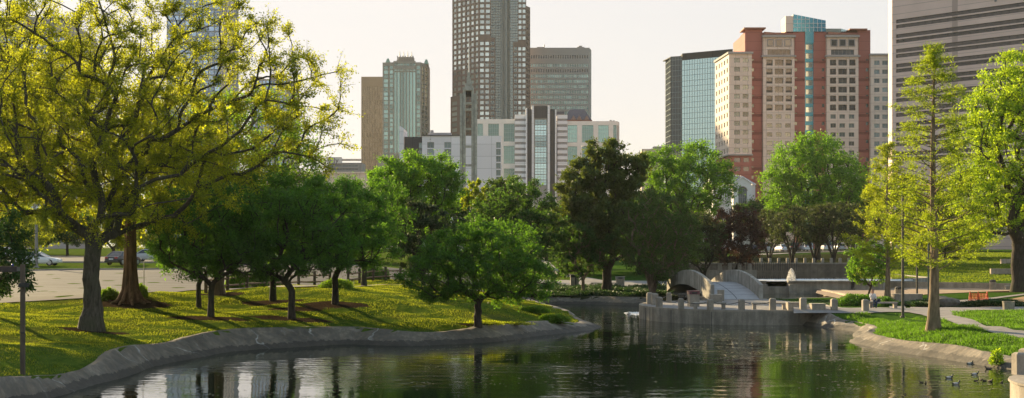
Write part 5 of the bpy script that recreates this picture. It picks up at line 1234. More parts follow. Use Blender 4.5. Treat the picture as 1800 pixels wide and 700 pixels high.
for i in range(14): t = i/14; B.m('roof_seam').tube([(X(1261+78*t), Y+7.6, Zp(321)+.05), (X(1269+57*t), Y+17, Zp(296+7*t)+.05)], .07, 4)
B.finish({'front_wall': MAT['offwhite'], 'arched_window': GL['dark'], 'glazing_bar': MAT['metal_grey'], 'arch_trim': MAT['tan_concrete'], 'gable_trim': MAT['offwhite'], 'hall_wall': MAT['offwhite'], 'cornice': MAT['offwhite'], 'metal_roof': BM['steel'], 'roof_seam': BM['steel']})

# --- bell tower -----------------------------------------------------------------------------
Y = 330; sB = F/Y
t = thing('bell_tower', 'slender concrete bell tower on open piers with a needle mast', 'tower', gy(823, Y))
def X(px): return WX(px, Y)
def Zp(py): return WZ(py, Y)
m1 = MB(); m1.box(X(808.5), X(812.8), Y-.6, Y+.6, 3, Zp(165)); m1.box(X(813.6), X(818.6), Y-.3, Y+.9, 3, Zp(158.5)); m1.box(X(812.8), X(813.6), Y, Y+.6, 3, Zp(165)); m1.build('pier', MAT['tower_concrete'], t)
m1 = MB(); m1.box(X(828.8), X(833.2), Y-.3, Y+.9, 3, Zp(158.5)); m1.box(X(834), X(838.6), Y-.6, Y+.6, 3, Zp(165)); m1.box(X(833.2), X(834), Y, Y+.6, 3, Zp(165)); m1.build('pier', MAT['tower_concrete'], t)
for py in (181, 192, 226, 257, 290): MB().box(X(818.6), X(828.8), Y-.1, Y+.7, Zp(py+2.6), Zp(py-1.2)).build('cross_beam', MAT['tower_concrete'], t)
m1 = MB(); m1.box(X(814), X(833), Y-.5, Y+1.1, Zp(159.5), Zp(155)); m1.box(X(817), X(830), Y-.3, Y+.9, Zp(155), Zp(147)); m1.box(X(820), X(828), Y-.1, Y+.7, Zp(147), Zp(136)); m1.box(X(821.5), X(826.5), Y, Y+.6, Zp(136), Zp(127)); m1.build('stepped_head', MAT['tower_concrete'], t)
m1 = MB(); m1.tube([(X(824.4), Y+.3, Zp(127)), (X(824.4), Y+.3, Zp(70))], [.14, .05], 8); m1.tube([(X(821.5), Y+.3, Zp(81)), (X(827.5), Y+.3, Zp(81))], .05, 6); m1.build('mast', MAT['offwhite'], t)
m1 = MB()
for k, px in enumerate((820.6, 823.6, 826.6)):
    cx = X(px); zz = Zp(161.5+(k % 2)*1.5); m1.lathe([(.03, zz), (.1, zz-.05), (.14, zz-.2), (.19, zz-.42), (.26, zz-.5), (.24, zz-.5)], cx, Y+.2, 12)
m1.build('bells', MAT['black'], t, smooth=True); MB().box(X(818.6), X(828.8), Y+.75, Y+.85, Zp(170), Zp(160)).build('belfry_back', MAT['black'], t)
MB().box(X(818.6), X(828.8), Y+.05, Y+.3, Zp(161), Zp(160.2)).build('bell_beam', MAT['black'], t)

# white wall with pergola by the hall (right of the bell tower foot)
Y = 300; t = thing('pergola', 'low white-columned pergola roof between the bell tower and the cedar', 'pergola', gy(850, Y))
m1 = MB(); m1.box(WX(829, Y), WX(868, Y), Y, Y+6, WZ(341, Y), WZ(338.5, Y)); m1.build('roof_frame', MAT['white'], t)
m1 = MB()
for i in range(9): m1.box(WX(830+4.6*i, Y), WX(831.5+4.6*i, Y), Y-.8, Y+6.5, WZ(338.5, Y), WZ(336.8, Y))
m1.build('slats', MAT['metal_grey'], t)
for px in (831, 848, 866): MB().tube([(WX(px, Y), Y+1, 4), (WX(px, Y), Y+1, WZ(341, Y))], .25, 10).build('column', MAT['white'], t)
# ------------------------------------------------------------------ terrace, bridge, pools
tc = MAT['concrete']; bc = MAT['bridge_concrete']
TZ = 1.0
def structure(o): o['kind'] = 'structure'; return o
# terrace: deck and wall
t = thing('lakeside_terrace', 'rounded concrete terrace wall standing in the pond before the footbridge', 'terrace', (17, 104, 0))
BMK = concrete('board_marked_concrete', (.30, .265, .22), .3)
mb = MB(); mb.prism(terr_poly, -1.2, TZ-.08); mb.build('retaining_wall', BMK, t)
mj = MB()
for k_ in (4, 9, 14, 20, 26):
    x_, y_ = terr_poly[k_]; mj.tube([(17+(x_-17)*1.001, 110.3+(y_-110.3)*1.001, -.3), (17+(x_-17)*1.001, 110.3+(y_-110.3)*1.001, TZ-.085)], .025, 4)
mj.build('joints', MAT['asphalt'], t)
inner = [(17+(x-17)*.955, 110.3+(y-110.3)*.965) for x, y in terr_poly]
rim = MB(); n = len(terr_poly)
for i in range(n):
    j = (i+1) % n; a, b, c, d = terr_poly[i], terr_poly[j], inner[j], inner[i]
    k = [(a[0], a[1], TZ-.08), (b[0], b[1], TZ-.08), (c[0], c[1], TZ-.08), (d[0], d[1], TZ-.08), (a[0], a[1], TZ+.05), (b[0], b[1], TZ+.05), (c[0], c[1], TZ+.05), (d[0], d[1], TZ+.05)]
    if 34 <= i <= 35: continue
    rim.add(k, [(0, 1, 5, 4), (2, 3, 7, 6), (4, 5, 6, 7)])
rim.build('coping', tc, t)
mb = MB(); mb.prism(inner, TZ-.1, TZ); mb.build('paving', MAT['path'], t)
# footbridge ---------------------------------------------------------
t = thing('footbridge', 'arched concrete footbridge with two curved solid parapets', 'bridge', (18.5, 132, 0))
A0 = Vector((19.55, 123.6)); A1 = Vector((17.6, 140.6)); ax = (A1-A0).normalized(); nrm = Vector((ax.y, -ax.x)); BL = (A1-A0).length
def prof(u, z0, z1, hump): return z0*(1-u)+z1*u+hump*(math.sin(math.pi*min(max(u, 0), 1))**.85)
HW = 2.0
nS = 28
def parapet(side):
    m1 = MB(); vs = []
    for i in range(nS+1):
        u = i/nS; c = A0+ax*BL*u; top = prof(u, TZ+1.25, TZ+1.1, 1.25)
        bot_deck = prof(u, TZ-.1, TZ-.2, 1.15)
        bot = min(float(np.interp(u, [0, .05, .10, .18, .3, .5, .7, .85, .97, 1], [-.5, -.3, .7, 1.25, 1.72, 2.05, 2.0, 1.75, 1.35, 1.25])), bot_deck+.35) if side < 0 else -.5  # right side closed down to the water, added to keep the arch dark
        for w_ in (HW, HW+.34):
            p = c+nrm*side*w_; vs += [(p.x, p.y, bot), (p.x, p.y, top)]
    fs = []
    for i in range(nS):
        k = i*4; fs += [(k, k+4, k+5, k+1), (k+2, k+3, k+7, k+6), (k+1, k+5, k+7, k+3), (k, k+2, k+6, k+4)]
    fs += [(0, 1, 3, 2), (nS*4, nS*4+2, nS*4+3, nS*4+1)]
    m1.add(vs, fs); o = m1.build('parapet', bc, t, bevel=.03)
parapet(-1); parapet(1)
m1 = MB(); vs = []
for i in range(nS+1):
    u = i/nS; c = A0+ax*BL*u; zd = prof(u, TZ+.02, TZ+.25, 1.15); zb_ = zd-.4 if .1 < u < .93 else -.5
    for w_ in (-HW, HW):
        p = c+nrm*w_; vs += [(p.x, p.y, zb_), (p.x, p.y, zd)]
fs = []
for i in range(nS):
    k = i*4; fs += [(k+1, k+5, k+7, k+3), (k, k+2, k+6, k+4)]
fs += [(0, 1, 3, 2)]
m1.add(vs, fs); m1.build('deck', M('bridge_deck_paving', (.38, .37, .38), .9, 1, .12), t)
m1 = MB()
for i in range(1, 7):
    u = i/14; c = A0+ax*BL*u; z = prof(u, TZ+.02, TZ+.25, 1.15)+.006; p, q = c-nrm*HW*.98, c+nrm*HW*.98
    m1.quad((p.x, p.y, z), (q.x, q.y, z), (q.x+ax.x*.07, q.y+ax.y*.07, z+.01), (p.x+ax.x*.07, p.y+ax.y*.07, z+.01))
for i in range(nS//2):
    u = i/nS; u2 = (i+1)/nS; c, c2 = A0+ax*BL*u, A0+ax*BL*u2; z, z2 = [prof(v, TZ+.02, TZ+.25, 1.15)+.009 for v in (u, u2)]
    m1.quad((c.x-.03, c.y, z), (c.x+.03, c.y, z), (c2.x+.03, c2.y, z2), (c2.x-.03, c2.y, z2))
m1.build('joints', MAT['asphalt'], t)
# ramp beyond bridge hidden part
def rock(name, label, g, r, seed, group=None, sq=.6, mat='rock'):
    rs = np.random.RandomState(seed); bm = bmesh.new(); bmesh.ops.create_icosphere(bm, subdivisions=3, radius=1)
    ph = rs.uniform(0, 6, 6)
    for v in bm.verts:
        c = v.co.copy(); k = 1+.16*math.sin(c.x*3+ph[0])+.13*math.sin(c.y*4+ph[1])+.1*math.sin(c.z*5+ph[2])+.05*math.sin(c.x*9+c.y*8+ph[3])
        v.co = Vector((c.x*k*r, c.y*k*r*.8, c.z*k*r*sq))
    me = bpy.data.meshes.new(name); bm.to_mesh(me); bm.free(); me.materials.append(MAT[mat]); o = bpy.data.objects.new(name, me); col.objects.link(o); o.location = g
    return tag(o, label, 'rock', group)
for i, (px, py, Y, r, lb) in enumerate(((1236, 528, 125.5, .55, 'largest pale boulder at the mouth of the bridge arch'), (1223, 531, 124, .4, 'small pale boulder beside the maroon-lidded bin'), (1240, 531, 124.5, .5, 'pale boulder against the bridge foot'), (1238, 524, 126.5, .4, 'boulder highest up inside the bridge arch'), (1214, 521, 131, .6, 'dark brown boulder deep under the bridge arch'), (1202, 520, 133, .5, 'leftmost brown boulder under the bridge arch'))):
    rock('boulder', lb, W(px, py, Y), r, i+3, 'boulders under the bridge')
rock('boulder', 'rounded grey boulder in the planting right of the tall cypress trunk', gy(1665, 108)+Vector((0, 0, .2)), 1.05, 20, None, .62)
# basin walls and fountain ----------------------------------------------------
t = thing('raised_basin', 'long low concrete basin wall with a dark weir notch and the fountain pool behind it', 'basin', (30, 151, 0))
def wall_seg(mb, p, q, z0, z1, th=.45, mi=0):
    p = Vector(p); q = Vector(q); u = (q-p).normalized(); n_ = Vector((u.y, -u.x))*th
    mb.prism([(p.x, p.y), (q.x, q.y), (q.x-n_.x, q.y-n_.y), (p.x-n_.x, p.y-n_.y)], z0, z1, mi); return mb
m1 = MB(); wall_seg(m1, (17, 150.5), (26.9, 150.5), -.8, 1.85, .7); wall_seg(m1, (29.2, 150.5), (39.3, 150.5), -.8, 1.85, .7); wall_seg(m1, (26.9, 150.5), (29.2, 150.5), -.8, 1.35, .7)
m1.box(26.0, 26.9, 149.7, 150.49, -.8, 1.6); m1.box(29.2, 30.0, 149.7, 150.49, -.8, 1.6); m1.build('front_wall', tc, t)
m1 = MB(); m1.box(17, 26.9, 150.25, 151.35, 1.85, 1.97); m1.box(29.2, 39.4, 150.25, 151.35, 1.85, 1.97); m1.build('coping', bc, t)
m1 = MB(); m1.box(26.95, 29.15, 150.75, 150.9, .3, 1.34); m1.build('weir_notch', MAT['black'], t)
m1 = MB(); wall_seg(m1, (39.3, 150.6), (42, 158), .5, 1.97, .4); wall_seg(m1, (42, 158), (50, 170), .5, 1.9, .4); wall_seg(m1, (50, 170), (52.5, 208), .5, 1.95, .4); m1.build('side_wall', bc, t)
# foam across the basin near the wall
foam_m = M('white_foam', (.75, .75, .76), .6, 9, .25, .03)
def foam(name, label, cx, cy, z, rx, ry, n, seed):
    rs = np.random.RandomState(seed); V = []; Fc = []
    for i in range(n):
        a = rs.uniform(0, 6.28); r = rs.uniform(0, 1)**.6; x = cx+math.cos(a)*r*rx; y = cy+math.sin(a)*r*ry; s = rs.uniform(.04, .14); h = rs.uniform(.02, .07); k = len(V)
        V += [(x-s*1.4, y, z), (x, y-s*.8, z), (x+s*1.4, y, z), (x, y+s*.8, z), (x, y, z+h)]; Fc += [(k, k+1, k+4), (k+1, k+2, k+4), (k+2, k+3, k+4), (k+3, k, k+4)]
    o = bpy.data.objects.new(name, np_mesh(name, V, Fc, foam_m, 3)); col.objects.link(o); o['kind'] = 'stuff'; return o
foam('foam', '', 34.5, 156.5, 1.9, 9.5, 4.5, 5200, 1); foam('foam', '', 10.4, 118, .0, 1.0, 2.6, 150, 2); foam('foam', '', 28.6, 152.3, 1.9, 1.5, .8, 300, 4)
def plume(name, label, g, h, r, seed, n=900):
    rs = np.random.RandomState(seed); root = thing(name, label, 'fountain', g)
    bm = bmesh.new(); bmesh.ops.create_icosphere(bm, subdivisions=4, radius=1)
    for v in bm.verts:
        c = v.co; z = (c.z+1)/2; rad = (1-z)**.8*r*1.1+.05*(1-z)+.012; a = math.atan2(c.y, c.x); k = 1+.16*math.sin(5*a+9*z)+.12*math.sin(11*a-17*z)+.1*math.sin(23*z+3*a)
        L_ = math.hypot(c.x, c.y) or 1; v.co = Vector((c.x/L_*rad*k*min(1, L_*1.6), c.y/L_*rad*k*min(1, L_*1.6), z*h))
    me = bpy.data.meshes.new('water_column'); bm.to_mesh(me); bm.free(); me.materials.append(WJ); me.polygons.foreach_set('use_smooth', [True]*len(me.polygons)); o = bpy.data.objects.new('water_column', me); col.objects.link(o); o.parent = root
    V = []; Fc = []
    for i in range(n):
        a = rs.uniform(0, 6.28); z = rs.uniform(0, 1)**1.3; rr = r*(1-z)**.5*rs.uniform(.7, 1.5); p = np.array([math.cos(a)*rr, math.sin(a)*rr, z*h*1.06]); s = rs.uniform(.015, .05); k = len(V)
        V += [tuple(p+d) for d in ((-s, 0, 0), (s, 0, 0), (0, s, 0), (0, 0, s*1.8))]; Fc += [(k, k+1, k+3), (k+1, k+2, k+3), (k+2, k, k+3), (k+2, k+1, k)]
    o = bpy.data.objects.new('spray', np_mesh('spray', V, Fc, WJ, 3)); col.objects.link(o); o.parent = root; o['kind'] = 'stuff'
    return root
m_, nt_, out_ = new_mat('frothing_water'); d_ = N(nt_, 'ShaderNodeBsdfDiffuse'); d_.inputs[0].default_value = (.85, .83, .82, 1); t_ = N(nt_, 'ShaderNodeBsdfTranslucent'); t_.inputs[0].default_value = (.85, .83, .8, 1); x_ = N(nt_, 'ShaderNodeMixShader'); x_.inputs[0].default_value = .6
nt_.links.new(d_.outputs[0], x_.inputs[1]); nt_.links.new(t_.outputs[0], x_.inputs[2]); tp_ = N(nt_, 'ShaderNodeBsdfTransparent'); x2_ = N(nt_, 'ShaderNodeMixShader'); x2_.inputs[0].default_value = .4; nt_.links.new(x_.outputs[0], x2_.inputs[1]); nt_.links.new(tp_.outputs[0], x2_.inputs[2]); nt_.links.new(x2_.outputs[0], out_.inputs[0]); WJ = m_
plume('fountain', 'white frothing fountain plume in the raised basin', W(1391, 497, 153.5), 1.42, .42, 1)
# retaining wall behind basin with bollards
t = thing('far_retaining_wall', 'long low retaining wall across the far side of the basin below the mulched slope', 'wall', (40, 208.5, 0))
m1 = MB(); wall_seg(m1, (20, 208), (52.6, 208), .6, 3.05, .5); m1.build('wall', MAT['brown_wall'], t); m1 = MB(); wall_seg(m1, (19.9, 207.9), (52.7, 207.9), 3.05, 3.25, .8); m1.build('coping', tc, t)
# bank wall continuing to the left behind the bridge
t = thing('low_promenade_wall', 'low sunlit wall with posts behind the footbridge, left of the fountain', 'wall', (22, 178, 0))
m1 = MB(); p0 = gy(1195, 176); p1 = gy(1330, 176); wall_seg(m1, (p0.x, 176), (p1.x, 176), p0.z-.3, p0.z+.75, .5); m1.build('wall', tc, t)

# bollards ---------------------------------------------------------------
def make_bollard():
    r = thing('bollard', 'x', 'bollard', (0, 0, 0), 0, 'concrete bollards round the pond')
    m1 = MB(); m1.box(-.2, .2, -.2, .2, -.03, .70); m1.box(-.2, .2, -.2, .2, .70, .77, 0, .09); m1.build('post', tc, r, world=False, bevel=.012)
    return r
bol = make_bollard(); used = []
def place(proto, g, rz, label, scale=None):
    if proto.name not in used:
        used.append(proto.name); proto.location = g; proto.rotation_euler = (0, 0, rz); proto['label'] = label
        if scale: proto.scale = (scale,)*3
        return proto
    return dup(proto, g, rz, label, scale=scale)
def onter(px, Y): return Vector((WX(px, Y), Y, TZ+.04))
bl = [(1142, 113, 'bollard at the left tip of the terrace, left of a touching pair', 1.15), (1151, 111, 'right one of the touching pair of bollards at the left tip of the terrace', 1.15), (1159, 106.3, 'short bollard just right of the pair at the left tip of the terrace', 1.), (1176, 116.5, 'bollard on the back left rim of the terrace', 1.),
      (1197, 103.2, 'bollard on the terrace rim left of the maroon-lidded bin', 1.), (1248.5, 101.6, 'bollard in front of the left terrace bench', 1.), (1303.5, 101.3, 'bollard between the two terrace benches, in line with the bridge deck', 1.), (1358, 101.3, 'bollard in front of the right terrace bench', 1.1)]
pos = []
for px, Y, lb, s in bl: g = onter(px, Y); place(bol, g, (px % 7)*.05, lb, s); pos.append(g)
for px, Y, lb in ((1411.5, 99.8, 'bollard between two concrete cubes at the right end of the terrace'), (1466, 99.6, 'bollard on the promenade edge right of the second concrete cube'), (1521, 99.6, 'bollard left of the seated woman')):
    g = gy(px, Y); g.z = max(g.z, .97); place(bol, g, .05, lb, 1.08); pos.append(g)
fb = [(1225+22*i, 176.4, None) for i in range(5)]
for i, px in enumerate((1219, 1265, 1283, 1300, 1318)):
    g = gy(px, 176.3); g.z += .7; place(bol, g, 0, ['leftmost sunlit post on the wall behind the bridge', 'second sunlit post on the wall behind the bridge, right of the parapet', 'third sunlit post on the wall behind the bridge', 'fourth sunlit post on the wall behind the bridge', 'rightmost sunlit post on the wall behind the bridge'][i], 1.1)
for i in range(12):
    px = 1338+15.4*i; g = Vector((WX(px, 208.3), 208.3, 3.22)); place(bol, g, 0, 'post %s from the left on the far retaining wall, %s the plume' % (['one','two','three','four','five','six','seven','eight','nine','ten','eleven','twelve'][i], 'left of' if px < 1391 else 'right of'), .95)
# chains between terrace posts
def chain(a, b, label):
    m1 = MB(); pts = []
    for i in range(13):
        u = i/12; p = a.lerp(b, u); pts.append((p.x, p.y, p.z+.62-.22*math.sin(math.pi*u)))
    m1.tube(pts, .022, 5); return tag(m1.build('chain', MAT['black'], None), label, 'chain', 'chains between the bollards')
cl = ['chain from the touching pair to the short bollard on the terrace', 'chain from the pair to the rear rim bollard', 'chain running across the front of the maroon-lidded bin', 'chain over the left terrace bench', 'chain over the gap in line with the bridge deck', 'chain over the right terrace bench']
for (i, j), lb in zip(((1, 2), (1, 3), (4, 5), (5, 6), (6, 7), (2, 4)), ('chain from the touching pair to the short bollard on the terrace', 'chain from the touching pair to the rear rim bollard', 'chain hanging in front of the maroon-lidded bin', 'chain hanging between the left terrace bench and bridge axis', 'chain hanging in front of the right terrace bench', 'chain from the short bollard to the bollard left of the bin')):
    chain(pos[i], pos[j], lb)
# cubes / planters
def cube_seat(g, w_, d_, h_, label, rz=0.):
    r = thing('concrete_cube_seat', label, 'seat block', g, rz, 'concrete seat blocks'); m1 = MB(); m1.box(-w_/2, w_/2, -d_/2, d_/2, -.03, h_-.06); m1.build('block', tc, r, world=False, bevel=.02)
    m1 = MB(); m1.box(-w_/2-.02, w_/2+.02, -d_/2-.02, d_/2+.02, h_-.06, h_); m1.build('cap', bc, r, world=False, bevel=.015); return r
cube_seat(onter(1395, 101.5), .95, .9, .56, 'concrete seat block at the right end of the terrace'); g = gy(1437, 99.9); g.z = 1.; cube_seat(g, .95, .9, .56, 'concrete seat block on the promenade edge between two bollards')
cube_seat(onter(1258, 116.5), .95, .9, .62, 'concrete seat block at the foot of the left bridge parapet'); cube_seat(onter(1267, 119.5), .5, .6, .9, 'taller narrow concrete block behind the seat block at the bridge foot')
# benches
def make_bench(L_, label, g, rz=0., group='slab benches'):
    r = thing('slab_bench', label, 'bench', g, rz, group); m1 = MB(); m1.box(-L_/2, L_/2, -.22, .22, .36, .47); m1.build('seat', bc, r, world=False, bevel=.015)
    for x in (-L_/2+.18, L_/2-.18): m1 = MB(); m1.box(x-.12, x+.12, -.18, .18, -.03, .358); m1.build('leg', tc, r, world=False)
    return r
make_bench(2.4, 'left slab bench on the terrace rim, behind a bollard', onter(1247, 103.2), .02); make_bench(2.5, 'right slab bench on the terrace rim, nearest the bridge axis', onter(1352, 103.0), -.03)
gw = gy(1552, 104.5); gw.z = max(gw.z, 1.02); make_bench(2.15, 'concrete bench with the seated woman', gw, .02)
g = gy(1062, 157.5); make_bench(3.0, 'dark bench on the path behind the magnolia trunk', g, 0)
g = gy(1594, 119.6); cube_seat(g, 2.4, .9, .62, 'long low stone seat block below the plaza bin', .1)
g = gy(1778, 147); cube_seat(g, 1.3, .7, .45, 'low stone block between the sunlit bin and the lime tree trunk')
# round planter at right
def planter(name, label, g, r, h, mat, cat='planter'):
    t_ = thing(name, label, cat, g); m1 = MB(); m1.lathe([(r*.93, -.05), (r, h*.9), (r*1.04, h*.92), (r*1.04, h), (r*.88, h), (r*.86, h*.8), (.02, h*.8)], 0, 0, 24); m1.build('bowl', mat, t_, world=False, smooth=False); m1 = MB(); m1.lathe([(r*.86, h*.82), (.02, h*.86)], 0, 0, 24); m1.build('soil', MAT['mulch'], t_, world=False); return t_
planter('round_planter', 'squat round concrete planter on the right lawn corner', gy(1773, 101), .42, .66, tc)
# bins
def make_bin(label, g, w_, h_, lidc, square=True, rz=0.):
    r = thing('litter_bin', label, 'litter bin', g, rz, 'litter bins'); m1 = MB()
    if square: m1.box(-w_/2, w_/2, -w_/2, w_/2, -.03, h_*.78)
    else: m1.lathe([(w_*.47, -.03), (w_*.5, h_*.78)], 0, 0, 20)
    m1.build('body', tc if lidc != 'tan' else MAT['tan_concrete'], r, world=False, bevel=.02 if square else 0)
    m1 = MB()
    if square: m1.box(-w_*.53, w_*.53, -w_*.53, w_*.53, h_*.78, h_*.97, 0, w_*.02); m1.box(-w_*.58, w_*.58, -w_*.58, w_*.58, h_*.97, h_)
    else: m1.lathe([(w_*.48, h_*.78), (w_*.48, h_*.9), (w_*.3, h_), (.02, h_)], 0, 0, 20)
    m1.build('lid', LIDS[lidc], r, world=False)
    m1 = MB(); m1.box(-w_*.26, w_*.26, -w_*.56, -w_*.5, h_*.82, h_*.93); m1.build('opening', MAT['black'], r, world=False); return r
LIDS = {'maroon': M('maroon_lid', (.13, .035, .05), .5), 'dark': MAT['black'], 'tan': M('brown_lid', (.10, .07, .05), .6), 'grey': MAT['metal_grey']}
make_bin('square concrete bin with a maroon lid on the terrace', onter(1219, 108.5), .78, 1.15, 'maroon', True, .1)
g = gy(1579, 126); make_bin('round bin with a dark lid on the plaza behind the slab seat', g, .62, 1.1, 'dark', False)
g = gy(1745, 149); make_bin('sunlit tan bin beside the low wall at the right of the plaza', g, .7, 1.05, 'tan', False)
g = gy(1010, 156.5); make_bin('dark tall bin on the path left of the magnolia trunk', g, .9, 1.4, 'dark')
g = gy(1090, 158); make_bin('concrete block bin on the path right of the magnolia trunk', g, .9, 1.1, 'grey')
# low curved plaza wall and terraces on the hill
t = thing('low_seat_wall', 'long low tan seat wall curving along the back of the plaza', 'wall', gy(1640, 152))
pts = [(1520, 157.5), (1580, 156.5), (1640, 155), (1700, 152.5), (1760, 150), (1810, 147)]
m1 = MB(); pl = [(WX(a, b), b) for a, b in pts]
for p, q in zip(pl, pl[1:]):
    z = float(zraw((p[0]+q[0])/2, (p[1]+q[1])/2)); wall_seg(m1, p, q, z-.4, 1.72, .5)
m1.build('wall', MAT['tan_concrete'], t)
for px0, px1, py, Y, lb in ((1742, 1792, 477, 182, 'pale retaining step on the sunlit hillside left of the lime tree trunk'), (1760, 1830, 462, 215, 'brownish retaining step higher on the sunlit hillside')):
    t = thing('hillside_wall', lb, 'wall', gy((px0+px1)/2, Y)); m1 = MB(); g0_, g1_ = gy(px0, Y), gy(px1, Y); wall_seg(m1, (g0_.x, Y), (g1_.x, Y), g0_.z-.5, g0_.z+.75, .5); m1.build('wall', MAT['tan_concrete'], t)
# plaza edge wall along the middle pool
t = thing('pool_edge_wall', 'tan edge wall of the plaza dropping to the middle pool', 'wall', (32, 142, 0)); m1 = MB(); wall_seg(m1, (31.25, 133.0), (32.3, 150.4), -.5, 1.12, -.5); m1.build('wall', MAT['tan_concrete'], t)
t = thing('pool_near_wall', 'low planting kerb on the near side of the middle pool', 'wall', (27, 130, 0)); m1 = MB(); wall_seg(m1, (22.8, 129.3), (31.3, 132.9), -.5, .85, .35); m1.build('wall', tc, t)

# corner terrace bottom right ------------------------------------------------
t = thing('corner_terrace', 'rounded concrete terrace corner at the bottom right edge', 'terrace', (21.75, 47, 0))
m1 = MB(); m1.prism(cor_poly, -1, .95); m1.build('wall', tc, t)
inn = [(21.75+(x-21.75)*.93, 47+(y-47)*.93) for x, y in cor_poly]; m1 = MB(); m1.prism([(21.75+(x-21.75)*1.012, 47+(y-47)*1.012) for x, y in cor_poly], .952, 1.03); m1.build('coping', tc, t)
g = Vector((WX(1792, 50.2), 50.2, 1.03)); place(bol, g, .15, 'bollard on the terrace corner at the bottom right edge', 1.0)
g = Vector((WX(1804, 52.2), 52.2, 1.03)); place(bol, g, .3, 'bollard at the frame edge behind the bottom right one', 1.0)

# fences --------------------------------------------------------------------
fp = [(345, 97.5), (362, 98.5), (400, 101), (434, 104), (467, 107), (497, 109.5), (525, 112), (553, 114.5), (580, 117)]
def fence(pts, label):
    t_ = thing('timber_fence', label, 'fence', gy(*pts[0])); P_ = [gy(*p) for p in pts]
    for p in P_: m1 = MB(); m1.box(p.x-.1, p.x+.1, p.y-.1, p.y+.1, p.z-.2, p.z+1.18, 0); m1.box(p.x-.1, p.x+.1, p.y-.1, p.y+.1, p.z+1.18, p.z+1.23, 0, .05); m1.build('post', MAT['wood_post'], t_)
    for p, q in zip(P_, P_[1:]):
        for h in (.38, .88): m1 = MB(); m1.tube([(p.x, p.y, p.z+h), ((p.x+q.x)/2, (p.y+q.y)/2, (p.z+q.z)/2+h-.03), (q.x, q.y, q.z+h)], .065, 6); m1.build('rail', MAT['rail_wood'], t_)
fence(fp[1:], 'split-rail timber fence running from the pale trunk behind the slim maples')
fence([(612, 120), (632, 121.5), (656, 123.5), (678, 125), (704, 127), (730, 129)], 'split-rail timber fence right of the mound maples')
# metal fence row behind the basin
t = thing('railing', 'thin dark railing behind the sunlit posts, left of the fountain', 'railing', gy(1340, 196)); m1 = MB(); m2 = MB()
for i in range(26):
    g = gy(1308+3.6*i, 206.5+0) if False else Vector((WX(1300+4*i, 196), 196, float(zraw(WX(1300+4*i, 196), 196)))); 
    m1.tube([(g.x, g.y, 2.3), (g.x, g.y, 3.5)], .035, 5)
m1.build('bars', MAT['black'], t); x0_, x1_ = WX(1300, 196), WX(1400, 196)
m2.tube([(x0_, 196, 3.5), (x1_, 196, 3.5)], .04, 6); m2.build('top_rail', MAT['black'], t)

# posts and poles -----------------------------------------------------------
g = base(40, 660)
t = thing('sign_post', 'brown wooden post with a horizontal board arm at the left edge', 'post', g)
h = WZ(465, g.y)-g.z
m1 = MB(); m1.box(g.x-.075, g.x+.075, g.y-.075, g.y+.075, g.z-.2, g.z+h); m1.build('post', MAT['wood_post'], t, bevel=.01)
m1 = MB(); m1.box(WX(-40, g.y), WX(30, g.y), g.y-.05, g.y+.05, WZ(478, g.y), WZ(468, g.y)); m1.build('board', M('dark_board', (.05, .035, .03), .7), t)
m1 = MB(); m1.box(WX(30, g.y), g.x-.075, g.y-.04, g.y+.04, WZ(477, g.y), WZ(469.5, g.y)); m1.build('bracket', M('grey_bracket', (.13, .12, .11), .7), t)
m1 = MB(); m1.lathe([(.03, WZ(468, g.y)), (.045, WZ(467, g.y)), (.04, WZ(465, g.y)), (.02, WZ(464, g.y))], WX(22, g.y), g.y, 12); m1.build('blue_knob', M('blue_plastic', (.03, .06, .3), .4), t, smooth=True)
m1 = MB(); m1.box(WX(34.5, g.y), WX(53, g.y), g.y-.16, g.y-.076, WZ(505, g.y), WZ(497.5, g.y)); m1.build('lamp_box', MAT['black'], t, bevel=.01)
m1 = MB(); m1.tube([(g.x+.085, g.y-.09, WZ(583, g.y)), (g.x+.12, g.y-.1, WZ(590, g.y)), (g.x+.1, g.y-.1, WZ(606, g.y))], .012, 5); m1.tube([(g.x-.09, g.y-.09, WZ(585, g.y)), (g.x+.09, g.y-.09, WZ(585, g.y))], .02, 5); m1.build('strap', MAT['black'], t)
def pole(name, label, g, h_, r_, mat, head=None, cat='pole'):
    t_ = thing(name, label, cat, g); m1 = MB(); m1.tube([(0, 0, -.1), (0, 0, h_)], [r_, r_*.8], 10); m1.build('shaft', mat, t_, world=False)
    m1 = MB(); m1.lathe([(r_*1.9, -.03), (r_*1.9, .06), (r_*1.2, .12)], 0, 0, 12); m1.build('base', mat, t_, world=False)
    if head == 'lamp': m1 = MB(); m1.lathe([(.06, h_), (.16, h_+.12), (.2, h_+.38), (.12, h_+.5), (.03, h_+.56)], 0, 0, 14); m1.build('lantern', LANT, t_, world=False, smooth=True)
    if head == 'box': m1 = MB(); m1.box(-.3, .3, -.2, .2, h_, h_+.16, 0, .03); m1.build('lamp_head', mat, t_, world=False)
    return t_
LANT = M('frosted_lantern', (.7, .68, .62), .4)
pm = M('brown_pole_paint', (.07, .055, .04), .6)
g = base(1587, 558); pole('lamp_post', 'slim brown lamp post on the near lawn left of the tall cypress', g, WZ(330, g.y)-g.z, .10, pm, 'box', 'lamp post')
g = gy(1612, 124); pole('lamp_post', 'thin dark pole behind the tall cypress, beside the slab seat', g, WZ(360, 124)-g.z, .09, pm, 'box', 'lamp post')
g = gy(1632, 110); pole('lamp_post', 'green-grey pole just left of the tall cypress trunk', g, WZ(400, 110)-g.z, .07, M('green_pole_paint', (.06, .08, .07), .6), 'box', 'lamp post')
g = gy(1433, 265); pole('lamp_post', 'small white-headed lamp post before the parked cars beyond the fountain', g, WZ(414, 265)-g.z, .09, MAT['metal_grey'], 'lamp', 'lamp post')
g = gy(64, 143); pole('utility_pole', 'pale utility pole beside the white car', g, WZ(395, 143)-g.z, .17, MAT['path'], None, 'pole')
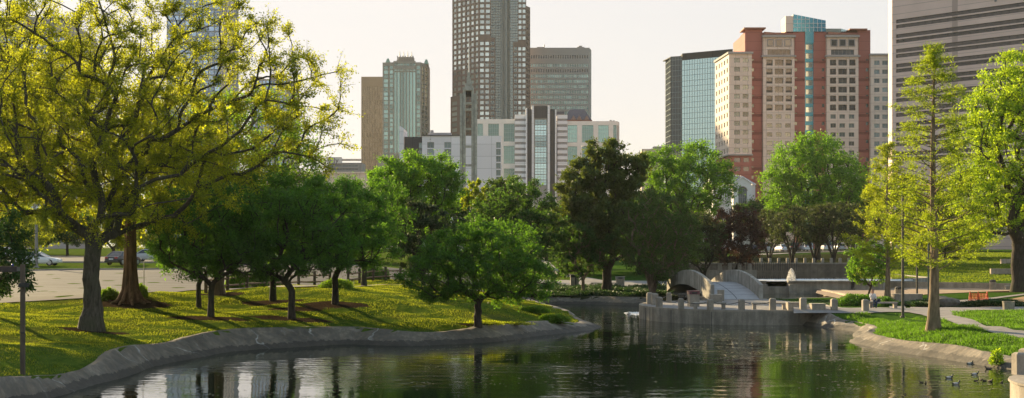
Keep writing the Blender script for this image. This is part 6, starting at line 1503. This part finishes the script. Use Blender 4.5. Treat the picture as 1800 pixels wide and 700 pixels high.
g = gy(253, 92.5); pole('marker_stake', 'thin pale stake beside the upright shrub at the road', g, WZ(460, 92.5)-g.z, .035, MAT['offwhite'], None, 'stake')
g = gy(1012, 156); pole('lamp_post', 'thin dark pole beside the tall dark bin under the trees', g, 4.6, .07, MAT['black'], 'lamp', 'lamp post')
g = gy(622, 108); pole('marker_stake', 'thin wire stake on the lawn at the right side of the mound', g, .9, .02, MAT['metal_grey'], None, 'stake')

# orange barrier ------------------------------------------------------------
g = gy(1721, 113); t = thing('folding_barrier', 'orange folding mesh barrier standing on the grass', 'barrier', g); OR = M('orange_plastic', (.85, .14, .04), .6)
for k, x0b in enumerate((-.65, 0, .65)):
    pass
for i, (xa, xb, ya, yb) in enumerate(((-.68, -.1, .12, -.1), (-.1, .68, -.1, .12))):
    m1 = MB()
    for j in range(7): u = j/6; m1.tube([(xa+(xb-xa)*u, ya+(yb-ya)*u, .12), (xa+(xb-xa)*u, ya+(yb-ya)*u, .82)], .028, 4)
    for z in (.14, .35, .58, .8): m1.tube([(xa, ya, z), (xb, yb, z)], .035, 4)
    m1.build('mesh_panel', OR, t, world=False)
for x, y in ((-.68, .12), (-.1, -.1), (.68, .12)):
    for dx in (-.14, .14): m1 = MB(); m1.tube([(x, y, .95), (x+dx, y-.02, -.02)], .035, 6); m1.build('leg', OR, t, world=False)

# cars ----------------------------------------------------------------------
RUB = MAT['black']; RIM = M('alloy_rim', (.45, .45, .46), .35, 2, .05, metal=.7)
def carpaint(name, c): 
    m, nt, out = new_mat(name); b = principled(nt, out, c, .3, .1, .5); b.inputs['Coat Weight'].default_value = .6; return m
def make_car(label, g, rz, paint, kind='car', group='parked cars', name='parked_car'):
    r = thing(name, label, 'car' if kind != 'van' else 'van', g, rz, group)
    tall = kind in ('suv', 'van')
    if not tall: st = [(-2.25, .35, .62, .70), (-2.2, .28, .86, .80), (-1.6, .24, .96, .86), (-.9, .22, .98, .88), (.3, .22, .96, .89), (1.1, .22, .90, .88), (1.75, .24, .80, .84), (2.12, .28, .68, .76), (2.25, .36, .56, .62)]; gh = [(-1.75, -1.05, .45, 1.2)]; zr_ = 1.42; roof = (-1.85, -1.15, .05, .95)
    else: st = [(-2.3, .38, .9, .80), (-2.25, .32, 1.05, .86), (-1.6, .28, 1.10, .90), (-.5, .28, 1.10, .91), (.6, .28, 1.06, .91), (1.2, .28, 1.02, .90), (1.8, .3, .95, .86), (2.15, .34, .8, .8), (2.28, .42, .62, .68)]; zr_ = 1.75 if kind == 'suv' else 2.05; roof = (-2.2, -1.95, .35, 1.15)
    m1 = MB(); vs = []
    for x, zb_, zt_, hw in st:
        zm = zb_+(zt_-zb_)*.55
        vs += [(x, -hw*.92, zb_), (x, -hw, zb_+.12), (x, -hw, zm), (x, -hw*.93, zt_-.03), (x, -hw*.8, zt_), (x, hw*.8, zt_), (x, hw*.93, zt_-.03), (x, hw, zm), (x, hw, zb_+.12), (x, hw*.92, zb_)]
    K = 10; fs = [(i*K+k, i*K+(k+1) % K, (i+1)*K+(k+1) % K, (i+1)*K+k) for i in range(len(st)-1) for k in range(K)]+[tuple(range(K)), tuple(range(len(vs)-1, len(vs)-K-1, -1))]
    m1.add(vs, [f[::-1] for f in fs]); xr0, xr1, xf1, xf0 = roof; zb_ = .93 if not tall else 1.05; hw0, hw1 = (.80, .60) if not tall else (.84, .72)
    m1.add([(xr1-.02, -hw1, zr_-.05), (xf1+.02, -hw1, zr_-.05), (xf1+.02, hw1, zr_-.05), (xr1-.02, hw1, zr_-.05), (xr1+.1, -hw1+.08, zr_+.02), (xf1-.1, -hw1+.08, zr_+.02), (xf1-.1, hw1-.08, zr_+.02), (xr1+.1, hw1-.08, zr_+.02)], [(0, 1, 5, 4), (1, 2, 6, 5), (2, 3, 7, 6), (3, 0, 4, 7), (4, 5, 6, 7)])
    for sy in (-1, 1):                             # pillars
        for (xa, xb) in ((xf0, xf1), (xr0, xr1), ((xf0+xr0)/2-.1, (xf1+xr1)/2)): m1.tube([(xa, sy*(hw0+.005), zb_-.02), (xb, sy*(hw1+.005), zr_-.03)], .045, 5)
    m1.build('body', paint, r, world=False, smooth=False, bevel=.02)
    m1 = MB(); m1.add([(xr0, -hw0, zb_), (xf0, -hw0, zb_), (xf0, hw0, zb_), (xr0, hw0, zb_), (xr1, -hw1, zr_-.05), (xf1, -hw1, zr_-.05), (xf1, hw1, zr_-.05), (xr1, hw1, zr_-.05)], [(0, 1, 5, 4), (1, 2, 6, 5), (2, 3, 7, 6), (3, 0, 4, 7)]); m1.build('windows', GL['black'], r, world=False)
    for x in (-1.4, 1.38):
        for sy in (-1, 1):
            m1 = MB(); y0 = sy*.76; m1.tube([(x, y0-.1, .32), (x, y0+.1, .32)], .33, 20); w_ = m1.build('tyre', RUB, r, world=False)
            m1 = MB(); m1.tube([(x, y0+sy*.09, .32), (x, y0+sy*.125, .32)], [.22, .19], 14); m1.build('rim', RIM, w_, world=False)
    xe = st[-1][0]; xb2 = st[0][0]; zl = .62 if not tall else .8
    for sy in (-1, 1):
        m1 = MB(); m1.box(xe-.22, xe-.02, sy*.55-.14, sy*.55+.14, zl-.08, zl+.06); m1.build('headlight', LANT, r, world=False, bevel=.02)
        m1 = MB(); m1.box(xb2-.02, xb2+.12, sy*.58-.17, sy*.58+.17, zl+.06, zl+.22); m1.build('tail_light', TAIL, r, world=False, bevel=.02)
    m1 = MB(); m1.box(xb2-.03, xb2+.03, -.24, .24, zl-.06, zl+.07); m1.build('number_plate', MAT['white'], r, world=False)
    m1 = MB(); m1.box(xb2-.04, xb2+.1, -.8, .8, .3, .46); m1.box(xe-.12, xe+.03, -.62, .62, .3, .46); m1.build('bumper', paint, r, world=False, bevel=.03)
    return r
TAIL = M('red_lamp_plastic', (.4, .02, .02), .3)
white = carpaint('white_car_paint', (.7, .7, .72)); blackp = carpaint('black_car_paint', (.02, .02, .025)); silver = carpaint('silver_car_paint', (.4, .41, .43)); redp = carpaint('dark_blue_car_paint', (.04, .06, .13))
def gyz(px, Y, d=.06): g_ = gy(px, Y); g_.z += d; return g_
make_car('white saloon car parked behind the utility pole at the left', gyz(68, 147), 0.0, white)
make_car('black saloon car seen from behind left of the fluted trunk', gyz(217, 149), R(72), blackp)
make_car('silver saloon car parked behind the fluted trunk', gyz(270, 163), 0.1, silver)
make_car('white car hidden among leaves at the left edge behind the maple', gyz(12, 172), 0.0, white)
make_car('dark blue saloon parked beyond the road behind the mound maples', gyz(470, 165), 0.05, redp)
lots = [(1352, 285, 'suv', silver, 'silver sport utility vehicle leftmost in the car park beyond the fountain', 80), (1374, 288, 'car', white, 'white saloon second from left in the car park beyond the fountain', 100), (1395, 290, 'suv', blackp, 'black sport utility vehicle in the car park above the plume', 84), (1416, 288, 'suv', white, 'white sport utility vehicle left of the big rounded oak trunk', 95), (1452, 290, 'van', white, 'white van right of the big rounded oak trunk', 88), (1474, 292, 'car', silver, 'silver saloon right of the white van beyond the fountain', 96), (1322, 292, 'car', redp, 'dark blue saloon behind the maroon tree', 92)]
for px, Y, k, pt_, lb, a in lots: make_car(lb, gyz(px, Y, .12), R(a), pt_, k, 'cars parked beyond the fountain')
sheet('parking_lot', [tuple(gy(p, 281))[:2] for p in (1290, 1350, 1430, 1520)], [tuple(gy(p, 310))[:2] for p in (1290, 1350, 1430, 1520)], MAT['asphalt'], .08, 40, 6)

# ducks ---------------------------------------------------------------------
def duck_mesh(drake=True):
    ctr = [(-.30, .10), (-.27, .10), (-.20, .075), (-.08, .065), (.06, .07), (.14, .10), (.17, .145), (.178, .18), (.19, .21), (.22, .222), (.245, .215), (.27, .207), (.31, .2)]
    rad = [(.008, .008), (.03, .02), (.075, .055), (.105, .085), (.10, .085), (.075, .065), (.048, .05), (.04, .042), (.046, .046), (.046, .042), (.028, .026), (.02, .010), (.012, .004)]
    n = 12; V = []; Fc = []; mi = []
    m = len(ctr)
    for i, ((x, z), (ry, rz)) in enumerate(zip(ctr, rad)):
        a = ctr[min(i+1, m-1)]; b = ctr[max(i-1, 0)]; d = Vector((a[0]-b[0], a[1]-b[1])).normalized(); nn = Vector((-d.y, d.x))
        for k in range(n):
            t_ = 2*math.pi*k/n; V.append((x+nn.x*rz*math.sin(t_), ry*math.cos(t_), z+nn.y*rz*math.sin(t_)))
    for i in range(m-1):
        for k in range(n): Fc.append((i*n+k, i*n+(k+1) % n, (i+1)*n+(k+1) % n, (i+1)*n+k)); mi.append(0 if i in (2, 3) else 1 if i < 5 else 2 if i < 10 else 3)
    Fc += [tuple(range(n)), tuple(range((m-1)*n, m*n))[::-1]]; mi += [1, 3]
    return V, Fc, mi
DK = [M('pale_grey_feather', (.45, .43, .40), .8, 20, .15, coord='obj'), M('dark_tail_feather', (.06, .05, .045), .8), M('dark_green_head_feather', (.012, .03, .02), .4), M('yellow_bill', (.35, .26, .05), .5)]
DF = [M('brown_feather', (.14, .10, .07), .8, 20, .3, coord='obj'), M('dark_brown_feather', (.07, .05, .04), .8), M('dark_duck_head', (.05, .04, .03), .6), M('dull_bill', (.12, .07, .03), .5)]
DL = [M('duckling_down', (.06, .045, .025), .9), DF[1], DF[2], DF[3]]
def make_duck(label, px, py, rz, s, mats, cat='duck', group='ducks on the pond'):
    V, Fc, mi = duck_mesh(); x, y = wl(px, py); r = thing('duck' if cat == 'duck' else 'duckling', label, cat, (x, y, -.015*s), rz, group); r.scale = (s*.72,)*3
    m1 = MB(); m1.v = V; m1.f = Fc; m1.m = mi; m1.build('body', mats, r, world=False, smooth=True)
    for sy in (-1, 1):
        m1 = MB(); m1.add([(-.2, sy*.03, .12), (-.12, sy*.07, .128), (.05, sy*.075, .128), (.09, sy*.09, .09), (-.08, sy*.108, .07), (-.2, sy*.07, .09)], [(0, 1, 5), (1, 4, 5), (1, 2, 4), (2, 3, 4)]); m1.build('wing', mats[0] if cat == 'duck' else mats[1], r, world=False)
    return r
make_duck('dark-headed pale duck left of the three in open water, heading right', 1669, 665, .1, 1.0, DK)
make_duck('dark-headed pale duck nearest the camera, lowest in the frame', 1681, 676, .25, 1.0, DK)
make_duck('dark-headed pale duck swimming between the bank and the ducklings', 1714, 659, .05, .95, DK)
make_duck('pale duck with its head tucked at the foot of the bank', 1705, 640, .2, .95, DK)
make_duck('brown pale-sided duck beside the yellow weed', 1737, 649, 2.9, .85, DF)
for i, (px, py, lb) in enumerate(((1716, 670, 'leftmost duckling of the cluster behind the lowest duck'), (1724, 668, 'duckling second in the cluster, just right of the leftmost'), (1730, 670, 'duckling third in the cluster below the brown duck'), (1741, 671, 'larger dark duckling right of the cluster'), (1761, 673, 'lone duckling nearest the corner terrace'), (1619, 673, 'left duckling of the pair left of the trunk reflection'), (1627, 674, 'right duckling of the pair left of the trunk reflection'))):
    make_duck(lb, px, py, (i*1.7) % 6, .55 if i != 3 else .8, DL, 'duckling', 'ducklings on the pond')
make_duck('dark duck silhouetted against the splash by the terrace', 1095, 559, 2.0, .9, DF)
# small splash of an aerator
plume('aerator', 'low white splash on the water left of the terrace', (*wl(1105, 553), 0), .14, .12, 5, 500)

# people --------------------------------------------------------------------
SK = M('skin', (.45, .27, .2), .6)
def skin_mesh(name, verts, edges, rad, mat, parent, root=0, sub=2):
    me = bpy.data.meshes.new(name); me.from_pydata(verts, edges, []); o = bpy.data.objects.new(name, me); col.objects.link(o)
    m = o.modifiers.new('skin', 'SKIN'); m.use_smooth_shade = True
    sv = me.skin_vertices[0].data
    for i, r_ in enumerate(rad): sv[i].radius = (r_, r_) if not hasattr(r_, '__len__') else r_; sv[i].use_root = i == root
    s2 = o.modifiers.new('sub', 'SUBSURF'); s2.levels = sub; s2.render_levels = sub
    bpy.context.view_layer.update(); dg = bpy.context.evaluated_depsgraph_get(); me2 = bpy.data.meshes.new_from_object(o.evaluated_get(dg)); bpy.data.objects.remove(o)
    me2.name = name; me2.materials.clear(); me2.materials.append(mat); o = bpy.data.objects.new(name, me2); col.objects.link(o); o.parent = parent; return o
def person(label, g, rz, J, shirt, trousers, hairc, hair_len, shoes=None, bare=False):
    """J: joints in metres, person faces -Y"""
    r = thing('person', label, 'person', g, rz)
    names = list(J); ix = {n: i for i, n in enumerate(names)}; rad0 = dict(pelvis=(.15, .11), waist=(.13, .10), chest=(.16, .11), neckb=.07, neck=.05, head0=.075, head=.095, crown=.06, shL=.06, elL=.042, wrL=.03, haL=.035, shR=.06, elR=.042, wrR=.03, haR=.035, hipL=.095, knL=.062, anL=.042, toL=.035, hipR=.095, knR=.062, anR=.042, toR=.035)
    E = [('pelvis', 'waist'), ('waist', 'chest'), ('chest', 'neckb'), ('neckb', 'neck'), ('neck', 'head0'), ('head0', 'head'), ('head', 'crown')]
    for s in 'LR': E += [('chest', 'sh'+s), ('sh'+s, 'el'+s), ('el'+s, 'wr'+s), ('wr'+s, 'ha'+s), ('pelvis', 'hip'+s), ('hip'+s, 'kn'+s), ('kn'+s, 'an'+s), ('an'+s, 'to'+s)]
    skin_mesh('body', [J[n] for n in names], [(ix[a], ix[b]) for a, b in E], [rad0[n] for n in names], SK, r, ix['pelvis'])
    def sub(nm, keep, edges, extra, mat):
        vs = [J[n] for n in keep]; k = {n: i for i, n in enumerate(keep)}
        rr_ = [tuple(x+extra for x in rad0[n]) if hasattr(rad0[n], '__len__') else rad0[n]+extra for n in keep]
        skin_mesh(nm, vs, [(k[a], k[b]) for a, b in edges], rr_, mat, r, 0)
    sub('shirt', ['waist', 'chest', 'neckb', 'shL', 'elL', 'wrL', 'shR', 'elR', 'wrR', 'pelvis'], [('pelvis', 'waist'), ('waist', 'chest'), ('chest', 'neckb'), ('chest', 'shL'), ('shL', 'elL'), ('elL', 'wrL'), ('chest', 'shR'), ('shR', 'elR'), ('elR', 'wrR')], .016, shirt)
    if not bare: sub('trousers', ['pelvis', 'hipL', 'knL', 'anL', 'hipR', 'knR', 'anR'], [('pelvis', 'hipL'), ('hipL', 'knL'), ('knL', 'anL'), ('pelvis', 'hipR'), ('hipR', 'knR'), ('knR', 'anR')], .022, trousers)
    else: sub('shorts', ['pelvis', 'hipL', 'hipR'], [('pelvis', 'hipL'), ('pelvis', 'hipR')], .04, trousers)
    for s in 'LR': a, b = Vector(J['an'+s]), Vector(J['to'+s]); m1 = MB(); m1.tube([a+Vector((0, .05, -.02)), (a+b)/2, b+(b-a)*.15], [.055, .055, .04], 8); m1.build('shoe', shoes or MAT['black'], r, world=False, smooth=True)
    h = Vector(J['head']); m1 = MB(); n = 12
    rings = [(.105, .02, .06), (.118, .03, .02), (.118, .045, -.04), (.10, .06, -.1)]+([(.09, .07, -.2), (.075, .075, -.32), (.03, .07, -.38)] if hair_len else [])
    vs = [(h.x, h.y+.01, h.z+.125)]
    for rr_, dy, dz in [(.07, .01, .108)]+rings:
        for k in range(n): t_ = 2*math.pi*k/n; yy = math.sin(t_)*rr_; yy = yy if yy > -.2*rr_ or dz > .05 else -.2*rr_; vs.append((h.x+math.cos(t_)*rr_*.92, h.y+dy+yy*.95, h.z+dz))
    m = len(rings)+1; fs = [(0, 1+k, 1+(k+1) % n) for k in range(n)]+[(1+i*n+k, 1+(i+1)*n+k, 1+(i+1)*n+(k+1) % n, 1+i*n+(k+1) % n) for i in range(m-1) for k in range(n)]
    m1.add(vs, fs); m1.build('hair', hairc, r, world=False, smooth=True)
    # face
    m1 = MB(); m1.tube([(h.x, h.y-.085, h.z+.01), (h.x, h.y-.118, h.z-.025), (h.x, h.y-.09, h.z-.035)], [.008, .016, .008], 6); m1.build('nose', SK, r, world=False, smooth=True)
    for sx in (-1, 1): m1 = MB(); m1.lathe([(.001, -.009), (.011, 0), (.001, .009)], 0, 0, 8); e = m1.build('eye', MAT['black'], r, world=False); e.location = (h.x+sx*.034, h.y-.09, h.z+.012)
    m1 = MB(); m1.tube([(h.x-.024, h.y-.09, h.z-.058), (h.x, h.y-.098, h.z-.06), (h.x+.024, h.y-.09, h.z-.058)], .006, 5); m1.build('mouth', M('lip', (.35, .12, .1)), r, world=False)
    # fingers
    m1 = MB()
    for s in 'LR':
        w_, hd = Vector(J['wr'+s]), Vector(J['ha'+s]); d_ = (hd-w_).normalized(); sd_2 = d_.orthogonal().normalized()
        for k in range(4): o_ = hd+sd_2*(k-1.5)*.02; L_ = (.06, .075, .07, .055)[k]; m1.tube([o_, o_+d_*L_*.55, o_+d_*L_+Vector((0, 0, -.02))], [.0095, .009, .007], 6)
        m1.tube([w_.lerp(hd, .4)+sd_2*.03, w_.lerp(hd, .9)+sd_2*.055, hd+sd_2*.05+d_*.03], [.011, .01, .008], 6)
    m1.build('fingers', SK, r, world=False, smooth=True)
    return r
sit = dict(pelvis=(0, .02, .58), waist=(0, .03, .76), chest=(0, .0, .98), neckb=(0, -.01, 1.12), neck=(0, -.03, 1.18), head0=(0, -.045, 1.24), head=(0, -.055, 1.32), crown=(0, -.04, 1.39),
   shL=(.18, 0, 1.07), elL=(.24, -.05, .80), wrL=(.10, -.28, .78), haL=(.03, -.34, .80), shR=(-.18, 0, 1.07), elR=(-.24, -.12, .84), wrR=(-.12, -.24, 1.08), haR=(-.08, -.2, 1.16),
   hipL=(.1, -.05, .55), knL=(.16, -.46, .56), anL=(.12, -.42, .10), toL=(.13, -.58, .04), hipR=(-.1, -.05, .55), knR=(-.05, -.48, .58), anR=(-.10, -.5, .10), toR=(-.11, -.66, .04))
gs = Vector((WX(1534, 104.5), 104.5, gw.z-.045)); person('woman in a white top and dark trousers seated on the bench', gs, .05, sit, M('white_cotton', (.6, .58, .6)), M('dark_denim', (.025, .035, .07)), M('auburn_hair', (.16, .06, .03), .6), True, M('tan_shoe', (.25, .13, .07)))
m1 = MB(); m1.lathe([(.10, 0), (.16, .08), (.15, .2), (.07, .25)], 0, 0, 12); bgo = m1.build('handbag', M('navy_bag', (.02, .025, .05)), None, loc=None, smooth=True); bgo.location = (gs.x+.42, gs.y-.02, gw.z+.47); tag(bgo, 'dark bag on the bench beside the seated woman', 'bag')
st_ = dict(pelvis=(0, 0, .95), waist=(0, .01, 1.12), chest=(0, 0, 1.32), neckb=(0, 0, 1.45), neck=(0, -.01, 1.5), head0=(0, -.02, 1.56), head=(0, -.03, 1.64), crown=(0, -.02, 1.71),
   shL=(.18, 0, 1.41), elL=(.24, .03, 1.13), wrL=(.22, -.08, .88), haL=(.21, -.12, .80), shR=(-.18, 0, 1.41), elR=(-.25, .02, 1.13), wrR=(-.2, -.1, .9), haR=(-.19, -.14, .82),
   hipL=(.1, 0, .9), knL=(.11, -.04, .5), anL=(.11, .04, .09), toL=(.12, -.12, .03), hipR=(-.1, 0, .9), knR=(-.12, -.08, .5), anR=(-.13, -.03, .09), toR=(-.14, -.19, .03))
g = gy(1499, 150.5); g.z += .05; person('person in black standing under the small leaning tree', g, .4, st_, M('grey_shirt', (.12, .13, .16)), M('black_cloth', (.015, .015, .02)), M('dark_hair', (.03, .02, .015)), False)
st2 = dict(st_); g = gy(1508, 151.5); g.z += .05; person('person in a pink top and bare legs standing beside the one in black', g, -.6, st2, M('rose_shirt', (.35, .16, .16)), M('rose_shorts', (.35, .18, .16)), M('brown_hair', (.10, .06, .04)), True, MAT['offwhite'], True)

# leaves and scum adrift on the pond
rs = np.random.RandomState(77); V = []; Fc = []
for (px0, px1, py0, py1, n_) in ((1150, 1420, 574, 640, 520), (700, 1100, 590, 680, 160), (1400, 1780, 600, 690, 220), (300, 700, 640, 695, 60), (1000, 1130, 545, 575, 80)):
    for _ in range(n_):
        px = rs.uniform(px0, px1); py = rs.uniform(py0, py1); x, y = wl(px, py); m_n = 1
        if rs.uniform() < .3: m_n = 7
        for q in range(m_n):
            x2 = x+rs.normal()*.25; y2 = y+rs.normal()*.2; s = rs.uniform(.03, .09); a_ = rs.uniform(0, 6.28); k = len(V)
            for t_ in range(4): V.append((x2+math.cos(a_+t_*1.57)*s*(1 if t_ % 2 else .6), y2+math.sin(a_+t_*1.57)*s*(1 if t_ % 2 else .6), .012))
            Fc.append((k, k+1, k+2, k+3))
V = np.array(V); Fc = np.array(Fc); ok = sdf(V[Fc[:, 0], 0], V[Fc[:, 0], 1], pond_poly) < -.3; Fc = Fc[ok]
o = bpy.data.objects.new('floating_leaves', np_mesh('floating_leaves', V, Fc, M('pale_floating_leaf', (.30, .27, .18), .8, 6, .4, spec=.2))); col.objects.link(o); o['kind'] = 'stuff'
# ------------------------------------------------------------------ sky, sun, camera
SUN_AZ = math.atan2(-.56, .83); SUN_EL = R(16)
w = bpy.data.worlds.new('World'); sc.world = w; w.use_nodes = True
nt = w.node_tree; bg = nt.nodes['Background']
sky = nt.nodes.new('ShaderNodeTexSky'); sky.sky_type = 'NISHITA'; sky.sun_disc = False
sky.sun_elevation = SUN_EL; sky.sun_rotation = SUN_AZ; sky.air_density = 1.0; sky.dust_density = 2.0; sky.ozone_density = 1.0
hs = nt.nodes.new('ShaderNodeHueSaturation'); hs.inputs['Saturation'].default_value = 1.2
nt.links.new(sky.outputs[0], hs.inputs['Color']); den = nt.nodes.new('ShaderNodeVectorMath'); den.operation = 'ADD'; den.inputs[1].default_value = (1.0, 1.0, 1.0); nt.links.new(hs.outputs[0], den.inputs[0])
qv = nt.nodes.new('ShaderNodeVectorMath'); qv.operation = 'DIVIDE'; nt.links.new(hs.outputs[0], qv.inputs[0]); nt.links.new(den.outputs[0], qv.inputs[1])
sv_ = nt.nodes.new('ShaderNodeVectorMath'); sv_.operation = 'MULTIPLY'; sv_.inputs[1].default_value = (2.36, 2.30, 2.30); nt.links.new(qv.outputs[0], sv_.inputs[0])
nt.links.new(sv_.outputs[0], bg.inputs[0]); bg.inputs[1].default_value = .15
sd_ = bpy.data.lights.new('sun', 'SUN'); sd_.energy = 5.0; sd_.angle = R(.6); sd_.color = (1., .78, .44)
so = bpy.data.objects.new('sun', sd_); col.objects.link(so)
dv = Vector((math.sin(SUN_AZ)*math.cos(SUN_EL), math.cos(SUN_AZ)*math.cos(SUN_EL), math.sin(SUN_EL)))
so.rotation_euler = dv.to_track_quat('Z', 'Y').to_euler(); so.location = (-60, 40, 60)
cd = bpy.data.cameras.new('camera'); cam = bpy.data.objects.new('camera', cd); col.objects.link(cam); sc.camera = cam
cam.location = (0, 0, CAMZ); cam.rotation_euler = (R(90), 0, 0)
cd.sensor_width = 36; cd.lens = 36*F/1800; cd.shift_y = (HZ-350)/1800; cd.clip_end = 9000; cd.clip_start = .5
sc.view_settings.view_transform = 'Standard'; sc.view_settings.look = 'None'; sc.view_settings.exposure = 1.5; sc.view_settings.gamma = 1
sc.cycles.max_bounces = 9; sc.cycles.diffuse_bounces = 6; sc.cycles.glossy_bounces = 3; sc.cycles.transmission_bounces = 4; sc.cycles.transparent_max_bounces = 8
sc.cycles.use_denoising = True

# air: thin even haze
hm = bpy.data.materials.new('haze_air'); hm.use_nodes = True; hn = hm.node_tree; hn.nodes.clear(); ho = hn.nodes.new('ShaderNodeOutputMaterial')
pv = hn.nodes.new('ShaderNodeVolumePrincipled'); pv.inputs['Color'].default_value = (.93, .93, .95, 1); pv.inputs['Density'].default_value = .00005; pv.inputs['Anisotropy'].default_value = .2
hn.links.new(pv.outputs[0], ho.inputs['Volume'])
zlo = float(GZ.min())-3; hb = MB(); hb.box(-3600, 3600, -200, 3700, min(zlo, -4), 230); hz_ = hb.build('haze', hm); hz_['kind'] = 'stuff'
